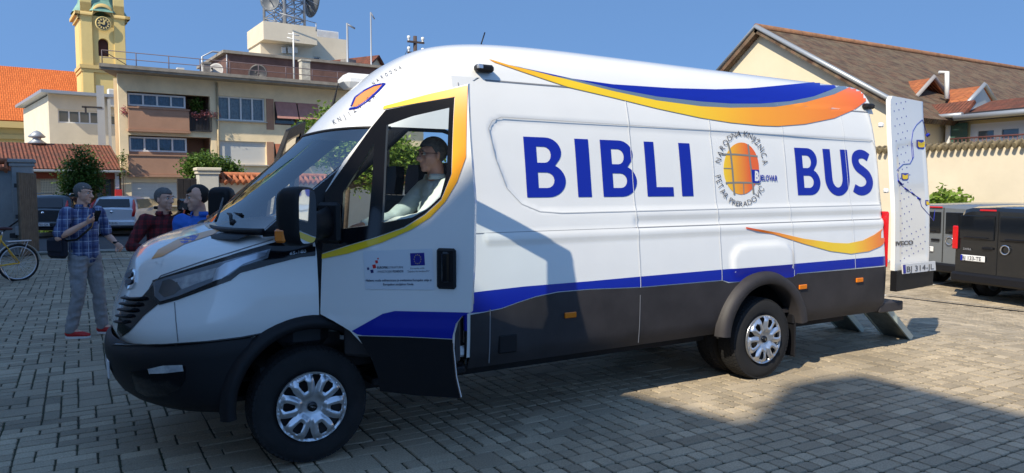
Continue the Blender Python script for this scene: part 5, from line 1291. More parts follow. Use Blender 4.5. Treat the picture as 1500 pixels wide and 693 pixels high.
for k in range(8):
    for i in range(3, 8):
        dm.tube([rows[i][k], rows[i+1][k]] if i+1 < len(rows) else [rows[i][k], rows[i][k]+Vector((0, 0, .1))], .10, 5)
dm.build('dome_rib', mat('copper_dark', (.08, .17, .14), .6), ch)
dw = MB(); dw.lathe([(0, .3), (.55, .3), (.7, .2), (.75, 0)], 20, Matrix.Translation((uc, td+hw-hw*.84, zc+2.6)) @ Matrix.Rotation(pi/2, 4, 'X')); dw.build('dormer', COP, ch)
# ---- telecom block with lattice mast
F5 = Fac(382, 62, 87); tb_ = F5.root('telecom_block', label='cream concrete block with an overhanging top storey carrying the lattice mast', cat='building')
CR2 = mat('render_pale', (.66, .57, .43), .9, var=.06, vs=.5)
def b5(name, x0, y0, x1, y1, d0, depth, m):
    r = F5.rect(x0, y0, x1, y1); b = MB(); b.box(((r[0]+r[2])/2, d0+depth/2, (r[1]+r[3])/2), (r[2]-r[0], depth, r[3]-r[1])); return b.build(name, m, tb_)
r5 = F5.rect(382, 56, 458, 112); b = MB(); b.box(((r5[0]+r5[2])/2, 2, r5[3]/2), (r5[2]-r5[0], 4, r5[3])); b.build('wall', CR2, tb_)
r6 = F5.rect(379, 40, 456, 66); b = MB(); b.box(((r6[0]+r6[2])/2, 1.2, (r6[1]+r6[3])/2), (r6[2]-r6[0], 5.5, r6[3]-r6[1])); b.build('top_storey', CR2, tb_)
wn5 = F5.rect(462, 82, 472, 98); r7 = F5.rect(456, 54, 512, 112)
sheet('wall', [[(r7[0], 0), (r7[2], 0), (r7[2], r7[3]), (r7[0], r7[3])], ring4(wn5)], wall_fn(.5), CR2, tb_, 8, .3); b = MB(); b.box(((r7[0]+r7[2])/2, 5.5, r7[3]/2), (r7[2]-r7[0]-.02, 8, r7[3]-.02)); b.build('wall', CR2, tb_)
window(tb_, wn5, .5, 1, sill=False)
r8 = F5.rect(366, 90, 520, 112); b = MB(); b.box(((r8[0]+r8[2])/2, 1.5, r8[3]/2), (r8[2]-r8[0], 5, r8[3])); b.build('lower_storey', CR2, tb_)
r9 = F5.rect(466, 39, 507, 56); b = MB(); n = 24
for k in range(n): x = r9[0]+(r9[2]-r9[0])*(k+.5)/n; b.box((x, 2.0, (r9[1]+r9[3])/2), ((r9[2]-r9[0])/n*.6, .12, r9[3]-r9[1])); 
b.box(((r9[0]+r9[2])/2, 4.1, (r9[1]+r9[3])/2), (r9[2]-r9[0], 4, r9[3]-r9[1]-.05)); b.build('plant_box', mat('corrugated_white', (.66, .66, .66), .5), tb_)
for px in (414, 423, 431): r_ = F5.rect(px-3, 70, px+3, 79); b = MB(); b.box(((r_[0]+r_[2])/2, -.25, (r_[1]+r_[3])/2), (r_[2]-r_[0], .4, r_[3]-r_[1]), bev=.03); b.build('air_conditioner', SHUT, tb_)
ms = F5.q(417, 42, 3)[1]; mc = Vector((F5.q(417, 42, 3)[0], 3.0, 0)); Mr = Matrix.Translation(F5.o) @ Matrix.Rotation(F5.rz, 4, 'Z'); mpos = Mr @ Vector((mc.x, mc.y, ms))
mast = empty('lattice_mast', tuple(mpos), F5.rz+.5, label='grey steel lattice mast with microwave dishes on the telecom block', cat='mast'); STEEL = mat('steel_grey', (.34, .36, .39), .5, .5)
b = MB(); hm = 6.5; hh = 1.25
cs = [(-hh, -hh), (hh, -hh), (hh, hh), (-hh, hh)]
for x, y in cs: b.tube([(x, y, 0), (x, y, hm)], .13, 6)
for k in range(8):
    z0 = hm*k/8; z1 = hm*(k+1)/8
    for i in range(4):
        a, c = cs[i], cs[(i+1) % 4]; b.tube([(*a, z0), (*c, z1)], .05, 4); b.tube([(*c, z0), (*a, z1)], .05, 4); b.tube([(*a, z0), (*c, z0)], .05, 4); b.tube([(a[0]*.5, a[1]*.5, z0), (c[0]*.5, c[1]*.5, z1)], .04, 4); b.tube([(a[0]*.5, a[1]*.5, z0), (a[0]*.5, a[1]*.5, z1)], .07, 4); 
b.tube([(0, 0, 0), (0, 0, hm)], .2, 6)
b.build('lattice', STEEL, mast)
DRK = mat('dish_dark', (.10, .11, .12), .5)
for (dx, dy, dz, R, fx) in ((2.1, -.6, 3.2, 1.75, (1, -.4, 0)), (-1.9, -.3, 2.0, .85, (-1, -.5, 0)), (-2.6, -.3, 5.6, .8, (-1, -.4, -.3)), (.6, -1.9, 5.6, .5, (.5, -1, 0))):
    f = Vector(fx).normalized(); M = Matrix.Translation((dx, dy, dz)) @ f.to_track_quat('Z', 'Y').to_matrix().to_4x4(); b = MB(); b.lathe([(R*k/6, .35*R*(k/6)**2) for k in range(7)], 28, M); d_ = b.build('dish', DRK, mast); s_ = d_.modifiers.new('s', 'SOLIDIFY'); s_.thickness = .05
    b = MB()
    for k in range(12): a = 2*pi*k/12; b.tube([M @ Vector((.1*cos(a), .1*sin(a), -.25)), M @ Vector((R*.97*cos(a), R*.97*sin(a), .30*R))], .04, 4)
    b.tube([M @ Vector((0, 0, 0)), M @ Vector((0, 0, .8*R))], .05, 5); b.tube([M @ Vector((0, 0, 0)), Vector((0, 0, dz))], .08, 5); b.build('strut', STEEL, d_)
# ---- thin poles
def pole(px, y, pyt, pyb, r_, name, label, extra=None, m=None):
    t = atY(px, pyt, y); z0 = max(0, atY(px, pyb, y).z); e = empty(name, (t.x, y, z0), label=label, cat='pole'); b = MB(); b.tube([(0, 0, 0), (0, 0, t.z-z0)], [r_, r_*.7], 8); b.build('shaft', m or STEEL, e)
    for pts in (extra or []): b = MB(); b.tube([Vector(q)+Vector((0, 0, t.z-z0)) for q in pts], r_*.6, 5); b.build('arm', m or STEEL, e)
    return e
pole(508.5, 36, 34, 330, .09, 'flood_pole', 'tall thin pole with a short arm right of the telecom block', [[(0, 0, -.05), (.45, 0, -.25)]]); pole(543, 40, 18, 330, .07, 'aerial_pole', 'thin aerial pole standing above the small gabled roof', [[(0, 0, 0), (.25, 0, -.4)], [(0, 0, -6.4), (.9, 0, -6.8)]])
pole(463, 60, 34, 46, .06, 'bracket_aerial', 'short bracket aerial between the mast and the white plant box', [[(0, 0, 0), (-3.1, 0, .5)]])
pole(429.5, 33, 47, 120, .05, 'roof_aerial', 'pale thin aerial rising from the penthouse in front of the telecom block', [[(-.3, 0, -.3), (.3, 0, -.4)], [(-.25, 0, -.1), (.3, 0, -.15)]], FRAMEW)
pole(332, 34, 80, 110, .04, 'roof_stub', 'short dark pipe on the apartment house roof edge')
e = pole(608, 34, 53, 330, .16, 'telegraph_pole', 'dark telegraph pole with insulators and a grey box beyond the van roof', None, mat('pole_wood', (.07, .05, .045), .9))
zt3 = atY(608, 53, 34).z
for dz_ in (-.35, -.95):
    b = MB(); b.box((0, -.1, zt3+dz_), (1.0, .1, .1)); b.build('cross_arm', mat('pole_wood', (.07, .05, .045), .9), e)
    for x in (-.42, .42): b = MB(); b.lathe([(0, .28), (.09, .25), (.1, .14), (.06, .1), (.06, 0)], 10, Matrix.Translation((x, -.1, zt3+dz_+.05))); b.build('insulator', FRAMEW, e)
b = MB(); b.box((-.25, -.2, zt3-1.6), (.38, .3, .5), bev=.03); b.build('junction_box', mat('chimney_pale', (.46, .43, .36), .9), e)
cbl = MB(); A = Vector((atY(600, 66, 34).x, 34, atY(600, 66, 34).z)); B = atY(548, 103, 48); cbl.tube([A.lerp(B, k/12)+Vector((0, 0, -1.2*sin(pi*k/12))) for k in range(13)], .015, 4); tag(cbl.build('cable', IRON), 'thin black cable sagging from the telegraph pole to the small gable', 'cable')
lampp = atY(362, 80, 36); lm2 = empty('street_lamp', (lampp.x-2.2, 36, 0), label='street lamp head sticking out left of the telecom block', cat='street lamp')
b = MB(); b.tube([(0, 0, 0), (0, 0, lampp.z-.3), (.5, 0, lampp.z), (1.7, 0, lampp.z-.02)], .05, 6); b.build('pole', STEEL, lm2); b = MB(); b.box((2.15, 0, lampp.z), (.9, .3, .12), bev=.05); b.build('lamp_head', FRAMEW, lm2)
# ---- small gable beyond the van
F6 = Fac(536, 48, 60); sg_ = F6.root('gabled_house', label='small cream gable with a ribbed brown roof and a chimney peeking over the van', cat='house')
g0, g1, gp = F6.q(536, 104), F6.q(563, 108), F6.q(551, 84)
b = MB(); b.prism([(g0[0]-.6, 0), (g1[0]+.3, 0), (g1[0]+.3, g1[1]), (gp[0], gp[1]), (g0[0]-.6, g0[1])], 10, Matrix(((1, 0, 0, 0), (0, 0, 1, 0), (0, 1, 0, 0), (0, 0, 0, 1)))); b.build('wall', CR2, sg_)
roof_quad('roof', (g1[0]+.6, -.3, g1[1]-.3), (g1[0]+.6, 10, g1[1]-.3), (gp[0], 10, gp[1]+.15), (gp[0], -.3, gp[1]+.15), T_RED, sg_); roof_quad('roof', (g0[0]-.9, 10, g0[1]-.3), (g0[0]-.9, -.3, g0[1]-.3), (gp[0], -.3, gp[1]+.15), (gp[0], 10, gp[1]+.15), T_RED, sg_)
c0 = F6.q(537, 88); b = MB(); b.box((c0[0]-.3, 1.5, c0[1]-1.2), (.8, .8, 2.6)); b.build('chimney', mat('chimney_grey', (.22, .20, .18), .9), sg_)
# ---- yard wall, gate pillars, gate
WALLG = mat('wall_grey', (.30, .31, .31), .9, var=.14, vs=1.5, bump=.3, bs=15); WALLC = mat('wall_cream', (.62, .56, .44), .9, var=.06, vs=.8, bump=.15, bs=15)
YG = 18.6
def pillar(x0, x1, y0, m, label, capm):
    A = atY(x0, 300, YG); B = atY(x1, 300, YG); z = atY((x0+x1)/2, y0, YG).z; cx = (A.x+B.x)/2; w_ = B.x-A.x; r = empty('gate_pillar', (cx, YG+w_/2, 0), label=label, cat='pillar', group='gate pillars'); b = MB(); b.box((0, 0, z/2), (w_, w_, z), bev=.02); b.build('shaft', m, r); b = MB(); b.box((0, 0, z+.04), (w_+.14, w_+.14, .10), bev=.02); b.box((0, 0, z-.06), (w_+.07, w_+.07, .08), bev=.01); b.build('coping', capm, r); return cx, w_, z
px1, pw1, pz1 = pillar(18, 50, 238, WALLG, 'grey plastered gate pillar by the yellow bicycle', WALLG)
px2, pw2, pz2 = pillar(292, 322, 250, mat('pillar_cream', (.52, .50, .44), .9, var=.08, vs=2), 'pale gate pillar behind the standing men', WALLC)
wl = empty('yard_wall', (px1-pw1/2-3.0, YG+.2, 0), label='grey plastered yard wall with tile coping at the far left', cat='wall'); zw = atY(5, 250, YG).z; b = MB(); b.box((0, 0, zw/2), (6.0, .3, zw)); b.build('wall', WALLG, wl)
def coping(par, x0, x1, y, z, m=T_OR2, wd=.62, h=.24):
    b = MB(); n = int((x1-x0)/.2)
    for s_ in (-1, 1):
        for k in range(n):
            x = x0+(k+.5)*(x1-x0)/n; b.tube([(x, y, z+h), (x, y+s_*wd/2, z)], [.07, .085], 8, flat=.6, up=(0, 0, 1))
    b.tube([(x0, y, z+h+.01), (x1, y, z+h+.01)], .08, 8); b.box(((x0+x1)/2, y, z+.05), (x1-x0, wd*.7, .1)); return b.build('coping', m, par)
RT = mat('coping_tile', (.38, .13, .06), .85, var=.3, vs=5)
coping(wl, -3.0, 3.0, 0, zw, RT)
W2o = Vector((px2+pw2/2, YG+.3, 0)); wr2 = empty('yard_wall', tuple(W2o), radians(22), label='cream yard wall with orange tile coping behind the van cab', cat='wall'); zw2 = atY(340, 268, YG).z; b = MB(); b.box((9, 0, zw2/2), (18, .3, zw2)); b.build('wall', WALLC, wr2); coping(wr2, 0, 18, 0, zw2, RT)
gt = empty('wooden_gate', (px1+pw1/2+.05, YG+.2, 0), label='weathered wooden gate leaf standing open against the grey pillar', cat='gate', rz=radians(-100)); zg = atY(52, 255, YG-.5).z
b = MB()
for k in range(9): b.box((.12+.19*k, 0, zg/2+.05), (.18, .05, zg-.05), bev=.008)
b.build('board', mat('gate_timber', (.13, .10, .07), .85, var=.3, vs=6), gt); b = MB()
for z_ in (.4, zg/2, zg-.3): b.box((.9, -.05, z_), (1.7, .05, .10)); 
b.build('brace', IRON, gt)
gt2 = empty('wooden_gate', (px2-pw2/2-.02, YG+.1, 0), label='dark gate leaf standing open beside the pale pillar', cat='gate', rz=radians(-165)); zg2 = atY(298, 263, YG).z; b = MB()
for k in range(3): b.box((.12+.19*k, 0, zg2/2+.05), (.18, .05, zg2-.05), bev=.008)
b.build('board', mat('gate_dark', (.035, .028, .025), .8, var=.3, vs=6), gt2)
# ---- greenery on the left
def trat(name, px, y, blobs_px, n, leaf, m, label, trunk=.1, seed=1, clump=.22, cat='tree', group=None):
    B_ = atY(px, 300, y); blobs = []
    for (cx, cy, rx, ry, dy) in blobs_px:
        P = atY(cx, cy, y+dy); Q = atY(cx+rx, cy, y+dy); R_ = atY(cx, cy-ry, y+dy); rr = Q.x-P.x; blobs.append((P.x-B_.x, dy, P.z, rr, rr*.9, R_.z-P.z))
    return tree(name, (B_.x, y, 0), blobs, n, leaf, m, label, cat, trunk, seed, clump, group)
trat('small_tree', 118, 27.9, [(117, 262, 30, 34, 0), (122, 238, 20, 22, 0), (108, 278, 20, 16, 0), (132, 270, 20, 22, 0)], 7000, .11, L_DARK, 'round clipped street tree behind the man in the plaid shirt', .09, 2, .25)
trat('bush', 305, 20.4, [(305, 246, 34, 20, 0), (282, 250, 18, 16, 0), (330, 250, 20, 13, .2), (345, 252, 12, 8, .2)], 6500, .09, L_MID, 'leafy green bush rising over the pale gate pillar', .05, 4, .2, 'bush')
trat('lime_tree', 500, 16.5, [(445, 182, 16, 9, 0), (462, 192, 20, 13, 0), (492, 170, 26, 17, 0), (520, 215, 40, 22, 0), (480, 232, 22, 16, 0), (560, 225, 50, 34, 0), (600, 245, 40, 26, 0), (545, 262, 40, 14, 0)], 12000, .13, L_LIGHT, 'bright green tree growing behind the van cab', .14, 6, .3)
trat('creeper', 181, 30.1, [(180, 232, 5, 12, 0), (183, 250, 4, 10, 0)], 260, .09, L_DARK, 'small climbing plant on the corner of the apartment house', .02, 8, .15, 'plant')
# ------------------------------------------------------------------ right side: gabled building, wall, plant
XG = 24.0
def pg(px, py): P = atX(px, py, XG); return P.y, P.z
yl, zl = pg(1065, 103); ya, za = pg(1115, 47); yr, zr0 = pg(1296, 144)
slope_r = (za-zr0)/(yr-ya) if yr != ya else 1
hall = empty('long_gabled_hall', (XG, ya, 0), label='long building with a cream gable end, mossy brown roof and orange dormers', cat='building')
HW = mat('hall_cream', (.66, .57, .41), .9, var=.04, vs=.5, bump=.1, bs=10)
# gable in local coords (x along +X, y across)
m1 = (za-zl)/(yl-ya) if yl != ya else 1; m2 = (za-zr0)/(ya-yr)
ynear = (yr-ya)-1.0; znear = zr0-m2*1.0; yfar = (yl-ya)*1.0; zfar = zl
LEN = 46
print('hall', yl, ya, yr, zl, za, zr0, m1, m2)
b = MB(); b.prism([(ynear, 0), (yfar, 0), (yfar, zfar), (0, za), (ynear, znear)], LEN, Matrix(((0, 0, 1, 0), (1, 0, 0, 0), (0, 1, 0, 0), (0, 0, 0, 1)))); b.build('wall', HW, hall)
ov = .35
roof_quad('roof', (-ov, ynear-.6, znear-m2*.6+.1), (LEN, ynear-.6, znear-m2*.6+.1), (LEN, 0, za+.15), (-ov, 0, za+.15), T_BRN, hall, .2)
roof_quad('roof', (LEN, yfar+.5, zfar-m1*.5+.1), (-ov, yfar+.5, zfar-m1*.5+.1), (-ov, 0, za+.15), (LEN, 0, za+.15), T_BRN, hall, .2)
b = MB(); b.tube([(-ov, ynear-.6, znear-m2*.6+.14), (-ov, 0, za+.20), (-ov, yfar+.5, zfar-m1*.5+.14)], [.10]*3, 6); b.build('verge_flashing', mat('zinc', (.38, .40, .42), .45), hall)
b = MB(); b.tube([(-ov, 0, za+.2), (LEN, 0, za+.2)], .13, 8); b.build('ridge', mat('ridge_tile', (.22, .11, .06), .9, var=.3, vs=3), hall)
# annexe in front: lower roof, band of windows, terrace; it faces the yard (-X)
F7 = Fac(1360, 11.2, 186)
ann = F7.root('annexe', label='annexe with orange dormer roofs, white-framed windows and a terrace railing above the yard wall', cat='building')
AW = mat('annexe_cream', (.62, .50, .25), .9)
def q3(px, py, back=0.0): u, z = F7.q(px, py, back); return Vector((u, back, z))
uE = 14.0
w1 = F7.rect(1421, 179, 1500, 214); w1 = (w1[0], w1[1], w1[2]+.9, w1[3]); zwt = w1[3]+.12
dr2 = F7.rect(1376, 181, 1391, 214)
sheet('wall', [[(-3, 0), (uE, 0), (uE, zwt), (-3, zwt)], ring4(w1), ring4(dr2)], wall_fn(), AW, ann, 5, .3)
b = MB(); b.box((uE/2-1.5, 4.2, zwt/2), (uE+3, 6.5, zwt)); b.build('wall', AW, ann)
window(ann, w1, 0, 3, fr=.26, sill=False, depth=.05); window(ann, dr2, 0, 1, fr=.10, sill=False)
gq = F7.rect(1393, 181, 1420, 213); b = MB(); b.box(((gq[0]+gq[2])/2, -.12, (gq[1]+gq[3])/2), (gq[2]-gq[0], .04, gq[3]-gq[1])); b.build('glass_screen', mat('green_glass', (.05, .11, .09), .08), ann)
b = MB(); b.box((gq[0], -.14, (gq[1]+gq[3])/2), (.16, .1, gq[3]-gq[1])); b.build('post', FRAMEW, ann)
E1 = q3(1401, 171, -.7); E2 = q3(1500, 161, -.7); E2 = E1+(E2-E1)*1.8; E2.z = E1.z; Tz = q3(1450, 148, 1.6).z
roof_quad('roof', E1, E2, (E2.x, 1.6, Tz), (E1.x-.3, 1.6, Tz), T_RED, ann, .14)
b = MB(); b.box(((E1.x+E2.x)/2, .3, zwt+.12), (E2.x-E1.x, 1.7, .25)); b.build('soffit', IRON, ann)
b = MB(); b.tube([E1+Vector((0, -.1, -.05)), E2+Vector((0, -.1, -.05))], .10, 8); b.build('gutter', mat('zinc', (.38, .40, .42), .45), ann)
def ddorm(ridge_l, ridge_r, eave_l, eave_r, right_foot, bk, open_front):
    A0 = q3(*ridge_l, bk+1.6); A1 = q3(*ridge_r, bk+1.6); A0.z = A1.z = (A0.z+A1.z)/2; L0 = q3(*eave_l, bk); L1 = q3(*eave_r, bk); R1_ = q3(*right_foot, bk+3.0)
    roof_quad('dormer_roof', L0, L1, A1, A0, T_OR2, ann, .1); R0 = R1_+(A0-A1); roof_quad('dormer_roof', R1_, R0, A0, A1, T_OR2, ann, .1)
    b = MB(); e = .5 if open_front else .03
    b.add([L1+Vector((-e, .1, 0)), A1+Vector((-e, 0, -.1)), R1_+Vector((-e, -.1, 0)), R1_+Vector((-e, -.1, -1.5)), L1+Vector((-e, .1, -1.5))], [(0, 1, 2, 3, 4)]); b.build('dormer_gable', mat('dormer_dark', (.05, .035, .03), .9) if open_front else mat('zinc_flat', (.34, .38, .42), .6), ann)
    b = MB(); b.tube([L1, A1+Vector((0, 0, .03)), R1_], [.10]*3, 4); b.build('barge_board', mat('barge_grey', (.30, .28, .27), .7) if open_front else mat('zinc', (.38, .40, .42), .45), ann)
ddorm((1287, 126), (1368, 113), (1303, 142), (1342, 142), (1393, 147), .2, True)
ddorm((1388, 132), (1442, 125), (1392, 150), (1408, 161), (1457, 148), .8, False)
# tiled piece under the first dormer with its own gutter
e0 = q3(1362, 157, -.6); e1 = q3(1412, 180, -.6); e0.z = e1.z = (e0.z+e1.z)/2
roof_quad('roof', e0, e1, e1+Vector((-.1, .7, .5)), e0+Vector((-.5, .7, .5)), T_RED, ann, .12)
b = MB(); b.tube([e0+Vector((0, -.1, -.05)), e1+Vector((0, -.1, -.05))], .08, 8); b.build('gutter', mat('zinc', (.38, .40, .42), .45), ann)
p0 = q3(1387, 145, 1.0); p1 = q3(1387, 106, 1.0); b = MB(); b.tube([p0, p1, p1+Vector((-.30, 0, .02))], .085, 10); b.build('flue', FRAMEW, ann)
rl = MB(); zrl = q3(1450, 200, -1.1).z; ra_ = q3(1392, 205, -1.1).x; rb_ = ra_+7.5
k = ra_
while k < rb_: rl.tube([(k, -1.1, zrl-.8), (k, -1.1, zrl)], .012, 4); k += .14
rl.tube([(ra_, -1.1, zrl), (rb_, -1.1, zrl)], .028, 6); rl.build('railing', mat('rail_brown', (.16, .06, .05), .6), ann)
# another orange roof at the far right
o2 = empty('orange_roof_house', (46, 22, 0), label='house with a bright orange roof at the far right edge', cat='house')
P1_ = atY(1478, 112, 22)-Vector((46, 22, 0)); P2_ = atY(1560, 108, 24)-Vector((46, 22, 0)); P3_ = atY(1560, 175, 20)-Vector((46, 22, 0)); P4_ = atY(1503, 140, 20)-Vector((46, 22, 0))
roof_quad('roof', P4_, P3_, P2_, P1_, T_OR2, o2, .15); b = MB(); b.box((P4_.x+5, P4_.y+3, P4_.z/2), (8, 4, P4_.z)); b.build('wall', HW, o2)
# yard wall on the right
XW = 20.5; ztw = atX(1440, 217, XW).z; wal = empty('boundary_wall', (XW, 30, 0), radians(-90), label='tall cream boundary wall with a corrugated tile coping behind the parked vans', cat='wall')
b = MB(); b.box((17, .15, ztw/2-.3), (36, .3, ztw+.6)); b.build('wall', mat('wall_warm', (.62, .54, .41), .9, var=.07, vs=.6, bump=.2, bs=12), wal)
b = MB(); n = 190
for k in range(n): x = 35*(k+.5)/n; b.tube([(x, .15, ztw+.16), (x, -.20, ztw+.02)], [.075, .095], 7, flat=.55, up=(0, 0, 1)); b.tube([(x, .15, ztw+.16), (x, .5, ztw+.02)], [.075, .095], 6, flat=.55, up=(0, 0, 1))
b.build('coping', mat('coping_mossy', (.16, .125, .07), .9, var=.4, vs=4), wal)
P = atX(1386, 293, 19.3); tree('shrub', (P.x, P.y, 0), [(0, 0, P.z-.45, .8, .7, .6), (-.3, 0, P.z-.2, .4, .3, .35), (.3, 0, P.z-.05, .35, .3, .35)], 2600, .17, L_LIGHT, 'light green leafy shrub above the grey van roof', 'shrub', .04, 9, .3)
# ------------------------------------------------------------------ vehicles
def veh_body(L, W, H, prof, tumble=.12, z_belt=None):
    """lofted shell; prof = (x, z_bottom, z_top) stations from rear (0) to front (L); returns MB"""
    b = MB(); rows = []
    for x, zb, zt, wf in prof:
        w2_ = W/2*wf; r = []; zbelt = min(z_belt, zt-.05); tb = tumble*(zt-zbelt)/(H-z_belt)
        pts = [(w2_*.9, zb), (w2_*.985, zb+.10), (w2_, zb+.35), (w2_*.995, zbelt-.05), (w2_*.98, zbelt)]
        if zt > zbelt+.1: pts += [(w2_*.98-tb*.5, (zbelt+zt)/2), (w2_*.98-tb, zt-.10), (w2_*.98-tb-.06, zt-.035), (w2_*.98-tb-.20, zt)]
        else: pts += [(w2_*.96, zt-.02), (w2_*.93, zt-.01), (w2_*.88, zt-.005), (w2_*.75, zt)]
        pts += [(0, zt+.015)]
        r = [Vector((x, -y, z)) for y, z in pts] + [Vector((x, y, z)) for y, z in pts[-2::-1]]; rows.append(r)
    b.grid(rows); n = len(rows[0]); b.add(rows[0], [tuple(range(n))]); b.add(rows[-1], [tuple(range(n))[::-1]]); return b
CARW = {}
def car_wheels(par, L, W, xs, R, wd=.2, hub=SILVER):
    key = (R, wd)
    for x in xs:
        for s_ in (-1, 1):
            r = empty('wheel', (x, s_*(W/2-wd/2-.02), R)); r.parent = par
            if key not in CARW:
                t = MB(); t.lathe([(R*.62, -wd/2), (R*.93, -wd/2), (R, -wd/2+.03), (R, wd/2-.03), (R*.93, wd/2), (R*.62, wd/2)], 28, Matrix.Rotation(-pi/2, 4, 'X')); h_ = MB(); h_.lathe([(0, wd/2-.02), (R*.3, wd/2-.03), (R*.62, wd/2-.01), (R*.64, wd/2-.005), (R*.64, -wd/2+.005), (0, -wd/2+.03)], 20, Matrix.Rotation(-pi/2, 4, 'X')); CARW[key] = (t.build('tyre', RUBBER, r), h_.build('rim', hub, r))
            else:
                for q in CARW[key]: c = q.copy(); COL.objects.link(c); c.parent = r
            if s_ < 0: r.rotation_euler = (0, 0, pi)
def place_vehicle(name, px, py, x_off, ang, label, cat, rear=True):
    P = atZ(px, py); return P
def rearbits(par, W, zs_, H, paint, glassr, lights, plate, text, bumper_z, split=True):
    """items on the tail, which faces local -x; glassr etc. are (y0,z0,y1,z1)"""
    def pan(name, r, m, off, x=0, th=.02, parent=None, bev=0):
        b = MB(); b.box((-off-th/2+x, (r[0]+r[2])/2, (r[1]+r[3])/2), (th, r[2]-r[0], r[3]-r[1]), bev=bev or min(th, .02)*.8); return b.build(name, m, parent or par)
    for r in glassr: pan('rear_window', r, DARKGLASS, .004)
    for r in lights: pan('tail_light', r, REDLENS, .012, th=.05, bev=.02)
    p = pan('number_plate', plate, mat('plate_white', (.72, .72, .72), .4), .02)
    V, Fc = text_tris(text, .105, .002, 'CENTER'); t = MB(); t.add([(-.043, (plate[0]+plate[2])/2-x+.02, (plate[1]+plate[3])/2+y-.035) for x, y in V], Fc); t.build('plate_lettering', INK, p, recalc=False)
    b = MB(); b.box((-.0455, plate[2]-.02 if False else plate[0]+.0, 0), (0, 0, 0)); 
    bb = MB(); bb.box((-.042, plate[2]-.022, (plate[1]+plate[3])/2), (.003, .04, plate[3]-plate[1]-.01)); bb.build('plate_band', BLUE, p)
    return pan
BLKP = mat('van_black_paint', (.010, .011, .013), .15, coat=.8); GRYP = mat('van_grey_paint', (.20, .22, .24), .3, .4, coat=.6)
def people_van(name, P, rz, paint, label, full=True):
    L, W, H = 4.95, 1.92, 1.92; r = empty(name, (P.x, P.y, P.z), rz, label=label, cat='van', group='vans parked by the boundary wall')
    prof_ = [(0, .40, 1.80, .93), (.05, .34, 1.87, .97), (.25, .32, 1.90, 1), (1.2, .30, 1.92, 1), (2.6, .30, 1.91, 1), (3.3, .30, 1.80, 1), (3.75, .30, 1.52, 1), (4.1, .30, 1.20, .99), (4.6, .32, 1.08, .95), (4.85, .36, .92, .86), (4.95, .42, .75, .75)]
    b = veh_body(L, W, H, prof_, .14, 1.12); o = b.build('body', paint, r); sharp(o, 40)
    car_wheels(r, L, W, (.95, 4.05), .33)
    wb = MB()
    for x in (.95, 4.05):
        for s_ in (-1, 1): wb.lathe([(.0, 0), (.38, 0), (.40, -.012)], 24, Matrix.Translation((x, s_*(W/2+.002), .36)) @ Matrix.Rotation(-s_*pi/2, 4, 'X'))
    wb.build('wheel_arch', RUBBER, r)
    for s_ in (-1, 1):
        for (x0, x1) in ((.25, 1.35), (1.42, 2.45), (2.52, 3.25)):
            b = MB(); b.add([Vector((x, s_*(W/2*.98-.14*(z-1.12)/.8+.006), z)) for x, z in ((x0, 1.18), (x1 + (.25 if x1 > 3 else 0), 1.18), (x1, 1.72 if x1 < 3 else 1.62), (x0, 1.72))], [(0, 1, 2, 3)]); so_ = b.build('side_window', DARKGLASS, r); 
    b = MB(); b.box((-.03, 0, .46), (.14, W*.97, .20), bev=.04); b.build('bumper', BLACKPL, r)
    pan = rearbits(r, W, 0, H, paint, [(.06, 1.24, .80, 1.72), (-.80, 1.24, -.06, 1.72)], [(.82, 1.02, .94, 1.50), (-.94, 1.02, -.82, 1.50)], (.22, .80, .74, .92), 'BJ 133-TE', .45)
    b = MB(); b.box((-.008, 0, 1.2), (.012, .012, 1.25)); b.build('door_joint', RUBBER, r)
    b = MB(); b.box((-.02, .2, 1.83), (.03, .34, .035), bev=.008); b.build('brake_light', REDLENS, r)
    for y in (.43, -.43): b = MB(); b.box((-.045, y, 1.28), (.02, .5, .022), bev=.006); b.build('rear_wiper', GLOSSBLK, r)
    b = MB(); b.box((-.06, .62, .42), (.03, .16, .05)); b.build('reflector', REDLENS, r)
    b = MB(); b.lathe([(.075, 0), (.095, .012), (.095, -.012), (.075, 0)], 24, Matrix.Translation((-.03, -.18, 1.08)) @ Matrix.Rotation(pi/2, 4, 'Y')); b.build('round_badge', CHROME, r)
    b = MB(); b.box((-.03, .18, 1.08), (.03, .22, .05), bev=.01); b.build('door_handle', BLACKPL, r)
    V, Fc = text_tris('ZAFIRA', .055, .001, 'CENTER'); t = MB(); t.add([(-.02, .62-x, 1.02+y) for x, y in V], Fc); t.build('badge_lettering', SILVER, r, recalc=False)
    return r
tail = radians(11)           # direction of the tail line on the ground
Pb = atZ(1398, 404+18)
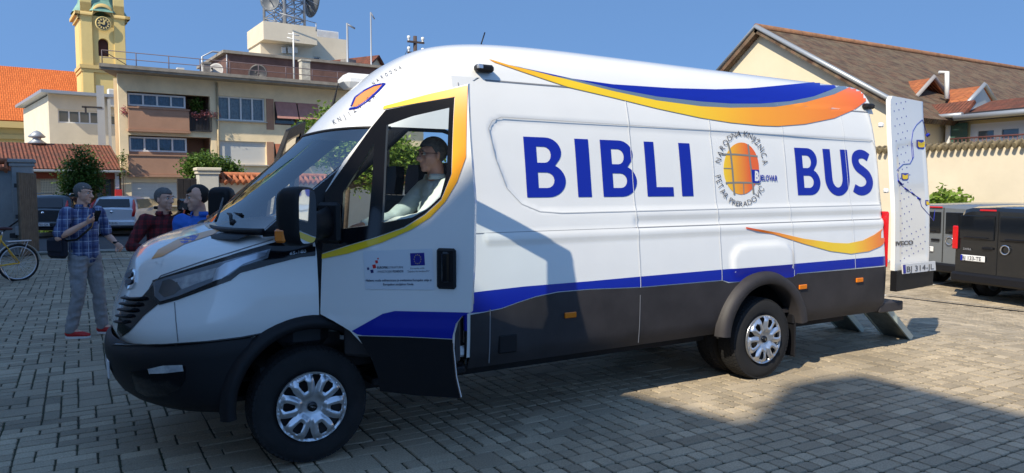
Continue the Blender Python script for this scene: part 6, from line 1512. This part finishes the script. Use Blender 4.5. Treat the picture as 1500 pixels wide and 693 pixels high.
# black van: tail's left corner under px 1398
vx = Vector((cos(radians(-11)), sin(radians(-11)), 0)); vy = Vector((-vx.y, vx.x, 0))
Lc = CAM+ray(1396, 398)*15.2; Pb = Vector((Lc.x, Lc.y, 0))-vy*.93; Pb.z = -.5
people_van('parked_van', Pb, radians(-11), BLKP, 'black van parked with its tail and red lights towards the yard')
Pg = Pb+vy*2.2+vx*1.2
gv = empty('x', (0, 0, 0)); bpy.data.objects.remove(gv)
people_van('parked_van', Pg, radians(-11), GRYP, 'silver grey van parked left of the black one behind the open rear door')
def hatch(name, px, py, y, rz, paint, label, W=1.65, H=1.45, plate='ZG 418-KL', estate=False):
    P = atY(px, 300, y); r = empty(name, (P.x, y, 0), rz, label=label, cat='car', group='cars parked across the street'); L = 3.8
    prof_ = [(0, .45, .98, .90), (.06, .34, 1.02, .95), (.12, .30, 1.05, .97), (.42, .28, H-.06, .985), (.60, .28, H, 1), (1.6, .28, H, 1), (2.1, .28, H-.07, 1), (2.75, .28, .98, 1), (3.3, .30, .88, .97), (3.7, .34, .72, .88), (3.8, .42, .60, .78)]
    b = veh_body(L, W, H, prof_, .16, .92); o = b.build('body', paint, r); sharp(o, 45); car_wheels(r, L, W, (.72, 3.05), .29, .18)
    b = MB(); b.box((-.02, 0, .48), (.16, W*.96, .22), bev=.05); b.build('bumper', paint, r); b = MB(); b.box((-.02, 0, .34), (.12, W*.9, .10), bev=.03); b.build('bumper_trim', BLACKPL, r)
    # sloping rear window
    b = MB(); b.add([(.125, -.60, 1.07), (.125, .60, 1.07), (.395, .50, H-.10), (.395, -.50, H-.10)], [(0, 1, 2, 3)]); b.v = [(x-.02, y_, z+.01) for x, y_, z in b.v]; b.build('rear_window', DARKGLASS, r)
    for s_ in (-1, 1):
        b = MB(); b.tube([(.03, s_*.70, .72), (.06, s_*.73, .95), (.22, s_*.70, 1.16), (.40, s_*.64, 1.32)], [.055, .07, .05, .03], 8); b.build('tail_light', REDLENS, r)
        b = MB(); b.add([Vector((x, s_*(W/2*.98-.16*(z-.92)/(H-.92)+.008), z)) for x, z in ((.45, 1.0), (2.6, 1.0), (2.15, H-.12), (.62, H-.10))], [(0, 1, 2, 3)]); b.build('side_window', DARKGLASS, r)
        b = MB(); b.box((2.45, s_*(W/2+.09), .98), (.10, .18, .13), bev=.03); b.build('wing_mirror', BLACKPL, r)
    b = MB(); b.box((-.105, 0, .50), (.01, .52, .11)); p = b.build('number_plate', mat('plate_white', (.72, .72, .72), .4), r); V, Fc = text_tris(plate, .10, .001, 'CENTER'); t = MB(); t.add([(-.113, -x, .465+y) for x, y in V], Fc); t.build('plate_lettering', INK, p, recalc=False)
    b = MB(); b.lathe([(0, .012), (.045, .008), (.05, 0)], 12, Matrix.Translation((-.01, 0, .90)) @ Matrix.Rotation(-pi/2, 4, 'Y')); b.build('badge', CHROME, r); 
    if estate:
        for s_ in (-1, 1): b = MB(); b.tube([(.6, s_*.62, H+.01), (.7, s_*.62, H+.06), (2.0, s_*.62, H+.06), (2.1, s_*.62, H+.0)], .02, 6); b.build('roof_rail', SILVER, r)
    return r
hatch('parked_car', 163, 0, 25.6, radians(72), mat('car_silver', (.66, .68, .72), .3, .25, coat=.5), 'silver hatchback parked across the street beside the man with the phone')
hatch('parked_car', 62, 0, 25.6, radians(66), mat('car_dark', (.015, .02, .028), .2, coat=.7), 'dark estate car across the street beside the open gate', 1.75, 1.50, 'BJ 702-GA', True)
# ------------------------------------------------------------------ people
SKIN = mat('skin', (.74, .42, .30), .55, var=.06, vs=20); SKIN2 = mat('skin_ruddy', (.72, .37, .26), .5, var=.08, vs=20)
def plaid(name, base, s1, s2, sc=18, w1=.30):
    m = bpy.data.materials.new(name); m.use_nodes = True; n = m.node_tree; b = n.nodes['Principled BSDF']; b.inputs['Roughness'].default_value = .9
    tc = n.nodes.new('ShaderNodeTexCoord'); sp = n.nodes.new('ShaderNodeSeparateXYZ'); n.links.new(tc.outputs['Object'], sp.inputs[0]); prev = None
    ad = n.nodes.new('ShaderNodeMath'); ad.operation = 'ADD'; n.links.new(sp.outputs['X'], ad.inputs[0]); n.links.new(sp.outputs['Y'], ad.inputs[1])
    def band(src, k, off, wd):
        a = n.nodes.new('ShaderNodeMath'); a.operation = 'MULTIPLY_ADD'; a.inputs[1].default_value = k; a.inputs[2].default_value = off; n.links.new(src, a.inputs[0])
        f = n.nodes.new('ShaderNodeMath'); f.operation = 'FRACT'; n.links.new(a.outputs[0], f.inputs[0]); g_ = n.nodes.new('ShaderNodeMath'); g_.operation = 'LESS_THAN'; g_.inputs[1].default_value = wd; n.links.new(f.outputs[0], g_.inputs[0]); return g_.outputs[0]
    cur = None
    def mix(cur, fac, col, amt):
        mx = n.nodes.new('ShaderNodeMix'); mx.data_type = 'RGBA'; mx.inputs[7].default_value = (*col, 1)
        if cur is None: mx.inputs[6].default_value = (*base, 1)
        else: n.links.new(cur, mx.inputs[6])
        q = n.nodes.new('ShaderNodeMath'); q.operation = 'MULTIPLY'; q.inputs[1].default_value = amt; n.links.new(fac, q.inputs[0]); n.links.new(q.outputs[0], mx.inputs[0]); return mx.outputs[2]
    for src in (sp.outputs['Z'], ad.outputs[0]):
        cur = mix(cur, band(src, sc*.5, .1, w1), s1, .6); cur = mix(cur, band(src, sc*.5, .45, .10), s2, .75); cur = mix(cur, band(src, sc, .2, .08), s2, .3)
    n.links.new(cur, b.inputs['Base Color']); return m
def blobmesh(name, prims, m, parent, voxel=.008, wrinkle=0.0, wsc=9, smooth=3):
    mb = MB()
    for p in prims:
        if p[0] == 't':
            pts, rad = p[1], p[2]; up = p[3] if len(p) > 3 else None
            rs = [r if isinstance(r, (tuple, list)) else (r, r) for r in rad]; mb.tube(pts, rs, 14, up=up)
            for q, r in ((pts[0], rs[0]), (pts[-1], rs[-1])): k = min(r); mb.ico(q, k, 2)
            for q, r in zip(pts[1:-1], rs[1:-1]): mb.ico(q, min(r)*.98, 2)
        elif p[0] == 'e': mb.ico(p[1], 1, 2, sc=p[2])
    o = mb.build(name, m); md = o.modifiers.new('r', 'REMESH'); md.mode = 'VOXEL'; md.voxel_size = voxel; md.use_smooth_shade = True
    s_ = o.modifiers.new('s', 'SMOOTH'); s_.factor = .5; s_.iterations = smooth
    dg = bpy.context.evaluated_depsgraph_get(); me = bpy.data.meshes.new_from_object(o.evaluated_get(dg)); bpy.data.objects.remove(o)
    if wrinkle:
        me.update(); ns = [v.normal.copy() for v in me.vertices]
        for v, nn in zip(me.vertices, ns):
            c = v.co; a = noise.noise(Vector((c.x*wsc, c.y*wsc, c.z*wsc*1.6))); b2 = noise.noise(Vector((c.x*wsc*2.2+7, c.y*wsc*2.2, c.z*wsc*3))); v.co = c+nn*wrinkle*((1-abs(a)*2.6)+.5*b2)
    for p in me.polygons: p.use_smooth = True
    if not me.materials: me.materials.append(m)
    n = bpy.data.objects.new(name, me); COL.objects.link(n); n.parent = parent; return n
def hand_prims(wrist, d, palm_n, side, curl=.5, spread=1.0):
    """d = direction of the hand, palm_n = where the palm faces, side = +1/-1 puts the thumb"""
    wrist = Vector(wrist); d = Vector(d).normalized(); pn = Vector(palm_n); pn = (pn-d*pn.dot(d)).normalized(); s_ = d.cross(pn)*side; P = []
    P.append(('t', [wrist, wrist+d*.05, wrist+d*.095], [(.022, .028), (.019, .040), (.014, .038)], tuple(pn)))
    for i, (o_, L) in enumerate(((.031, .072), (.011, .082), (-.010, .076), (-.030, .060))):
        b = wrist+d*.088+s_*o_; a1 = curl*.7; a2 = curl*1.5; d1 = (d*cos(a1)+pn*sin(a1)); d2 = (d*cos(a2)+pn*sin(a2)); a3 = curl*2.2; d3 = d*cos(a3)+pn*sin(a3)
        P.append(('t', [b, b+d1*L*.45, b+d1*L*.45+d2*L*.32, b+d1*L*.45+d2*L*.32+d3*L*.25], [.0095, .009, .0085, .007]))
    t0 = wrist+d*.03+s_*.028; dt = (d*.6+s_*.7+pn*.3*(1+curl)).normalized(); dt2 = (d*.9+s_*.1+pn*.6*curl).normalized(); P.append(('t', [t0, t0+dt*.04, t0+dt*.04+dt2*.035], [.014, .011, .009]))
    return P
def rotm(v, M): return M @ Vector(v)
def person(loc, rz, label, J, colors, head_rz=0.0, head_tilt=0.0, hair=None, glasses=False, skin=SKIN, vox=.008, beard=0, seated=False, group=None, shirt_long=False, belt=False):
    """J: joints in a frame looking along +x. keys: pelvis, chest, neck, head, and for r/l: sh, el, wr, hip, kn, an, toe"""
    r = empty('person', loc, rz, label=label, cat='person', group=group); V = {k: Vector(v) for k, v in J.items() if isinstance(v, tuple) and len(v) == 3}
    H = V['head']; MH = Matrix.Translation(H) @ Matrix.Rotation(head_rz, 4, 'Z') @ Matrix.Rotation(head_tilt, 4, 'Y')
    h = lambda x, y, z: MH @ Vector((x, y, z)); S_ = J.get('scale', 1.0)
    hp = [('e', h(-.012, 0, .035), (.098, .076, .092)), ('e', h(.012, 0, -.02), (.078, .068, .088)), ('t', [h(.02, 0, -.055), h(.055, 0, -.085)], [(.052, .050), (.034, .030)]), ('e', h(.058, 0, -.035), (.032, .038, .030)),
          ('t', [h(.083, 0, .022), h(.100, 0, -.010), h(.112, 0, -.026)], [.010, .013, .015]), ('e', h(.098, .013, -.032), (.011, .009, .008)), ('e', h(.098, -.013, -.032), (.011, .009, .008)),
          ('t', [h(.082, -.032, .036), h(.090, 0, .034), h(.082, .032, .036)], [.010, .010, .010]), ('t', [h(.080, -.020, -.060), h(.090, 0, -.060), h(.080, .020, -.060)], [.007, .009, .007]), ('t', [h(.078, -.016, -.071), h(.088, 0, -.072), h(.078, .016, -.071)], [.007, .009, .007]), ('e', h(.068, 0, -.098), (.022, .024, .018)),
          ('e', h(.062, .040, -.015), (.020, .020, .020)), ('e', h(.062, -.040, -.015), (.020, .020, .020)), ('e', h(-.008, .078, -.008), (.016, .010, .032)), ('e', h(-.008, -.078, -.008), (.016, .010, .032))]
    sk = hp + [('t', [V['neck']+Vector((-.005, 0, -.02)), H+Vector((-.02, 0, -.07))], [(.060, .062), (.055, .056)])]
    P, C, N = V['pelvis'], V['chest'], V['neck']
    body = [('t', [P+Vector((0, 0, -.02)), P.lerp(C, .45), C, N+Vector((-.01, 0, -.05))], [(.10, .15), (.095, .135), (.11, .165), (.06, .10)], (1, 0, 0))]
    shirt = [('t', [P+Vector((0, 0, -.03 if not seated else .02)), P.lerp(C, .35), C, C.lerp(N, .62), N+Vector((-.01, 0, -.005))], [(.135, .178), (.130, .165), (.135, .180), (.095, .145), (.062, .068)], (1, 0, 0))]
    pants = [('t', [P+Vector((0, 0, .05)), P+Vector((0, 0, -.06))], [(.125, .168), (.125, .175)], (1, 0, 0))]
    for s_ in 'rl':
        sg = -1 if s_ == 'r' else 1; sh, el, wr, hi, kn, an, toe = [V[k+'_'+s_] for k in ('sh', 'el', 'wr', 'hip', 'kn', 'an', 'toe')]
        body += [('t', [C.lerp(N, .5), sh], [.06, .052]), ('t', [sh, sh.lerp(el, .5), el, el.lerp(wr, .4), wr], [.052, .046, .038, .040, .026]), ('t', [hi, hi.lerp(kn, .5), kn, kn.lerp(an, .35), an], [.080, .070, .052, .054, .036]), ('t', [an, toe], [.036, .03])]
        body += hand_prims(wr, J.get('hd_'+s_, wr-el), J.get('pn_'+s_, (0, -sg, 0)), J.get('th_'+s_, 1), J.get('curl_'+s_, .45))
        e = el if shirt_long else sh.lerp(el, .80)
        shirt += [('t', [C.lerp(N, .45)+Vector((0, sg*.05, 0)), sh+Vector((0, 0, .0))], [.085, .072])]
        shirt += [('t', [sh, sh.lerp(el, .5), el, el.lerp(wr, .5), wr.lerp(el, .08)], [.072, .064, .056, .050, .040])] if shirt_long else [('t', [sh, sh.lerp(el, .45), e], [.074, .070, .072])]
        pants += [('t', [hi, hi.lerp(kn, .5), kn, kn.lerp(an, .5), an+Vector((0, 0, .01))], [.104, .090, .072, .068, .064])]
    b = blobmesh('body', sk+body, skin, r, vox, smooth=2)
    blobmesh('shirt', shirt, colors['shirt'], r, vox*1.3, .006, 10)
    pt = blobmesh('trousers', pants, colors['pants'], r, vox*1.3, .0075, 8)
    if not seated and belt:
        bl = MB(); bl.tube([P+Vector((.132*cos(2*pi*k/24), .182*sin(2*pi*k/24), .035)) for k in range(25)], [(.018, .004)]*25, 6, up=(0, 0, 1)); bl.build('belt', GLOSSBLK, r)
    for s_ in 'rl':
        an, toe = V['an_'+s_], V['toe_'+s_]; d = (toe-an); d.z = 0; d = d.normalized(); q = Vector((-d.y, d.x, 0)); zf = toe.z-.035
        base = an-d*.055; base.z = 0
        def sec(t, w_, h0, h1): c = Vector((base.x, base.y, 0))+d*t; return c, w_, h0, h1
        prs = [('t', [Vector((an.x, an.y, zf+.06))-d*.03, Vector((an.x, an.y, zf+.055))+d*.05, Vector((an.x, an.y, zf+.04))+d*.15, Vector((an.x, an.y, zf+.035))+d*.19], [(.050, .040), (.046, .044), (.034, .046), (.026, .036)], (0, 0, 1))]
        sh_ = blobmesh('shoe', prs, colors['shoe'], r, .009, smooth=2); so_ = MB(); ov = []
        for k in range(20):
            a = 2*pi*k/20; u = cos(a)*.142+.06; v = sin(a)*(.046+.006*cos(a-.3)); ov.append(Vector((an.x, an.y, 0))+d*(u+.015)+q*v)
        so_.add([Vector((p.x, p.y, zf)) for p in ov]+[Vector((p.x, p.y, zf+.026)) for p in ov], [tuple(range(20))[::-1], tuple(range(20, 40))]+[(k, (k+1) % 20, 20+(k+1) % 20, 20+k) for k in range(20)]); so_.build('sole', colors.get('sole', FRAMEW), sh_)
    if hair:
        hb = MB(); bm = bmesh.new(); bmesh.ops.create_icosphere(bm, subdivisions=4, radius=1); keepv = {}
        for v in bm.verts:
            c = v.co; x, y, z = c.x*.1045-.011, c.y*.0795, c.z*.0960+.034
            k = hair[1]*noise.noise(Vector((c.x*6, c.y*6, c.z*6)))
            lim = -.055+.108*ss(-.035, .055, x)-.012*ss(.06, .03, abs(y))*0
            keepv[v.index] = (z > lim); v.co = MH @ Vector((x*(1+k), y*(1+k), z*(1+k)))
        bmesh.ops.delete(bm, geom=[f for f in bm.faces if not all(keepv[v.index] for v in f.verts)], context='FACES'); me = bpy.data.meshes.new('hair'); bm.to_mesh(me); bm.free(); me.materials.append(hair[0])
        for p in me.polygons: p.use_smooth = True
        ho = bpy.data.objects.new('hair', me); COL.objects.link(ho); ho.parent = r; so2 = ho.modifiers.new('s', 'SOLIDIFY'); so2.thickness = .006; so2.offset = -1
    for sg in (-1, 1):
        ey = MB(); ey.ico(h(.076, sg*.031, .010), .0125, 2); eo = ey.build('eye', mat('eye_white', (.55, .53, .50), .2), r); ir = MB(); ir.ico(h(.0825, sg*.031, .010), .0075, 2); ir.build('iris', mat('iris_dark', (.03, .02, .015), .15), eo)
        bw = MB(); bw.tube([h(.086, sg*.048, .030), h(.093, sg*.030, .036), h(.092, sg*.014, .031)], [.004, .005, .003], 6); bw.build('eyebrow', hair[0] if hair else mat('brow', (.08, .05, .03), .9), r)
    if glasses:
        g_ = MB()
        for sg in (-1, 1):
            g_.tube([h(.108, sg*.032+.022*cos(2*pi*k/16), .008+.017*sin(2*pi*k/16)) for k in range(17)], .0022, 5); g_.tube([h(.106, sg*.054, .012), h(.06, sg*.076, .012), h(-.01, sg*.082, .008)], .0022, 5)
        g_.tube([h(.108, -.010, .010), h(.110, 0, .012), h(.108, .010, .010)], .002, 5); g_.build('glasses', GLOSSBLK, r)
    # collar
    cl = MB(); n = 18; a0 = .5
    rows = []
    for rr, z_ in ((.064, .030), (.070, .035), (.085, -.002)):
        rows.append([N+Vector((rr*cos(a0+(2*pi-2*a0)*k/n)+(.006), rr*1.05*sin(a0+(2*pi-2*a0)*k/n), z_+(.0))) for k in range(n+1)])
    cl.grid(rows); co = cl.build('collar', colors['shirt'], r); cs_ = co.modifiers.new('s', 'SOLIDIFY'); cs_.thickness = .006
    return r
def standing(h=1.80, **kw):
    s_ = h/1.80
    J = dict(pelvis=(0, 0, .98), chest=(-.01, 0, 1.30), neck=(-.015, 0, 1.515), head=(.015, 0, 1.675), sh_r=(-.01, -.195, 1.455), sh_l=(-.01, .195, 1.455), el_r=(-.04, -.25, 1.16), el_l=(-.04, .25, 1.16), wr_r=(.05, -.26, .90), wr_l=(.05, .26, .90),
             hip_r=(0, -.09, .93), hip_l=(0, .09, .93), kn_r=(.02, -.11, .51), kn_l=(.02, .11, .51), an_r=(-.02, -.12, .10), an_l=(-.02, .12, .10), toe_r=(.13, -.14, .035), toe_l=(.13, .14, .035))
    J = {k: tuple(c*s_ for c in v) for k, v in J.items()}
    for k, v in kw.items(): J[k] = v
    return J
HAIR_D = mat('hair_dark', (.012, .010, .009), .7); HAIR_G = mat('hair_grey', (.13, .125, .12), .8, var=.3, vs=60)
JEANS = mat('grey_jeans', (.29, .29, .30), .9, var=.14, vs=14, bump=.3, bs=200); RED = mat('shoe_red', (.50, .02, .02), .6); DKP = mat('trousers_dark', (.03, .035, .05), .9, var=.2, vs=10)
PL1 = plaid('plaid_blue', (.075, .11, .25), (.02, .03, .11), (.40, .47, .60), 15)
PL2 = plaid('plaid_red', (.22, .015, .02), (.01, .008, .012), (.10, .02, .03), 22, .45)
# man with the phone
p0 = atZ(129, 492); rzz = radians(90-143)
m1 = person((p0.x, p0.y, 0), rzz, 'grey-haired man in a blue plaid shirt and red sneakers holding up a phone', standing(1.84,
    el_r=(.02, -.34, 1.20), wr_r=(.24, -.16, 1.37), el_l=(.0, .31, 1.20), wr_l=(.20, .27, 1.10), hd_r=(.25, .42, .25), pn_r=(-.2, .3, .6), curl_r=.75, hd_l=(.5, .05, -.35), pn_l=(0, -1, .2), curl_l=.9,
    hip_r=(0, -.09, .95), hip_l=(0, .09, .95), kn_r=(.05, -.14, .52), kn_l=(.05, .12, .52), an_r=(-.05, -.18, .10), an_l=(.03, .17, .10), toe_r=(.08, -.10, .035), toe_l=(.17, .24, .035)),
    dict(shirt=PL1, pants=JEANS, shoe=RED), head_rz=radians(22), head_tilt=radians(6), hair=(HAIR_G, .02), vox=.0065)
Mm = Matrix.Translation((p0.x, p0.y, 0)) @ Matrix.Rotation(rzz, 4, 'Z')
bg_ = empty('shoulder_bag', tuple(Mm @ Vector((-.08, -.28, .98))), rzz, label='small dark navy shoulder bag on the hip of the man with the phone', cat='bag')
b = MB(); b.box((0, 0, .10), (.28, .10, .24), bev=.035); b.build('pouch', mat('bag_navy', (.010, .012, .025), .8), bg_); b = MB(); b.box((.02, -.055, .13), (.24, .02, .14), bev=.01); b.build('flap', mat('bag_navy', (.010, .012, .025), .8), bg_)
b = MB(); pts = [(-.10, .03, .18), (-.14, .16, .42), (-.08, .34, .58), (.02, .42, .60), (.14, .40, .52), (.24, .26, .34), (.20, .10, .20), (.12, -.01, .18)]; b.tube(pts, [(.018, .004)]*len(pts), 6); b.build('strap', GLOSSBLK, bg_)
phn = empty('phone', tuple(Mm @ Vector((.30, -.06, 1.45))), rzz, label='small black phone held up in the right hand of the man in plaid', cat='phone'); b = MB(); b.box((0, 0, 0), (.012, .075, .15), M=Matrix.Rotation(.5, 4, 'Y'), bev=.005); b.build('case', GLOSSBLK, phn); b = MB(); b.box((-.008, 0, 0), (.003, .066, .135), M=Matrix.Rotation(.5, 4, 'Y')); b.build('screen', DARKGLASS, phn)
b = MB(); wt = Mm @ Vector((.19, .272, 1.115)); b.tube([wt+Vector((.030*cos(2*pi*k/12), .030*sin(2*pi*k/12), .0)) for k in range(13)], [(.014, .004)]*13, 6); tag(b.build('wrist_watch', GLOSSBLK), 'black watch on the left wrist of the man in plaid', 'watch')
# man in the blue shirt, seen over the bonnet
def pos(px, depth): q = CAM+ray(px, 300)*depth; return (q.x, q.y, 0)
def az_rz(az): return radians(90-az)
p3 = pos(291, 6.9)
person(p3, az_rz(222), 'dark-haired man in a bright blue shirt standing beside the van bonnet', standing(1.81), dict(shirt=mat('shirt_blue', (.035, .16, .62), .85, var=.06, vs=10), pants=DKP, shoe=GLOSSBLK), head_rz=radians(-44), head_tilt=radians(5), hair=(HAIR_D, .02), vox=.007)
# cameraman
p2 = pos(240, 7.8); rz2 = az_rz(160)
person(p2, rz2, 'man in a red and black plaid shirt filming with a black video camera', standing(1.78, el_r=(.02, -.36, 1.18), wr_r=(.22, -.20, 1.12), el_l=(.12, .32, 1.25), wr_l=(.27, .16, 1.50), hd_r=(.3, .2, .05), curl_r=.8, hd_l=(.3, -.3, .4), curl_l=.8), dict(shirt=PL2, pants=DKP, shoe=GLOSSBLK), head_rz=radians(20), hair=(HAIR_G, .02), vox=.008, shirt_long=True)
M2 = Matrix.Translation(Vector(p2)) @ Matrix.Rotation(rz2, 4, 'Z')
vc = empty('video_camera', tuple(M2 @ Vector((.30, .10, 1.60))), rz2, label='black video camera held up by the man in the red and black plaid shirt', cat='camera')
b = MB(); b.box((0, 0, 0), (.26, .10, .13), bev=.02); b.box((-.02, 0, -.10), (.12, .08, .12), bev=.02); b.box((.0, -.07, -.15), (.10, .10, .16), bev=.03); b.build('camera_body', GLOSSBLK, vc); b = MB(); b.tube([(.10, 0, .01), (.20, 0, .01), (.24, 0, .01)], [.045, .05, .06], 16); b.build('lens', BLACKPL, vc); b = MB(); b.box((-.02, .09, .05), (.10, .02, .07), bev=.01); b.build('screen', BLACKPL, vc)
b = MB(); b.tube([(.05, -.05, -.05), (.0, -.08, -.20), (-.02, -.10, -.38)], [(.02, .004)]*3, 6); b.build('strap', mat('strap_orange', (.75, .10, .02), .6), vc)
# bald man with glasses and the half-hidden man
p4 = pos(316, 8.4)
person(p4, az_rz(125), 'bald man with glasses standing behind the man in the bright blue shirt', standing(1.76), dict(shirt=mat('shirt_dark', (.03, .03, .035), .9), pants=DKP, shoe=GLOSSBLK), head_rz=radians(10), hair=None, glasses=True, skin=SKIN2, vox=.008)
p5 = pos(330, 9.6)
person(p5, az_rz(250), 'man in black clothes mostly hidden behind the far wing mirror', standing(1.76), dict(shirt=mat('shirt_black', (.012, .012, .014), .9), pants=DKP, shoe=GLOSSBLK), hair=(HAIR_D, .02), vox=.009, shirt_long=True)
# driver
hd = atY(634, 226, .53)
D = hd.z-.30
def seated_J():
    return dict(pelvis=(-.02, 0, -.64), chest=(-.03, 0, -.33), neck=(-.01, 0, -.145), head=(.015, 0, .02), sh_r=(-.02, -.19, -.21), sh_l=(-.02, .19, -.21), el_r=(.20, -.25, -.42), el_l=(.20, .24, -.42), wr_r=(.46, -.17, -.46), wr_l=(.46, .17, -.46),
        hip_r=(.02, -.10, -.68), hip_l=(.02, .10, -.68), kn_r=(.44, -.14, -.62), kn_l=(.44, .14, -.62), an_r=(.52, -.14, -1.08), an_l=(.52, .14, -1.08), toe_r=(.66, -.15, -1.13), toe_l=(.66, .15, -1.13), curl_r=.8, curl_l=.8, pn_r=(.2, .3, -1), pn_l=(.2, -.3, -1))
J = {k: (tuple(Vector(v)+Vector((0, 0, hd.z-.0))) if isinstance(v, tuple) and not k.startswith('pn') else v) for k, v in seated_J().items()}
drv = person((hd.x, .50, 0), pi, 'grey-haired man in a pale shirt and glasses sitting at the steering wheel', J, dict(shirt=mat('shirt_pale', (.62, .70, .68), .85, var=.06, vs=8), pants=DKP, shoe=GLOSSBLK), head_tilt=radians(2), hair=(HAIR_G, .015), glasses=True, skin=SKIN2, vox=.008, seated=True, shirt_long=True)
drv.scale = (1.09, 1.09, 1.09); drv.location.z = -hd.z*.09-.03
# ------------------------------------------------------------------ bicycle
YB = mat('bike_yellow', (.75, .42, .01), .35, coat=.5); bp0 = CAM+ray(23, 300)*14.0
bk = empty('bicycle', (bp0.x, bp0.y, 0), az_rz(246), label='yellow city bicycle with an orange-brown box leaning by the grey wall', cat='bicycle')
def bwheel(x, R=.34):
    w_ = empty('wheel', (x, 0, R)); w_.parent = bk; b = MB(); b.tube([(R*cos(2*pi*k/40), 0, R*sin(2*pi*k/40)) for k in range(41)], .020, 8, cap=False); b.build('tyre', RUBBER, w_); b = MB(); b.tube([((R-.03)*cos(2*pi*k/40), 0, (R-.03)*sin(2*pi*k/40)) for k in range(41)], .012, 6, cap=False); b.build('rim', SILVER, w_)
    b = MB(); b.tube([(0, -.05, 0), (0, .05, 0)], .025, 8)
    for k in range(28): a = 2*pi*k/28; s_ = .03 if k % 2 else -.03; b.tube([(.02*cos(a+.5), s_, .02*sin(a+.5)), ((R-.03)*cos(a), 0, (R-.03)*sin(a))], .0022, 3)
    b.build('spoke', SILVER, w_)
bwheel(0); bwheel(1.10)
b = MB(); b.tube([(0, .06, .34), (.42, .03, .30)], .012, 6); b.tube([(0, -.06, .34), (.42, -.03, .30)], .012, 6); b.tube([(0, .06, .34), (.28, .02, .80)], .010, 6); b.tube([(0, -.06, .34), (.28, -.02, .80)], .010, 6); b.tube([(.42, 0, .30), (.26, 0, .88)], .018, 8); b.tube([(.42, 0, .30), (.70, 0, .42), (.95, 0, .78)], .022, 8); b.tube([(.93, 0, .90), (.97, 0, .70), (1.10, .05, .34)], .016, 8); b.tube([(.97, 0, .70), (1.10, -.05, .34)], .014, 8); b.build('frame', YB, bk)
b = MB(); b.tube([(.26, 0, .85), (.24, 0, .98)], .013, 8); b.build('seat_post', SILVER, bk); b = MB(); b.tube([(.10, 0, 1.0), (.22, 0, 1.01), (.38, 0, 1.0)], [(.03, .09), (.035, .06), (.02, .02)], 10, up=(0, 0, 1)); b.build('saddle', mat('saddle_brown', (.06, .015, .015), .6), bk)
b = MB(); b.tube([(.92, 0, .90), (.90, 0, 1.08)], .013, 8); b.tube([(.72, .30, 1.08), (.86, .16, 1.12), (.90, 0, 1.10), (.86, -.16, 1.12), (.72, -.30, 1.08)], .012, 8); b.build('handlebar', SILVER, bk)
for s_ in (-1, 1): b = MB(); b.tube([(.74, s_*.28, 1.085), (.64, s_*.31, 1.07)], .017, 8); b.build('grip', BLACKPL, bk)
b = MB(); b.box((-.02, 0, .76), (.40, .14, .02), bev=.005); b.tube([(-.16, .06, .75), (0, .06, .36)], .006, 5); b.tube([(-.16, -.06, .75), (0, -.06, .36)], .006, 5); b.build('carrier', SILVER, bk)
b = MB(); b.grid([[Vector((.385*cos(a), y, .34+.385*sin(a))) for y in (-.03, 0, .03)] for a in [radians(20+10*k) for k in range(17)]]); fo = b.build('mudguard', FRAMEW, bk); q = fo.modifiers.new('s', 'SOLIDIFY'); q.thickness = .003
b = MB(); b.box((.60, 0, .72), (.40, .34, .26), M=Matrix.Rotation(.25, 4, 'Y'), bev=.01); b.build('box', mat('box_orange', (.42, .13, .03), .7, var=.15, vs=6), bk)
b = MB(); b.tube([(.30, .05, .30), (.22, .22, .01)], .009, 6); b.build('kickstand', SILVER, bk); b = MB(); b.tube([(.42, -.07, .30), (.42, .07, .30)], .02, 8); b.lathe([(.0, 0), (.09, 0), (.095, .004)], 24, Matrix.Translation((.42, .05, .30)) @ Matrix.Rotation(pi/2, 4, 'X')); b.tube([(.42, .08, .30), (.52, .09, .18)], .009, 6); b.tube([(.42, -.08, .30), (.32, -.09, .42)], .009, 6); b.build('crank', IRON, bk)
for (x, y, z) in ((.52, .13, .18), (.32, -.13, .42)): b = MB(); b.box((x, y, z), (.09, .08, .02), bev=.004); b.build('pedal', BLACKPL, bk)
# stay bar and small boxes on the grey wall
A = atY(-14, 352, YG-1.6); B = atY(44, 311, YG-.2); b = MB(); b.tube([A, B], .022, 6); tag(b.build('stay_bar', IRON), 'thin black stay bar slanting up the grey wall to the gate', 'bar')
eb = empty('electric_box', tuple(atY(33, 338, YG-.12)), label='small grey electric boxes fixed low on the grey pillar', cat='box'); b = MB(); b.box((0, 0, 0), (.32, .14, .22), bev=.01); b.build('case', mat('zinc', (.38, .40, .42), .45), eb); b = MB(); b.box((-.2, .0, -.12), (.16, .10, .12), bev=.01); b.build('socket', IRON, eb)
